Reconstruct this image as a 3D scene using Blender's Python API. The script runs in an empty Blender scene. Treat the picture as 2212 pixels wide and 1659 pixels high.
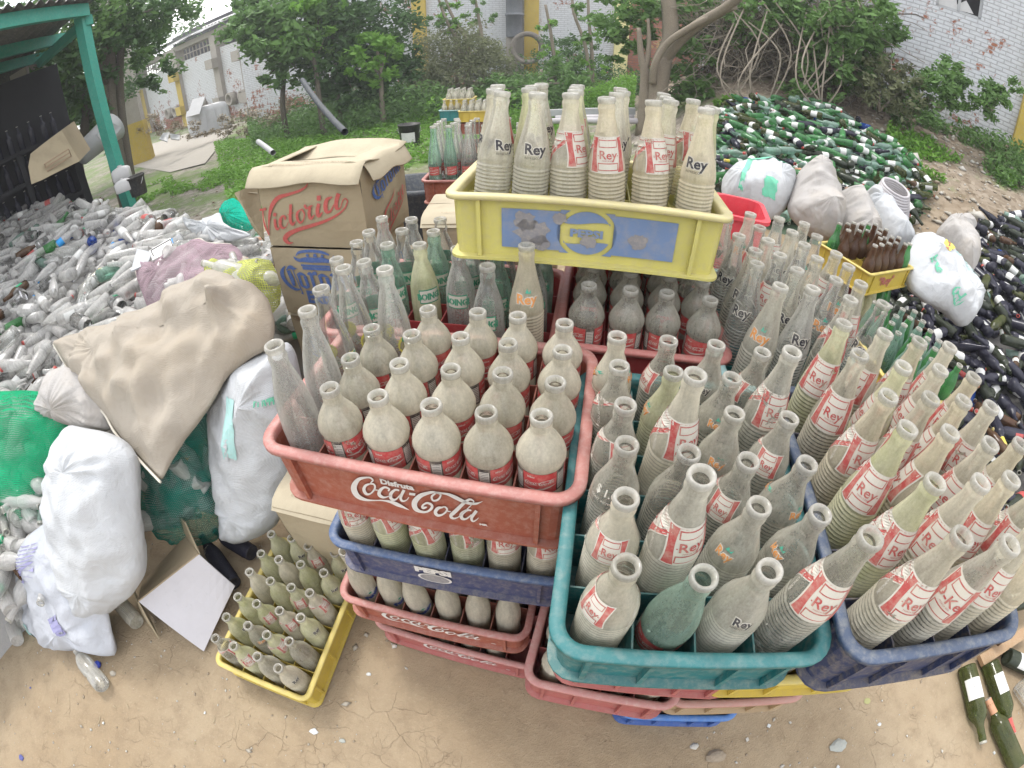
import bpy, math, random
import numpy as np
from mathutils import Vector, Matrix, noise as mnoise
random.seed(7); RNG = np.random.default_rng(7)
scn = bpy.context.scene
R = math.radians; PI = math.pi

# ---------------------------------------------------------------- camera
CAMZ = 1.44
PITCH, ROLL = R(40.11), R(-0.109)
K1, K3 = 30.793, 9.05e-6          # source pixels per degree of a wide-angle action camera
fw = Vector((0, math.cos(PITCH), -math.sin(PITCH))); rx = Vector((1, 0, 0)); up = rx.cross(fw)
cr, sr = math.cos(ROLL), math.sin(ROLL)
cx = cr*rx + sr*up; cu = -sr*rx + cr*up
cam = bpy.data.cameras.new("camera"); camo = bpy.data.objects.new("camera", cam)
scn.collection.objects.link(camo); scn.camera = camo
M = Matrix((cx, cu, -fw)).transposed().to_4x4(); M.translation = (0, 0, CAMZ); camo.matrix_world = M
cam.type = 'PANO'; cam.panorama_type = 'FISHEYE_LENS_POLYNOMIAL'
cam.sensor_fit = 'HORIZONTAL'; cam.sensor_width = 36.0; cam.sensor_height = 27.0
th = np.linspace(1, 80, 160); rmm = K1*th*(1+K3*th*th)*36/3840
co = np.linalg.lstsq(np.stack([rmm, rmm**2, rmm**3, rmm**4], 1), np.radians(th), rcond=None)[0]
cam.fisheye_polynomial_k0 = 0.0
cam.fisheye_polynomial_k1, cam.fisheye_polynomial_k2 = -co[0], -co[1]
cam.fisheye_polynomial_k3, cam.fisheye_polynomial_k4 = -co[2], -co[3]
cam.fisheye_fov = R(180)
cam.clip_end = 500; cam.clip_start = 0.01

# ---------------------------------------------------------------- sky and sun (bright overcast)
SUN_EL, SUN_AZ = R(58), R(-40)
w = bpy.data.worlds.new("World"); scn.world = w; w.use_nodes = True
nt = w.node_tree; nt.nodes.clear()
o_ = nt.nodes.new('ShaderNodeOutputWorld'); bg = nt.nodes.new('ShaderNodeBackground')
sky = nt.nodes.new('ShaderNodeTexSky'); sky.sky_type = 'NISHITA'; sky.sun_disc = False
sky.sun_elevation = SUN_EL; sky.sun_rotation = SUN_AZ; sky.dust_density = 2.5; sky.air_density = 1.0
tc = nt.nodes.new('ShaderNodeTexCoord'); ns = nt.nodes.new('ShaderNodeTexNoise')
mp = nt.nodes.new('ShaderNodeMapping'); mp.inputs['Scale'].default_value = (1, 1, 2.5)
nt.links.new(tc.outputs['Generated'], mp.inputs[0]); nt.links.new(mp.outputs[0], ns.inputs[0])
ns.inputs['Scale'].default_value = 3.0; ns.inputs['Detail'].default_value = 7
rp = nt.nodes.new('ShaderNodeValToRGB'); rp.color_ramp.elements[0].position = 0.36; rp.color_ramp.elements[1].position = 0.58
rp.color_ramp.elements[0].color = (.45, .45, .45, 1); rp.color_ramp.elements[1].color = (1, 1, 1, 1)
nt.links.new(ns.outputs[0], rp.inputs[0])
mx = nt.nodes.new('ShaderNodeMix'); mx.data_type = 'RGBA'
nt.links.new(rp.outputs[0], mx.inputs[0]); nt.links.new(sky.outputs[0], mx.inputs[6])
mx.inputs[7].default_value = (8.6, 8.6, 8.7, 1)
nt.links.new(mx.outputs[2], bg.inputs[0]); bg.inputs[1].default_value = 0.14
nt.links.new(bg.outputs[0], o_.inputs[0])
sl = bpy.data.lights.new("sun", 'SUN'); sl.energy = 1.2; sl.angle = R(14); sl.color = (1, .97, .92)
so = bpy.data.objects.new("sun", sl); scn.collection.objects.link(so)
sd = Vector((math.sin(SUN_AZ)*math.cos(SUN_EL), math.cos(SUN_AZ)*math.cos(SUN_EL), math.sin(SUN_EL)))
so.rotation_euler = sd.to_track_quat('Z', 'Y').to_euler()
scn.view_settings.view_transform = 'Standard'; scn.view_settings.look = 'None'
scn.view_settings.gamma = 1; scn.view_settings.use_curve_mapping = False
scn.view_settings.exposure = 1.12
scn.render.engine = 'CYCLES'
cy = scn.cycles; cy.max_bounces = 9; cy.diffuse_bounces = 5; cy.glossy_bounces = 2; cy.transmission_bounces = 3
cy.transparent_max_bounces = 14; cy.use_denoising = True; cy.caustics_reflective = False; cy.caustics_refractive = False

# ---------------------------------------------------------------- helpers
def pray(x, y):                      # photo position (in 2212-wide units) -> direction
    dx, dy = (x-1106)*3840/2212, (y-829.5)*3840/2212
    r0 = math.hypot(dx, dy) or 1e-9; t = r0/K1
    for _ in range(12): t = r0/(K1*(1+K3*t*t))
    t = R(t)
    return fw*math.cos(t) + math.sin(t)*(cx*dx - cu*dy)/r0
def pz(x, y, z):                     # point at height z
    d = pray(x, y); s = (z-CAMZ)/d.z; return Vector((d.x*s, d.y*s, z))
def pr(x, y, r):                     # point at horizontal range r
    d = pray(x, y); s = r/math.hypot(d.x, d.y); return Vector((d.x*s, d.y*s, CAMZ+d.z*s))
def ppl(x, y, P, n):                 # point on a plane
    d = pray(x, y); s = (Vector(P)-Vector((0, 0, CAMZ))).dot(n)/d.dot(n); return Vector((0, 0, CAMZ))+d*s
def azr(az, r, z=0): return Vector((r*math.sin(R(az)), r*math.cos(R(az)), z))
def sstep(a, b, x):
    t = min(1, max(0, (x-a)/(b-a))); return t*t*(3-2*t)
def terrain(x, y):
    r = math.hypot(x, y); az = math.degrees(math.atan2(x, y))
    w_ = sstep(8, 28, az) * (1 - sstep(105, 140, az))
    h = w_*min(1.65, max(0, .325*(r-3.2)))
    if r > 2: h += .03*mnoise.noise(Vector((x*.7, y*.7, 0)))*min(1, (r-2)/3)
    return h

MAT = {}
def nodes(name):
    m = bpy.data.materials.new(name); m.use_nodes = True; t = m.node_tree; t.nodes.clear()
    MAT[name] = m; return m, t
def N(t, ty, **kw):
    n = t.nodes.new(ty)
    for k_, v_ in kw.items():
        if k_.startswith('i_'): n.inputs[int(k_[2:])].default_value = v_
        else: setattr(n, k_, v_)
    return n
def L(t, a, b): t.links.new(a, b)
def c4(c): return (c[0], c[1], c[2], 1)
def noise_(t, scale, detail=4, rough=.6, coord='Object', vec=None, dist=0):
    n = t.nodes.new('ShaderNodeTexNoise'); n.inputs['Scale'].default_value = scale
    n.inputs['Detail'].default_value = detail; n.inputs['Roughness'].default_value = rough
    n.inputs['Distortion'].default_value = dist
    if vec is None: vec = N(t, 'ShaderNodeTexCoord').outputs[coord]
    L(t, vec, n.inputs['Vector']); return n.outputs['Fac']
def ramp(t, fac, p0, p1, c0=(0, 0, 0), c1=(1, 1, 1)):
    r_ = N(t, 'ShaderNodeValToRGB'); e = r_.color_ramp.elements
    e[0].position, e[1].position = p0, p1; e[0].color, e[1].color = c4(c0), c4(c1)
    L(t, fac, r_.inputs[0]); return r_.outputs[0]
def mixc(t, fac, a, b, blend='MIX'):
    m_ = N(t, 'ShaderNodeMix', data_type='RGBA', blend_type=blend)
    for s, i in ((fac, 0), (a, 6), (b, 7)):
        if isinstance(s, (int, float)): m_.inputs[i].default_value = s
        elif isinstance(s, tuple): m_.inputs[i].default_value = c4(s)
        else: L(t, s, m_.inputs[i])
    return m_.outputs[2]
def math_(t, op, a, b=0.0, clamp=False):
    m_ = N(t, 'ShaderNodeMath', operation=op, use_clamp=clamp)
    for s, i in ((a, 0), (b, 1)):
        if isinstance(s, (int, float)): m_.inputs[i].default_value = s
        else: L(t, s, m_.inputs[i])
    return m_.outputs[0]
def bump(t, h, strength, dist):
    b = N(t, 'ShaderNodeBump'); b.inputs['Strength'].default_value = strength; b.inputs['Distance'].default_value = dist
    L(t, h, b.inputs['Height']); return b.outputs[0]
def pbsdf(t, col, rough=.6, nrm=None, spec=.4):
    p = N(t, 'ShaderNodeBsdfPrincipled')
    if isinstance(col, tuple): p.inputs['Base Color'].default_value = c4(col)
    else: L(t, col, p.inputs['Base Color'])
    if isinstance(rough, (int, float)): p.inputs['Roughness'].default_value = rough
    else: L(t, rough, p.inputs['Roughness'])
    p.inputs['Specular IOR Level'].default_value = spec
    if nrm is not None: L(t, nrm, p.inputs['Normal'])
    return p.outputs[0]
def out(t, sh):
    o = N(t, 'ShaderNodeOutputMaterial'); L(t, sh, o.inputs[0])
DUST = (.42, .38, .30)
def simple(name, col, rough=.6, dust=.25, scale=12, spec=.4, bmp=.0, dcol=DUST, var=.18):
    """solid stuff with mottling, dust patches and a fine bump"""
    m, t = nodes(name)
    n1 = noise_(t, scale, 5); n2 = noise_(t, scale*5, 5, .7)
    c = mixc(t, math_(t, 'MULTIPLY', n1, 1.0), tuple(x*(1-var) for x in col), tuple(min(1, x*(1+var)) for x in col))
    g = N(t, 'ShaderNodeNewGeometry'); sx = N(t, 'ShaderNodeSeparateXYZ'); L(t, g.outputs['Normal'], sx.inputs[0])
    up_ = math_(t, 'MULTIPLY', math_(t, 'MAXIMUM', sx.outputs[2], 0.0), .35)
    d = math_(t, 'ADD', ramp(t, n2, .45, .75), up_)
    d = math_(t, 'MULTIPLY', d, dust, True)
    c = mixc(t, d, c, dcol)
    out(t, pbsdf(t, c, rough, bump(t, n2, bmp, .002) if bmp else None, spec)); return m
def glass(name, dust_col, dens, tint=(.93, .96, .94), edge=.45, rim=False, grime=(.22, .19, .10), gamt=.35, streak=14, groove=0.0):
    """dirty glass: see-through shell whose film of dust varies, thicker at grazing view like real glass edges"""
    m, t = nodes(name)
    oi = N(t, 'ShaderNodeObjectInfo')
    vec = N(t, 'ShaderNodeTexCoord').outputs['Object']
    off = N(t, 'ShaderNodeVectorMath', operation='SCALE'); cmb = N(t, 'ShaderNodeCombineXYZ')
    for i in range(3): L(t, oi.outputs['Random'], cmb.inputs[i])
    L(t, cmb.outputs[0], off.inputs[0]); off.inputs['Scale'].default_value = 37.0
    ad = N(t, 'ShaderNodeVectorMath', operation='ADD'); L(t, vec, ad.inputs[0]); L(t, off.outputs[0], ad.inputs[1])
    n1 = noise_(t, streak, 5, .65, vec=ad.outputs[0]); n2 = noise_(t, 260, 3, .7, vec=ad.outputs[0])
    lw = N(t, 'ShaderNodeLayerWeight'); lw.inputs['Blend'].default_value = .35
    f = math_(t, 'ADD', dens, math_(t, 'MULTIPLY', math_(t, 'SUBTRACT', n1, .5), .55))
    f = math_(t, 'ADD', f, math_(t, 'MULTIPLY', math_(t, 'SUBTRACT', oi.outputs['Random'], .5), .22))
    f = math_(t, 'ADD', f, math_(t, 'MULTIPLY', lw.outputs['Facing'], edge))
    f = math_(t, 'ADD', f, math_(t, 'MULTIPLY', math_(t, 'SUBTRACT', n2, .5), .30), True)
    # runs left by rain, dust settled on the shoulders, specks of mud
    sm = N(t, 'ShaderNodeMapping'); sm.inputs['Scale'].default_value = (1, 1, .12); L(t, ad.outputs[0], sm.inputs[0])
    n3 = noise_(t, 75, 4, .7, vec=sm.outputs[0]); f = math_(t, 'ADD', f, math_(t, 'MULTIPLY', math_(t, 'SUBTRACT', n3, .52), .55), True)
    gn = N(t, 'ShaderNodeNewGeometry'); gs = N(t, 'ShaderNodeSeparateXYZ'); L(t, gn.outputs['Normal'], gs.inputs[0])
    f = math_(t, 'ADD', f, math_(t, 'MULTIPLY', math_(t, 'MAXIMUM', gs.outputs[2], 0.0), .16), True)
    spk = ramp(t, noise_(t, 420, 2, .5, vec=ad.outputs[0]), .70, .74); f = math_(t, 'ADD', f, math_(t, 'MULTIPLY', spk, .3), True)
    if groove:
        sz = N(t, 'ShaderNodeSeparateXYZ'); L(t, vec, sz.inputs[0])
        bd = math_(t, 'SINE', math_(t, 'ADD', math_(t, 'MULTIPLY', math_(t, 'SUBTRACT', sz.outputs[2], .028), 2*PI/.0068), 3.6))
        f = math_(t, 'ADD', f, math_(t, 'MULTIPLY', bd, groove), True)
    dc0 = mixc(t, ramp(t, n1, .42, .68), dust_col, tuple(a*(1-gamt)+b*gamt for a, b in zip(dust_col, grime))); dc = mixc(t, math_(t, 'MULTIPLY', spk, .7), dc0, (.36, .31, .22))
    df = N(t, 'ShaderNodeBsdfDiffuse'); L(t, dc, df.inputs[0])
    tl = N(t, 'ShaderNodeBsdfTranslucent'); L(t, dc, tl.inputs[0])
    ms = N(t, 'ShaderNodeMixShader', i_0=.5); L(t, df.outputs[0], ms.inputs[1]); L(t, tl.outputs[0], ms.inputs[2])
    tr = N(t, 'ShaderNodeBsdfTransparent'); tr.inputs[0].default_value = c4(tint)
    m2 = N(t, 'ShaderNodeMixShader'); L(t, f, m2.inputs[0]); L(t, tr.outputs[0], m2.inputs[1]); L(t, ms.outputs[0], m2.inputs[2])
    gl = N(t, 'ShaderNodeBsdfGlossy'); gl.inputs['Roughness'].default_value = .09
    fr = N(t, 'ShaderNodeFresnel'); fr.inputs['IOR'].default_value = 1.45
    m3 = N(t, 'ShaderNodeMixShader'); L(t, math_(t, 'MULTIPLY', fr.outputs[0], .75), m3.inputs[0])
    L(t, m2.outputs[0], m3.inputs[1]); L(t, gl.outputs[0], m3.inputs[2])
    out(t, m3.outputs[0]); return m

def paint(name, col, wear=.5, dust=.2):
    """screen-printed enamel, flaked away in patches that differ from bottle to bottle"""
    m, t = nodes(name); oi = N(t, 'ShaderNodeObjectInfo'); vec = N(t, 'ShaderNodeTexCoord').outputs['Object']
    cmb = N(t, 'ShaderNodeCombineXYZ')
    for i in range(3): L(t, oi.outputs['Random'], cmb.inputs[i])
    ad = N(t, 'ShaderNodeVectorMath', operation='MULTIPLY_ADD'); L(t, cmb.outputs[0], ad.inputs[0]); ad.inputs[1].default_value = (31, 31, 31); L(t, vec, ad.inputs[2])
    n1 = noise_(t, 55, 5, .75, vec=ad.outputs[0]); n2 = noise_(t, 90, 4, .7, vec=ad.outputs[0])
    c = mixc(t, math_(t, 'MULTIPLY', ramp(t, n2, .4, .7), dust), col, (.50, .45, .36))
    lim = math_(t, 'SUBTRACT', .80, math_(t, 'MULTIPLY', math_(t, 'POWER', oi.outputs['Random'], 2.0), .28*wear*2))
    f = math_(t, 'MULTIPLY', math_(t, 'SUBTRACT', n1, lim), 40.0, True)
    tr = N(t, 'ShaderNodeBsdfTransparent'); ms = N(t, 'ShaderNodeMixShader'); L(t, f, ms.inputs[0]); L(t, pbsdf(t, c, .55), ms.inputs[1]); L(t, tr.outputs[0], ms.inputs[2])
    out(t, ms.outputs[0]); return m
def prop(o, label=None, cat=None, group=None, kind=None):
    if label: o['label'] = label
    if cat: o['category'] = cat
    if group: o['group'] = group
    if kind: o['kind'] = kind
    return o
COL = scn.collection
class MB:
    def __init__(s): s.v, s.f, s.m = [], [], []
    def add(s, vs, fs, mi=0):
        b = len(s.v); s.v += [tuple(p) for p in vs]; s.f += [tuple(i+b for i in f) for f in fs]; s.m += [mi]*len(fs)
    def box(s, x0, x1, y0, y1, z0, z1, mi=0, M=None):
        P = [(x, y, z) for z in (z0, z1) for x, y in ((x0, y0), (x1, y0), (x1, y1), (x0, y1))]
        if M is not None: P = [M @ Vector(p) for p in P]
        s.add(P, [(3, 2, 1, 0), (4, 5, 6, 7), (0, 1, 5, 4), (1, 2, 6, 5), (2, 3, 7, 6), (3, 0, 4, 7)], mi)
    def bar(s, a, b, w, h, mi=0, up=(0, 0, 1)):
        a, b = Vector(a), Vector(b); d = (b-a); l = d.length; d.normalize()
        u = Vector(up); sd_ = d.cross(u)
        if sd_.length < 1e-4: sd_ = d.cross(Vector((0, 1, 0)))
        sd_.normalize(); u = sd_.cross(d)
        Mx = Matrix((sd_, d, u)).transposed().to_4x4(); Mx.translation = a
        s.box(-w/2, w/2, 0, l, -h/2, h/2, mi, Mx)
    def loft(s, loops, mi=0, closed=True, cap0=False, cap1=False):
        n = len(loops[0]); vs = [p for l in loops for p in l]; fs = []
        for i in range(len(loops)-1):
            for j in range(n if closed else n-1):
                k = (j+1) % n; fs.append((i*n+j, i*n+k, (i+1)*n+k, (i+1)*n+j))
        if cap0: fs.append(tuple(range(n-1, -1, -1)))
        if cap1: fs.append(tuple((len(loops)-1)*n+j for j in range(n)))
        s.add(vs, fs, mi)
    def lathe(s, prof, n=20, mi=0, M=None, mis=None):
        loops = [[(r*math.cos(2*PI*j/n), r*math.sin(2*PI*j/n), z) for j in range(n)] for r, z in prof]
        if M is not None: loops = [[M @ Vector(p) for p in l] for l in loops]
        s.loft(loops, mi)
    def tube(s, pts, rad, n=6, mi=0, cap=True):
        pts = [Vector(p) for p in pts]; loops = []
        a = Vector((0.31, 0.17, .93))
        for i, p in enumerate(pts):
            d = (pts[min(i+1, len(pts)-1)] - pts[max(i-1, 0)])
            if d.length < 1e-9: d = Vector((0, 0, 1))
            d.normalize(); x = d.cross(a)
            if x.length < .05: x = d.cross(Vector((1, 0, 0)))
            x.normalize(); y = d.cross(x)
            r_ = rad[i] if isinstance(rad, (list, tuple)) else rad
            loops.append([p + (x*math.cos(2*PI*j/n) + y*math.sin(2*PI*j/n))*r_ for j in range(n)])
        s.loft(loops, mi, cap0=cap, cap1=cap)
    def mesh(s, name, mats, smooth=False, fix=True):
        me = bpy.data.meshes.new(name); me.from_pydata(s.v, [], s.f)
        for m_ in mats: me.materials.append(MAT[m_] if isinstance(m_, str) else m_)
        if len(mats) > 1: me.polygons.foreach_set('material_index', s.m)
        if smooth: me.polygons.foreach_set('use_smooth', [True]*len(s.f))
        me.update(); return me
    def build(s, name, mats, parent=None, smooth=False, loc=None, rz=0):
        return link(name, s.mesh(name, mats, smooth), parent, loc, rz)
def link(name, me, parent=None, loc=None, rz=0):
    o = bpy.data.objects.new(name, me); COL.objects.link(o)
    if parent: o.parent = parent
    if loc is not None: o.location = loc
    if rz: o.rotation_euler = (0, 0, rz)
    return o
def empty(name, loc=(0, 0, 0), rz=0):
    o = bpy.data.objects.new(name, None); COL.objects.link(o); o.location = loc; o.rotation_euler = (0, 0, rz); return o
def npmesh(name, V, F, mats, mi=None, smooth=False):
    me = bpy.data.meshes.new(name); k = F.shape[1]
    me.vertices.add(len(V)); me.vertices.foreach_set('co', V.astype(np.float32).ravel())
    me.loops.add(F.size); me.loops.foreach_set('vertex_index', F.astype(np.int32).ravel())
    me.polygons.add(len(F)); me.polygons.foreach_set('loop_start', np.arange(0, F.size, k, dtype=np.int32))
    me.polygons.foreach_set('loop_total', np.full(len(F), k, dtype=np.int32))
    for m_ in mats: me.materials.append(MAT[m_] if isinstance(m_, str) else m_)
    if mi is not None: me.polygons.foreach_set('material_index', mi.astype(np.int32))
    if smooth: me.polygons.foreach_set('use_smooth', np.ones(len(F), bool))
    me.update(calc_edges=True); me.validate(); return me
def catmull(pts, k=5):
    P = [pts[0]] + list(pts) + [pts[-1]]; o = []
    for i in range(1, len(P)-2):
        for j in range(k):
            t = j/k
            o.append(tuple(.5*((2*b)+(c-a)*t+(2*a-5*b+4*c-d)*t*t+(-a+3*b-3*c+d)*t**3) for a, b, c, d in zip(P[i-1], P[i], P[i+1], P[i+2])))
    o.append(tuple(pts[-1])); return o
def ribbon(stroke, k=5):
    """(x, y, width) points -> quads in 2-D"""
    q = catmull(stroke, k); Lp, Rp = [], []
    for i, (x, y, w_) in enumerate(q):
        a, b = q[max(i-1, 0)], q[min(i+1, len(q)-1)]
        dx, dy = b[0]-a[0], b[1]-a[1]; l = math.hypot(dx, dy) or 1
        nx, ny = -dy/l, dx/l; h = max(w_, 1e-5)/2
        Lp.append((x+nx*h, y+ny*h)); Rp.append((x-nx*h, y-ny*h))
    return Lp, Rp
TXT = {}
def text2d(s, bold=.0):
    """built-in font -> (verts, faces) normalised to cap height 1, centred on x"""
    if (s, bold) in TXT: return TXT[(s, bold)]
    c = bpy.data.curves.new('t', 'FONT'); c.body = s; c.resolution_u = 2; c.offset = bold; c.align_x = 'CENTER'
    o = bpy.data.objects.new('t', c); me = bpy.data.meshes.new_from_object(o)
    vs = [(v.co.x/.7, v.co.y/.7) for v in me.vertices]; fs = [tuple(p.vertices) for p in me.polygons]
    bpy.data.objects.remove(o); bpy.data.meshes.remove(me); bpy.data.curves.remove(c)
    TXT[(s, bold)] = (vs, fs); return vs, fs

# ---------------------------------------------------------------- hand lettering, traced as strokes (x, y down, width)
COCA = [[(232,92,8),(252,72,14),(232,50,14),(190,48,16),(135,64,30),(100,110,46),(98,155,48),(130,205,38),(190,232,22),(250,238,10),(330,238,10),(400,250,22),(450,270,30),(500,292,18),(553,318,2)],
 [(228,100,10),(192,115,22),(178,150,26),(200,185,22),(235,180,12),(268,140,16),(262,105,14),(228,100,10)], [(262,150,8),(295,152,8)],
 [(378,160,12),(388,143,14),(350,128,16),(312,155,28),(305,190,28),(335,212,20),(370,208,8),(405,190,8)],
 [(470,155,12),(435,150,18),(400,185,28),(405,225,24),(440,230,14),(480,190,10)], [(510,150,24),(482,210,24),(495,242,16),(530,235,8),(550,210,6)],
 [(552,182,20),(602,188,20)],
 [(820,190,6),(760,168,18),(700,178,26),(640,202,38),(598,250,46),(602,300,40),(640,328,24),(695,332,16),(735,305,22),(738,275,20),(700,258,16),(665,278,16),(668,298,26),(700,292,6)],
 [(760,168,14),(830,178,14),(880,188,22),(940,215,30),(1000,245,26),(1060,262,22),(1110,262,16),(1160,243,2)],
 [(770,178,12),(738,205,18),(750,238,14),(790,230,16),(812,195,14),(790,175,8)],
 [(830,295,10),(790,302,26),(768,335,28),(790,362,22),(835,350,14),(865,315,16),(850,292,12),(825,292,8)], [(862,325,8),(895,330,8)],
 [(1085,240,10),(1050,228,18),(1000,262,26),(935,325,32),(897,362,28),(912,385,18),(950,380,8),(985,350,8),(1060,280,8),(1088,240,8)],
 [(1065,320,12),(1030,318,18),(985,350,30),(988,385,26),(1022,390,14),(1068,355,10)], [(1108,322,26),(1068,380,24),(1078,410,14),(1105,400,8),(1125,380,4)]]
VICT = [[(60,455,26),(100,452,28),(140,440,34)],[(100,460,16),(105,560,16),(130,660,24),(178,770,10)],
 [(178,770,8),(175,650,14),(190,500,36),(225,390,52),(300,300,52),(400,265,40),(500,235,32),(580,205,30),(640,160,18),(660,98,2)],
 [(238,503,44),(276,512,44)],[(255,560,34),(260,640,36),(285,690,30),(320,650,10),(345,580,10)],
 [(385,565,22),(390,535,24),(360,520,24),(325,570,36),(325,630,38),(350,670,30),(395,655,10),(430,590,8)],
 [(462,375,34),(458,470,34),(455,570,38),(480,625,34),(520,580,10)],[(420,505,10),(500,475,10)],
 [(585,440,14),(545,480,32),(545,550,34),(580,600,28),(620,560,14),(632,490,16),(605,440,22),(585,440,14)],
 [(625,385,24),(640,395,34),(655,425,20),(700,400,22),(730,390,16)],[(700,410,30),(690,490,38),(710,550,34),(755,500,10)],
 [(778,300,60),(825,300,60)],[(805,365,40),(790,450,44),(805,520,40),(850,470,10)],
 [(960,290,14),(900,320,44),(885,400,50),(900,465,44),(945,460,26),(985,380,12)],[(1035,250,50),(1010,350,46),(1020,430,40),(1060,420,12),(1085,340,12),(1115,312,14),(1145,345,14)],
 [(1145,345,14),(1110,430,18),(1020,510,26),(880,580,36),(700,640,44),(540,690,50),(420,750,60),(375,810,56),(420,860,36),(475,852,4)]]
_o = [[(350,450,14),(420,430,44),(500,450,14)],[(380,455,50),(400,600,50)],[(485,460,56),(505,595,50)],[(380,605,18),(465,622,44),(530,600,14)]]
_r = [[(530,430,14),(575,420,46),(592,450,50),(605,600,46),(610,640,8)],[(570,610,12),(640,605,12)],[(615,430,40),(665,405,46),(680,440,6)]]
def _sh(g, dx, dy=0): return [[(x+dx, y+dy, w_) for x, y, w_ in s] for s in g]
CORO = [[(185,332,2),(130,380,36),(85,460,72),(110,560,70),(190,640,60),(280,672,40),(380,655,6)],[(215,400,66),(245,520,74),(255,620,46)],
 [(180,400,10),(240,352,40),(290,355,60),(330,365,30),(372,362,4)],[(297,390,16),(360,650,16),(375,720,20)],[(350,722,22),(385,730,26)]] + _o + _r + _sh(_o, 345) + \
 [[(880,430,14),(920,420,46),(935,455,48),(950,600,44),(955,640,6)],[(960,440,30),(1020,425,40),(1045,470,48),(1060,600,44),(1100,610,6)]] + \
 [[(1110,455,14),(1180,430,44),(1240,450,40)],[(1140,500,46),(1160,600,44),(1200,622,20),(1245,590,10)],[(1240,440,48),(1262,590,46),(1300,615,6)]]
CROWN = [[(312,155,4),(345,185,34),(400,200,40),(480,190,60),(600,190,64),(740,185,60),(830,195,40),(880,165,34),(903,122,4)],
 [(350,150,4),(400,105,30),(500,85,34),(620,80,34),(740,90,34),(840,120,20)],[(410,262,26),(830,262,26)],[(425,297,36),(830,297,36)],
 [(520,150,50),(540,120,30)],[(640,150,60),(640,110,30)],[(740,150,50),(740,120,20)]]
def norm_strokes(S_, x0, x1, y0, y1):
    """to a unit-wide box, y up, centred"""
    s = 1/(x1-x0); mx_, my_ = (x0+x1)/2, (y0+y1)/2
    return [[((x-mx_)*s, -(y-my_)*s, w_*s) for x, y, w_ in st] for st in S_]
def deslant(S_, k): return [[(x, y-(x-600)*k, w_) for x, y, w_ in st] for st in S_]
COCA_N = norm_strokes(deslant(COCA, .22), 75, 1160, 60, 380)
VICT_N = norm_strokes(deslant(VICT, 0.0), 55, 1150, 100, 870)
CORO_N = norm_strokes(CORO, 45, 1290, 310, 740)
CROWN_N = norm_strokes(CROWN, 310, 905, 60, 320)
# ---------------------------------------------------------------- materials
glass('dusty_glass', (.91, .85, .70), .48, tint=(.97, .98, .94)); glass('dusty_glass_ribbed', (.91, .85, .70), .48, tint=(.97, .98, .94), groove=.20)            # thick road dust
glass('hazy_glass', (.90, .86, .74), .26, tint=(.98, .99, .97)); glass('hazy_glass_ribbed', (.90, .86, .74), .26, tint=(.98, .99, .97), groove=.20)              # lighter film
glass('tan_glass', (.90, .82, .64), .50, tint=(.97, .96, .88), gamt=.25); glass('tan_glass_ribbed', (.90, .82, .64), .50, tint=(.97, .96, .88), gamt=.25, groove=.20)     # mud-caked
glass('moss_glass', (.88, .86, .62), .52, tint=(.96, .98, .86), grime=(.40, .43, .16), gamt=.6); glass('moss_glass_ribbed', (.88, .86, .62), .52, tint=(.96, .98, .86), grime=(.40, .43, .16), gamt=.6, groove=.20)
glass('clear_glass', (.90, .89, .83), .14, tint=(.985, .995, .99), edge=.5); glass('clear_glass_ribbed', (.90, .89, .83), .14, tint=(.985, .995, .99), edge=.5, groove=.20)
glass('aqua_glass', (.56, .76, .64), .20, tint=(.78, .95, .87), edge=.5)
glass('rim_glass', (.80, .77, .70), .42, tint=(.88, .90, .88), edge=.35)
glass('heap_glass', (.92, .90, .87), .46, tint=(.97, .98, .98), edge=.30, grime=(.5, .47, .40))
glass('heap_green', (.16, .42, .18), .42, tint=(.25, .70, .28), edge=.4, gamt=.1)
glass('heap_teal', (.42, .60, .52), .42, tint=(.55, .80, .68), edge=.4)
glass('heap_brown', (.20, .12, .07), .60, tint=(.45, .22, .08), edge=.3, gamt=.2)
glass('wine_green', (.07, .085, .06), .6, tint=(.18, .28, .10), edge=.35, gamt=.1)
glass('wine_dark', (.06, .06, .09), .72, tint=(.10, .10, .08), edge=.2, gamt=.05)
glass('wine_olive', (.12, .14, .05), .45, tint=(.42, .52, .16), edge=.35)
glass('beer_brown', (.16, .085, .05), .66, tint=(.35, .14, .05), edge=.3, gamt=.25)
glass('heap_blue', (.03, .10, .42), .6, tint=(.10, .25, .85), edge=.3, gamt=0)
for nm, c, d in (('paint_white', (0.528, 0.504, 0.448), .50), ('paint_red', (0.384, 0.068, 0.064), .45), ('paint_black', (0.020, 0.020, 0.028), .2),
                 ('paint_orange', (0.576, 0.240, 0.064), .2), ('paint_teal', (0.048, 0.336, 0.240), .2), ('paint_green', (0.024, 0.240, 0.136), .2),
                 ('paint_yellow', (0.624, 0.560, 0.096), .2), ('paint_blue', (0.032, 0.072, 0.288), .2), ('coke_red', (0.432, 0.048, 0.048), .3), ('dark_drink', (0.048, 0.040, 0.036), .4)): paint(nm, c, .5, d)
simple('foil_red', (.42, .05, .04), .4, .15); simple('foil_tan', (.45, .22, .12), .45, .2); simple('foil_black', (.02, .02, .02), .4, .15)
simple('foil_yellow', (.70, .55, .08), .4, .15); simple('paper_white', (.60, .60, .58), .75, .12, scale=30)
simple('paper_blue', (.03, .30, .70), .6, .05); simple('cap_blue', (.03, .06, .45), .4, .05); simple('cap_green', (.02, .45, .20), .4, .05)

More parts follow.
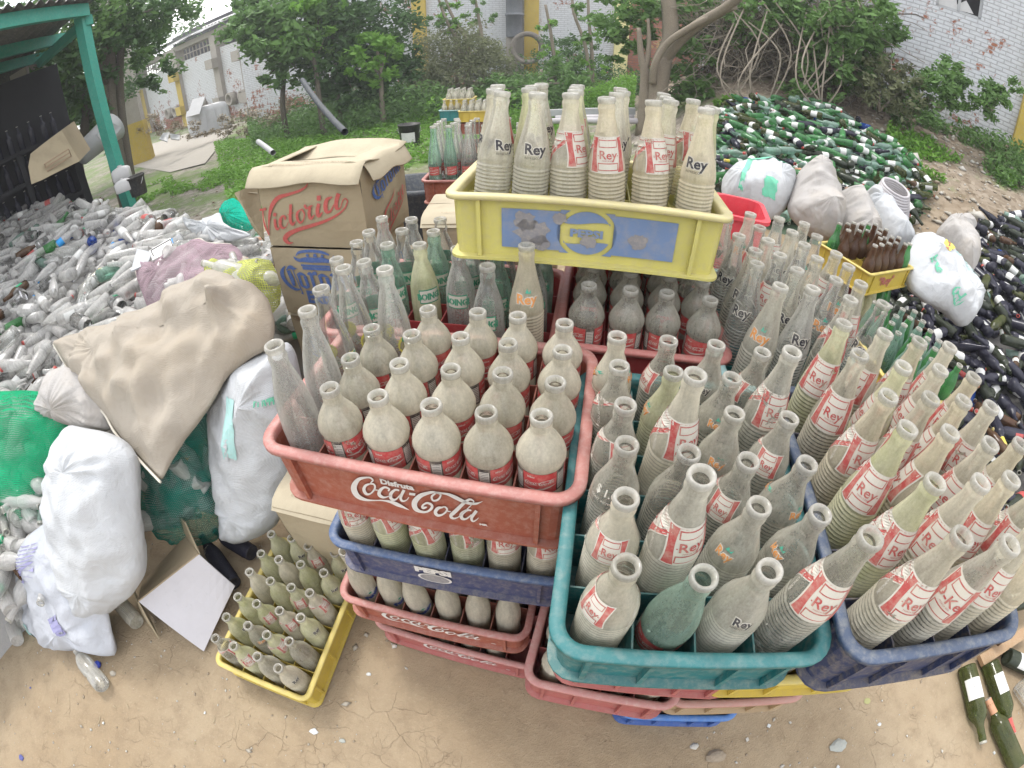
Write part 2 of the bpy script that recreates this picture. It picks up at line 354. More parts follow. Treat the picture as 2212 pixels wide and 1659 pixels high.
# ---------------------------------------------------------------- bottles
def neck(z_top, rn=.0132, rb=.0150, ro=.0147, q=1.0):
    """finish: collar, lip, mouth going down inside"""
    return [(rn, z_top-.034*q), (rn+.0008, z_top-.026*q), (rb-.0006, z_top-.023*q), (rb-.0006, z_top-.019*q), (rn-.0002, z_top-.015*q), (rn, z_top-.0105), (ro, z_top-.0075), (ro+.0003, z_top-.004), (ro-.0006, z_top-.0006), (ro-.0026, z_top), (ro-.0050, z_top-.0025), (ro-.0054, z_top-.009)]
def rey_profile(H, zr=.128):
    p = [(.0, .004), (.024, .003), (.0285, 0), (.0305, .004), (.0310, .012), (.0310, .026)]
    z = .028
    while z < zr-.004:
        p += [(.0325, z+.0016), (.0325, z+.0032), (.0302, z+.0052)]; z += .0068
    p += [(.0312, zr), (.0320, zr+.003), (.0314, zr+.008), (.0298, zr+.020)]
    zt = H-.030; z0 = zr+.020
    for t in (.2, .4, .6, .8, .95): p.append((.0298+(.0132-.0298)*(t**1.05*.75+.25*math.sin(t*PI/2)), z0+(zt-z0)*t))
    return p + neck(H, q=.8)
PROF = {
 'rey': rey_profile(.222), 'reytall': rey_profile(.285, .160), 'reylitre': rey_profile(.29, .160),
 'coke': [(0, .004), (.023, .003), (.0280, 0), (.0300, .005), (.0303, .018), (.0318, .024), (.0320, .1300), (.0328, .1325), (.0339, .1355), (.0342, .139), (.0336, .1445), (.0312, .152), (.0270, .160), (.0218, .1685), (.0175, .1755), (.0150, .1800)] + neck(.205, .0138, q=.66),
 'boing': [(0, .004), (.023, .003), (.0275, 0), (.0300, .004), (.0305, .02), (.0305, .105), (.0310, .110), (.0302, .117), (.0290, .150), (.0240, .172), (.0180, .192), (.0138, .204)] + neck(.240),
 'mirinda': [(0, .004), (.024, .003), (.0290, 0), (.0312, .006), (.0315, .03), (.0305, .07), (.0318, .098), (.0316, .13), (.0290, .165), (.0240, .195), (.0185, .22), (.0140, .237)] + neck(.275),
 'cokegreen': [(0, .004), (.022, .003), (.0270, 0), (.0285, .006), (.0290, .02), (.0285, .035), (.0300, .07), (.0302, .095), (.0270, .13), (.0215, .165), (.0165, .195), (.0135, .22)] + neck(.262),
 'contour': [(0, .004), (.022, .003), (.0270, 0), (.0290, .006), (.0296, .02), (.0290, .04), (.0308, .09), (.0315, .108), (.0290, .130), (.0230, .155), (.0170, .175), (.0140, .186)] + neck(.222),
 'beer': [(0, .004), (.024, .003), (.0285, 0), (.0305, .005), (.0305, .115), (.0290, .130), (.0230, .146), (.0165, .160), (.0140, .180)] + neck(.225, .0125, .0145, .0135),
 'fanta': [(0, .004), (.023, .003), (.0280, 0), (.0300, .005), (.0300, .08), (.0306, .09), (.0290, .11), (.0240, .132), (.0175, .150), (.0140, .165)] + neck(.215),
}
RIMZ = {}
def bottle_mesh(kind, mat, n=20):
    P = PROF[kind]; H = max(z for r, z in P); mb = MB(); k = len(P)-12
    mb.lathe(P[:k+6], n, 0); mb.lathe(P[k+5:], n, 1)
    if kind.startswith('rey') and mat+'_ribbed' in MAT:
        rb = max(i for i, (r, z) in enumerate(P[:k]) if abs(r-.0302) < 1e-6)
        for i in range(5*n, rb*n): mb.m[i] = 2
        return mb.mesh('bottle_'+kind, [mat, 'rim_glass', mat+'_ribbed'], True)
    return mb.mesh('bottle_'+kind, [mat, 'rim_glass'], True)
def rad_at(P, z):
    for (r0, z0), (r1, z1) in zip(P[2:-4], P[3:-4]):
        if z0 <= z <= z1 and z1 > z0: return r0+(r1-r0)*(z-z0)/(z1-z0)
    return P[4][0]
class Lab:
    """flat artwork in (u along the girth, v height) wrapped round a bottle profile"""
    def __init__(s, kind): s.P = PROF[kind]; s.mb = MB(); s.z0 = 0
    def pt(s, u, v, lay):
        base = rad_at(s.P, v)
        r = max(base, rad_at(s.P, v-.0012), rad_at(s.P, v+.0012)) + .0004 + lay*.00022
        a = u/max(base, .02); return (r*math.sin(a), -r*math.cos(a), v)
    def poly(s, vs, fs, mi, lay, u0=0, v0=0, sc=1, sx=1, rot=0):
        c_, s_ = math.cos(rot), math.sin(rot)
        s.mb.add([s.pt(u0+(x*sx*c_-y*s_)*sc, v0+(x*sx*s_+y*c_)*sc, lay) for x, y in vs], fs, mi)
    def patch(s, fn, mi, lay, nu=6, nv=6):
        vs = [fn(i/nu, j/nv) for j in range(nv+1) for i in range(nu+1)]
        fs = [(j*(nu+1)+i, j*(nu+1)+i+1, (j+1)*(nu+1)+i+1, (j+1)*(nu+1)+i) for j in range(nv) for i in range(nu)]
        s.mb.add([s.pt(u, v, lay) for u, v in vs], fs, mi)
    def rect(s, u0, u1, v0, v1, mi, lay, nu=8, nv=2): s.patch(lambda a, b: (u0+(u1-u0)*a, v0+(v1-v0)*b), mi, lay, nu, nv)
    def text(s, t, u, v, h, mi, lay, rot=0, bold=.03, sx=1):
        vs, fs = text2d(t, bold); s.poly(vs, fs, mi, lay, u, v, h, sx, rot)
    def strokes(s, S_, u, v, W, mi, lay, rot=0):
        for st in S_:
            a, b = ribbon(st, 2); n = len(a)
            s.poly(a+b, [(i, i+1, n+i+1, n+i) for i in range(n-1)], mi, lay, u, v, W, 1, rot)
    def ellipse(s, u, v, a, b, mi, lay, n=18):
        vs = [(u, v)] + [(u+a*math.cos(2*PI*i/n), v+b*math.sin(2*PI*i/n)) for i in range(n)]
        s.mb.add([s.pt(x, y, lay) for x, y in vs], [(0, 1+i, 1+(i+1) % n) for i in range(n)], mi)
    def mesh(s, mats): return s.mb.mesh('print', mats)
def shield(l, u0, v0, h, wd, word='Rey'):
    W_ = lambda t: wd/2*(1.04 - .10*t - .07*math.sin(PI*t))
    l.patch(lambda a, t: (u0+(2*a-1)*W_(t)*1.06, v0+h*(t*1.08-.04)), 0, 0, 12, 8)
    for sg in (-1, 1):
        inner = lambda t: .52+.16*math.sin(PI*min(1, t*.9+.05))
        l.patch(lambda a, t: (u0+sg*W_(t)*(inner(t)+(.98-inner(t))*a), v0+h*t), 1, 1, 2, 8)
    for t0, t1, k in ((.72, .95, .50), (.05, .28, .56)):
        l.patch(lambda a, t: (u0+(2*a-1)*wd/2*k, v0+h*(t0+(t1-t0)*t)), 1, 1, 6, 1)
        l.patch(lambda a, t: (u0+(2*a-1)*wd/2*(k-.05), v0+h*(t0+.03+(t1-t0-.06)*t)), 0, 2, 6, 1)
    l.text(word, u0, v0+h*.40, h*.24, 1, 3, bold=.015, sx=1.0)
    for sg in (-1, 1): l.rect(u0+sg*wd*.26-.0008, u0+sg*wd*.26+.0008, v0+h*.47, v0+h*.5, 1, 3, 1, 1)
    l.text('MARCA REG.', u0, v0+h*.33, h*.04, 1, 3, bold=.0)
LABELS = {}
def mk_labels():
    for kind, zb, h in (('rey', .134, .035), ('reytall', .164, .056), ('reylitre', .164, .058)):
        l = Lab(kind); c_ = PI*.031
        shield(l, 0, zb, h, h*1.08); shield(l, c_, zb, h, h*1.08)
        l.text('CONT. NET. 450 ml' if kind != 'rey' else 'CONT. NET. 340 ml', c_*.52, zb+h*.5, .0042, 0, 1, rot=PI/2)
        l.text('HECHO EN MEXICO', -c_*.48, zb+h*.5, .0042, 0, 1, rot=PI/2)
        LABELS[kind, 'shield'] = l.mesh(['paint_white', 'paint_red'])
        l = Lab(kind); shield(l, 0, zb, h, h*.98, 'O-Key'); LABELS[kind, 'okey'] = l.mesh(['paint_white', 'paint_red'])
        for col, nm in ((2, 'black'), (3, 'orange')):
            l = Lab(kind)
            for u0 in (0, c_):
                l.text('Rey', u0, zb+h*.35, h*.30, 0, 0, bold=.09); l.text('Rey', u0, zb+h*.35, h*.30, col, 2, bold=.03)
                if col == 2: l.text('REFRESCO', u0-.004, zb+h*.20, h*.07, col, 2, bold=.0)
                else: l.mb.add([l.pt(u0+x, zb+h*.35+y, 2) for x, y in ((-.002, h*.34), (.001, h*.50), (.004, h*.36), (.008, h*.46), (.007, h*.33))], [(0, 1, 2), (0, 2, 4), (2, 3, 4)], 4)
            LABELS[kind, nm] = l.mesh(['paint_white', 'paint_red', 'paint_black', 'paint_orange', 'paint_teal'])
        l = Lab(kind); l.text('$ 1.00', 0, zb+h*.5, h*.28, 0, 1, bold=.02); l.text('CONT. NETO: 340 ml', 0, zb+h*.2, h*.10, 0, 1)
        l.text('Rey', c_, zb+h*.3, h*.3, 1, 1, bold=.03)
        LABELS[kind, 'price'] = l.mesh(['paint_white', 'paint_red'])
    for kind, v0, v1 in (('coke', .088, .129), ('cokegreen', .040, .080), ('contour', .052, .090)):
        l = Lab(kind); c_ = PI*.030; hm = (v0+v1)/2; hh = v1-v0
        l.rect(-c_*.99, c_*.99, v0, v1, 3, 0, 36, 3)
        for u0 in (0, c_*.68, -c_*.68):
            l.rect(u0-.0235, u0+.0235, v0+.0005, v1-.0005, 1, 1, 12, 2)
            l.strokes(COCA_N, u0, hm+.003, .042, 0, 3, rot=.10)
            l.strokes([[(-.5, -.20, .02), (-.1, -.24, .07), (.3, -.14, .06), (.5, -.08, .01)]], u0, hm, .044, 0, 3)
            l.text('355ml', u0-.012, hm+hh*.30, .003, 0, 3)
        for u0 in (c_*.34, -c_*.34, c_*.99):
            l.rect(u0-.0065, u0+.0065, v0+.004, v1-.006, 0, 1, 4, 1)
            for k in range(9): l.rect(u0-.0055, u0+.0055, v0+.008+k*.0035, v0+.009+k*.0035, 2, 2, 2, 1)
        LABELS[kind, 'coke'] = l.mesh(['paint_white', 'coke_red', 'paint_black', 'dark_drink'])
    l = Lab('boing')
    for u0 in (0, PI*.029):
        l.rect(u0-.0215, u0+.0215, .118, .149, 1, 0, 12, 4); l.rect(u0-.0195, u0+.0195, .1205, .1465, 0, 1, 12, 4)
        l.text('BOING!', u0, .127, .013, 1, 2, bold=.06, sx=.80)
    LABELS['boing', 'boing'] = l.mesh(['paint_white', 'paint_green'])
    l = Lab('mirinda')
    for u0 in (0, PI*.031):
        for k in range(20):
            a = 2*PI*k/20; l.strokes([[(math.cos(a)*.8, math.sin(a)*.8, .05), (math.cos(a)*1.12, math.sin(a)*1.12, .01)]], u0, .135, .022, 1, 0)
        l.ellipse(u0, .135, .0205, .0205, 1, 0); l.ellipse(u0, .135, .0165, .0165, 3, 1)
        l.text('MiRiNDA', u0, .123, .0115, 0, 2, rot=1.1, bold=.12, sx=.95); l.text('MiRiNDA', u0, .123, .0115, 2, 4, rot=1.1, bold=.03, sx=.95)
        l.ellipse(u0-.008, .148, .004, .006, 2, 4, 8)
    LABELS['mirinda', 'mirinda'] = l.mesh(['paint_white', 'paint_yellow', 'paint_green', 'hazy_glass'])
    l = Lab('fanta')
    for u0 in (0, PI*.03):
        l.ellipse(u0, .066, .021, .018, 0, 0); l.text('Fanta', u0, .058, .014, 1, 2, rot=.35, bold=.07); l.ellipse(u0-.006, .079, .005, .004, 2, 2, 8)
        l.rect(u0+.030, u0+.044, .030, .050, 0, 1, 3, 2)
    LABELS['fanta', 'fanta'] = l.mesh(['paint_white', 'paint_blue', 'paint_green'])
mk_labels()
BM = {}
def get_bottle(kind, mat):
    if (kind, mat) not in BM: BM[kind, mat] = bottle_mesh(kind, mat)
    return BM[kind, mat]
NB = [0]
def put_bottle(kind, mat, lab, loc, rz, label, group, tilt=(0, 0), cat='bottle'):
    o = link({'beer': 'beer_bottle', 'coke': 'cola_bottle', 'cokegreen': 'cola_bottle', 'contour': 'cola_bottle', 'boing': 'juice_bottle', 'reylitre': 'litre_bottle', 'wine': 'wine_bottle'}.get(kind, 'soda_bottle'), get_bottle(kind, mat)); NB[0] += 1
    o.matrix_world = Matrix.Translation(loc) @ Matrix.Rotation(tilt[0], 4, 'X') @ Matrix.Rotation(tilt[1], 4, 'Y') @ Matrix.Rotation(rz, 4, 'Z')
    prop(o, label, cat, group)
    if lab and (kind, lab) in LABELS: link('print', LABELS[kind, lab], o)
    return o

# ---------------------------------------------------------------- crates
for nm, c, d, dc in (('crate_red', (0.273, 0.078, 0.048), .45, (0.394, 0.246, 0.205)), ('crate_redrim', (0.359, 0.133, 0.113), .55, (0.451, 0.312, 0.279)),
                 ('crate_scarlet', (0.328, 0.047, 0.047), .15, (0.394, 0.246, 0.205)), ('crate_scarletrim', (0.390, 0.125, 0.109), .4, (0.451, 0.312, 0.279)),
                 ('crate_coral', (0.328, 0.094, 0.086), .35, (0.377, 0.246, 0.205)), ('crate_coralrim', (0.390, 0.156, 0.144), .6, (0.443, 0.312, 0.271)),
                 ('crate_teal', (0.012, 0.125, 0.133), .5, (0.279, 0.295, 0.246)), ('crate_tealrim', (0.012, 0.133, 0.140), .5, (0.180, 0.230, 0.213)),
                 ('crate_aqua', (0.016, 0.172, 0.172), .2, (0.279, 0.295, 0.246)), ('crate_aquarim', (0.218, 0.390, 0.390), .4, (0.451, 0.451, 0.410)),
                 ('crate_navy', (0.027, 0.039, 0.094), .8, (0.213, 0.180, 0.139)), ('crate_navyrim', (0.031, 0.058, 0.125), .5, (0.271, 0.271, 0.246)),
                 ('crate_blue', (0.043, 0.051, 0.117), .75, (0.197, 0.180, 0.180)), ('crate_bluerim', (0.043, 0.086, 0.195), .6, (0.246, 0.262, 0.295)),
                 ('crate_royal', (0.023, 0.078, 0.281), .35, (0.213, 0.230, 0.262)), ('crate_royalrim', (0.039, 0.140, 0.406), .35, (0.246, 0.295, 0.344)),
                 ('crate_yellow', (0.484, 0.367, 0.055), .4, (0.328, 0.246, 0.131)), ('crate_yellowrim', (0.546, 0.437, 0.117), .4, (0.410, 0.344, 0.205)),
                 ('crate_lemon', (0.499, 0.452, 0.133), .5, (0.410, 0.361, 0.213)), ('crate_lemonrim', (0.546, 0.484, 0.234), .6, (0.451, 0.394, 0.279)),
                 ('crate_tan', (0.328, 0.234, 0.133), .5, (0.344, 0.271, 0.180)), ('crate_tanrim', (0.374, 0.187, 0.156), .5, (0.394, 0.279, 0.230))):
    simple(nm, c, .5, d, scale=16, bmp=.25, dcol=dc, spec=.35)
simple('print_white', (.56, .54, .52), .6, .22, 14); simple('print_blue', (.13, .19, .32), .6, .95, 9, dcol=(.23, .24, .28)); simple('print_wear', (.21, .20, .21), .8, .5, 30)
def rrect(x0, x1, y0, y1, r, z, n=4):
    o = []
    for cx_, cy_, a0 in ((x1-r, y0+r, -90), (x1-r, y1-r, 0), (x0+r, y1-r, 90), (x0+r, y0+r, 180)):
        for i in range(n+1):
            a = R(a0+90*i/n); o.append((cx_+r*math.cos(a), cy_+r*math.sin(a), z))
    return o
def make_crate(color, nu, nv, x0, y0, z, yaw, h, label, group, sp=.075, lip=.012, name='bottle_crate', holes=False, cat='crate', tilt=0, art=None, wall=.010, cornr=.03):
    """shallow injection-moulded bottle crate: wall with ribs and handle, flange at foot, rolled rim, divider grid"""
    a = -sp/2-wall; b = sp*(nu-1)+sp/2+wall; c = -sp/2-wall; d = sp*(nv-1)+sp/2+wall
    mb = MB(); tp = .004
    L_ = []
    def ring(e, zz, r=cornr): L_.append(rrect(a-e, b+e, c-e, d+e, max(.004, r+e), zz))
    ring(-wall*.9, .004); ring(-tp, 0); ring(lip*.75, 0); ring(lip*.75, .005); ring(-tp+.001, .007); ring(-.001, h-.010); ring(0, h-.004)
    ring(-.004, h-.004); ring(-.005, h-.02); ring(-wall*.9, .008)
    mb.loft(L_, 0)
    mb.add(rrect(a+.008, b-.008, c+.008, d-.008, max(.004, cornr-.008), .006), [tuple(range(20))], 0)
    # outside ribs
    def rib(px, py, nx, ny, wd=.0035):
        p0 = Vector((px, py, .006)); p1 = Vector((px, py, h-.008)); nn = Vector((nx, ny, 0)); tt = Vector((-ny, nx, 0))
        vs = [p0-tt*wd, p0+tt*wd, p0+tt*wd+nn*lip*.7, p0-tt*wd+nn*lip*.7, p1-tt*wd, p1+tt*wd, p1+tt*wd+nn*lip*.85, p1-tt*wd+nn*lip*.85]
        mb.add(vs, [(3, 2, 1, 0), (4, 5, 6, 7), (0, 1, 5, 4), (1, 2, 6, 5), (2, 3, 7, 6), (3, 0, 4, 7)], 0)
    Lx, Ly = b-a, d-c
    fr_ = (.10, .90) if Lx > .42 else (.12, .35, .68, .88)
    for f in fr_:
        rib(a+Lx*f, c+tp*.5, 0, -1); rib(a+Lx*f, d-tp*.5, 0, 1)
    for f in ((.14, .86) if Ly < .42 else (.10, .34, .66, .90)):
        rib(a+tp*.5, c+Ly*f, -1, 0); rib(b-tp*.5, c+Ly*f, 1, 0)
    mats = ['crate_'+color, 'print_white', 'print_blue', 'print_wear', 'paint_red', 'crate_lemon']
    if art: art(mb, a, b, c, d, h)
    root = mb.build(name, mats, None, smooth=False, loc=(x0, y0, z), rz=yaw)
    if tilt: root.rotation_euler = (tilt[0], tilt[1], yaw)
    prop(root, label, cat, group)
    rb = MB(); L_ = []
    for e, zz in ((-.005, h-.012), (-.005, h), (.000, h+.0022), (lip, h+.0018), (lip+.0015, h-.001), (lip+.001, h-.008), (lip-.002, h-.008), (lip-.002, h-.004), (.0005, h-.004)):
        L_.append(rrect(a-e, b+e, c-e, d+e, max(.004, cornr+e), zz, 6))
    rb.loft(L_, 0); rb.build('rim', ['crate_'+color+'rim'], root, smooth=True)
    dv = MB(); hd = h-.022
    for i in range(nu-1):
        x = sp*(i+.5); dv.box(x-.0012, x+.0012, c+.007, d-.007, .008, hd)
    for j in range(nv-1):
        y = sp*(j+.5); dv.box(a+.007, b-.007, y-.0011, y+.0011, .008, hd+.0015)
    dv.build('divider_grid', ['crate_'+color], root)
    return root
def face_pt(x, y, c, off): return (x, c+off, y)
def art_strokes(mb, S_, cx_, cz, W, c, mi=1, off=-.0016):
    for st in S_:
        A_, B_ = ribbon(st, 4); n = len(A_)
        mb.add([(cx_+p[0]*W, c+off, cz+p[1]*W) for p in A_+B_], [(i, n+i, n+i+1, i+1) for i in range(n-1)], mi)
def art_text(mb, s, cx_, cz, hgt, c, mi=1, bold=.03, sx=1, off=-.0016):
    vs, fs = text2d(s, bold); mb.add([(cx_+x*hgt*sx, c+off, cz+y*hgt) for x, y in vs], fs, mi)
def ordinal(n): return ['first', 'second', 'third', 'fourth', 'fifth', 'sixth'][n]
def fill(root, nu, nv, sel, crate_desc, group, tiltamt=.02, sp=.075, floor=.009, h=0):
    """sel(i, j) -> (kind, glass, label art, wording) or None; i counts from the left, j from the near side"""
    Mw = Matrix.Translation(root.location) @ root.rotation_euler.to_matrix().to_4x4()
    for j in range(nv):
        for i in range(nu):
            s = sel(i, j)
            if not s: continue
            kind, mat, art, words = s[:4]
            rz = s[4] if len(s) > 4 else random.uniform(-1.1, 1.1)
            tx, ty = random.gauss(0, tiltamt), random.gauss(0, tiltamt)
            P = Mw @ Vector((i*sp, j*sp, floor))
            face = math.atan2(P.x, P.y)
            lab = f"{words}, {ordinal(i)} from left, {ordinal(j)} row, {crate_desc}"
            put_bottle(kind, mat, art, P, rz-face, lab, group, (tx, ty))
# ---------------------------------------------------------------- crates in place
PROF['fanta'] = [(r, z*1.3) for r, z in PROF['fanta'][:-12]] + neck(.278)
def rebuild_fanta():
    l = Lab('fanta')
    for u0 in (0, PI*.03):
        l.ellipse(u0, .086, .023, .020, 0, 0); l.text('Fanta', u0, .077, .015, 1, 2, rot=.35, bold=.07); l.ellipse(u0-.006, .101, .005, .004, 2, 2, 8)
        l.rect(u0+.030, u0+.044, .035, .062, 0, 1, 3, 2)
    LABELS['fanta', 'fanta'] = l.mesh(['paint_white', 'paint_blue', 'paint_green'])
rebuild_fanta()
def from_corner(P, yaw, off=.0595):
    c_, s_ = math.cos(yaw), math.sin(yaw); return P.x+c_*off-s_*off, P.y+s_*off+c_*off
def art_cokeA(mb, a, b, c, d, h):
    yaw = -.188; n_ = Vector((-math.sin(yaw), math.cos(yaw), 0)); e_ = Vector((math.cos(yaw), math.sin(yaw), 0)); O = Vector((-.325, .481, .825))
    def mp_(x, y):
        P = ppl((1280+x/2.19)/1.73598, (1760+y/2.19)/1.73598, O+n_*(c-.0016), n_); q = P-O; return q.dot(e_), q.z-.0055
    for st in COCA:
        A_, B_ = ribbon(st, 4); n = len(A_); pts = [mp_(*p) for p in A_+B_]
        mb.add([(x, c-.0016-.0002*z, z) for x, z in pts], [(i, i+1, n+i+1, n+i) for i in range(n-1)], 1)
    x0, z0 = mp_(315, 92); x1, z1 = mp_(592, 148); rot = math.atan2(z1-z0, x1-x0)
    vs, fs = text2d('Disfruta', .05); W = max(v[0] for v in vs)-min(v[0] for v in vs); s_ = (x1-x0)/W
    mb.add([((x0+x1)/2+x*s_*math.cos(rot)-y*s_*math.sin(rot), c-.0018, (z0+z1)/2+x*s_*math.sin(rot)+y*s_-.001) for x, y in vs], fs, 1)
    x0, z0 = mp_(1165, 445); art_text(mb, 'MR', x0, z0, .0045, c, 1, .06, 1.3)
def art_coke(k=1.0, dx=0):
    def f(mb, a, b, c, d, h):
        art_strokes(mb, COCA_N, (a+b)/2+dx, h*.50, .27*k, c)
        if k > .9: art_text(mb, 'Disfruta', (a+b)/2-.06, h*.80, .007, c, 1, .05, 1.2)
        art_text(mb, 'MR', (a+b)/2+.16, h*.25, .0045, c, 1, .06, 1.3)
    return f
def art_pepsi(mb, a, b, c, d, h):
    m = (a+b)/2; o = c-.0014; W = b-a
    def quad(x0, x1, z0, z1, mi, off): mb.add([(x0, c-off, z0), (x1, c-off, z0), (x1, c-off, z1), (x0, c-off, z1)], [(0, 1, 2, 3)], mi)
    quad(a+W*.185, m-.046, h*.20, h*.80, 2, .0014); quad(m+.046, a+W*.83, h*.20, h*.80, 2, .0014)
    n = 40; zc = h*.5; Rr = h*.36
    vs = [(m, c-.0012, zc)] + [(m+Rr*1.08*math.cos(2*PI*i/n), c-.0012, zc+Rr*math.sin(2*PI*i/n)) for i in range(n)]
    # sectors beside the ring
    for sg in (-1, 1):
        pts = [(m+sg*.046, zc-h*.30), (m+sg*.046, zc+h*.30)]; arc = [(m+sg*(Rr+.004)*1.08*math.cos(t), zc+(Rr+.004)*math.sin(t)) for t in np.linspace(.98, -.98, 14)]
        for i in range(13):
            za, zb = arc[i][1], arc[i+1][1]
            mb.add([(m+sg*.046, c-.0014, zb), (arc[i+1][0], c-.0014, zb), (arc[i][0], c-.0014, za), (m+sg*.046, c-.0014, za)], [(0, 1, 2, 3) if sg < 0 else (3, 2, 1, 0)], 2)
    for sg in (-1, 1):
        top = [(m+(Rr-.004)*1.08*math.cos(t), zc+sg*(Rr-.004)*math.sin(t)) for t in np.linspace(.42, PI-.42, 16)]
        bot = [(x, zc+sg*(Rr*.42+.003*math.sin((x-m)*60)*sg)) for x, z in top]
        mb.add([(x, c-.0014, z) for x, z in top+bot], [(i, i+1, 16+i+1, 16+i) for i in range(15)], 2)
    art_text(mb, 'PEPSI', m, zc-.007, .0135, c, 2, .05, 1.35, -.0018)
    for cx_, cz, rr, sd in ((a+W*.30, h*.45, .030, 1), (a+W*.27, h*.62, .020, 2), (a+W*.40, h*.70, .012, 3), (m+.005, h*.38, .014, 4), (a+W*.69, h*.46, .016, 5), (a+W*.33, h*.30, .016, 6)):
        rnd = random.Random(sd); pts = [(cx_+rr*(1+.25*rnd.uniform(-1, 1))*math.cos(2*PI*i/22), cz+rr*.85*(1+.25*rnd.uniform(-1, 1))*math.sin(2*PI*i/22)) for i in range(22)]
        mb.add([(x, c-.0022, z) for x, z in pts], [tuple(range(22))], 3)
def art_pepsi_small(mb, a, b, c, d, h):
    m = a+(b-a)*.45
    art_text(mb, 'PEPSI', m, h*.50, .019, c, 1, .07, 1.25)
    n = 30
    for ra, mi, off in ((1, 1, .0012), (.86, 4, .0016)):
        mb.add([(m+.036*ra*math.cos(2*PI*i/n), c-off, h*.30+.018*ra*math.sin(2*PI*i/n)) for i in range(n)], [tuple(range(n))], 3 if mi == 4 else 1)
def art_rey(mb, a, b, c, d, h):
    art_text(mb, '"Rey"', a+(b-a)*.42, h*.34, .042, c, 4, .03, 1.2)
    vs = [(a+(b-a)*.62, c-.001, h*.4)]

G1 = 'crates stacked in the middle of the yard'
SB = 'dusty returnable bottles standing in crates'
rA = make_crate('red', 6, 4, -.325, .481, .825, -.188, .124, 'brick red crate of dusty cola bottles with Disfruta lettering, top of stack', G1, art=art_cokeA)
def selA(i, j):
    if i == 0 and j == 0: return ('mirinda', 'clear_glass', None, 'tall clear embossed bottle')
    if i == 0 and j == 1: return ('mirinda', 'clear_glass', None, 'tall plain clear bottle')
    if (i, j) in ((0, 2), (0, 3), (1, 3)): return ('mirinda', 'clear_glass', 'mirinda', 'clear bottle with yellow sunburst', .7)
    rzs = {(1, 0): .5, (2, 0): -.25, (3, 0): .8, (4, 0): .75, (5, 0): .0}
    return ('coke', 'dusty_glass', 'coke', 'dusty stubby cola bottle', rzs.get((i, j), random.uniform(-1, 1)))
fill(rA, 6, 4, selA, 'Disfruta crate', SB)
rD = make_crate('blue', 6, 4, *from_corner(pz(697, 1170, .645), -.166), .530, -.166, .113, 'dusty blue crate under the Disfruta crate, worn logo on its side', G1, art=art_pepsi_small)
fill(rD, 6, 4, lambda i, j: ('reytall', 'moss_glass' if i in (1, 2, 3) else 'tan_glass', 'shield', 'mossy shield-label bottle', [.0, .7, .9, .8, .15, .5][i]) if j < 2 else None, 'blue crate under Disfruta crate', SB, floor=-.012)
rE = make_crate('red', 6, 4, *from_corner(pz(724, 1290, .345), -.2), .232, -.2, .112, 'pinkish red crate below the blue crate, white script lettering', G1, art=art_coke(1.0))
fill(rE, 6, 4, lambda i, j: ('fanta', 'dusty_glass', 'fanta' if i < 3 else None, 'dusty orange-soda bottle' if i < 3 else 'dusty plain bottle', [.3, .5, .3, 0, 0, 0][i]) if j < 2 else None, 'second red crate from ground', SB)
rF = make_crate('coral', 6, 4, *from_corner(pz(800, 1350, .13), -.25), .008, -.25, .122, 'lowest red crate of the lettered stack, resting on the dirt', G1, art=art_coke(.85, .02))
fill(rF, 6, 4, lambda i, j: ('coke', 'dusty_glass', None, 'dusty plain bottle') if j < 1 and i != 5 else None, 'lowest red crate of lettered stack', SB)

rT = make_crate('teal', 4, 6, .103, .205, .822, -.166, .112, 'teal crate of mixed soda bottles at the front, top of stack', G1)
TT = {(0, 0): ('rey', 'dusty_glass', 'shield', 'shield-label bottle', -.55), (1, 0): ('contour', 'aqua_glass', 'coke', 'green-tinted cola bottle', -.3), (2, 0): ('rey', 'hazy_glass', 'black', 'black-lettered bottle', .6), (3, 0): ('reytall', 'hazy_glass', 'shield', 'taller shield-label bottle', .65),
 (0, 1): ('rey', 'dusty_glass', 'shield', 'shield-label bottle', 0), (1, 1): ('reytall', 'hazy_glass', 'shield', 'tall shield-label bottle', .85), (2, 1): ('rey', 'hazy_glass', 'orange', 'orange-lettered bottle', -.2), (3, 1): ('rey', 'hazy_glass', 'orange', 'orange-lettered bottle', -.5),
 (0, 2): ('rey', 'hazy_glass', 'price', 'bottle marked 1.00', -.25), (1, 2): ('rey', 'hazy_glass', None, 'plain hazy bottle'), (2, 2): ('rey', 'hazy_glass', 'shield', 'shield-label bottle', -.1), (3, 2): ('rey', 'hazy_glass', 'orange', 'orange-lettered bottle', 1.1),
 (0, 3): ('rey', 'hazy_glass', 'shield', 'shield-label bottle', .45), (1, 3): ('reytall', 'dusty_glass', 'shield', 'tall shield-label bottle', .8), (2, 3): ('rey', 'hazy_glass', 'orange', 'orange-lettered bottle', .1), (3, 3): ('rey', 'hazy_glass', 'shield', 'shield-label bottle', .05),
 (0, 4): ('rey', 'hazy_glass', 'shield', 'shield-label bottle', 1.0), (1, 4): ('rey', 'moss_glass', 'orange', 'orange-lettered bottle', -1.2), (2, 4): ('rey', 'hazy_glass', 'orange', 'orange-lettered bottle', .1), (3, 4): ('reytall', 'hazy_glass', 'shield', 'tall shield-label bottle', .6),
 (0, 5): ('rey', 'dusty_glass', 'orange', 'orange-lettered bottle', 1.4), (1, 5): ('rey', 'hazy_glass', 'shield', 'shield-label bottle', -1.0), (2, 5): ('rey', 'hazy_glass', 'black', 'black-lettered bottle', 0), (3, 5): ('rey', 'hazy_glass', 'shield', 'shield-label bottle', -.9)}
fill(rT, 4, 6, lambda i, j: TT[i, j], 'front teal crate', SB)

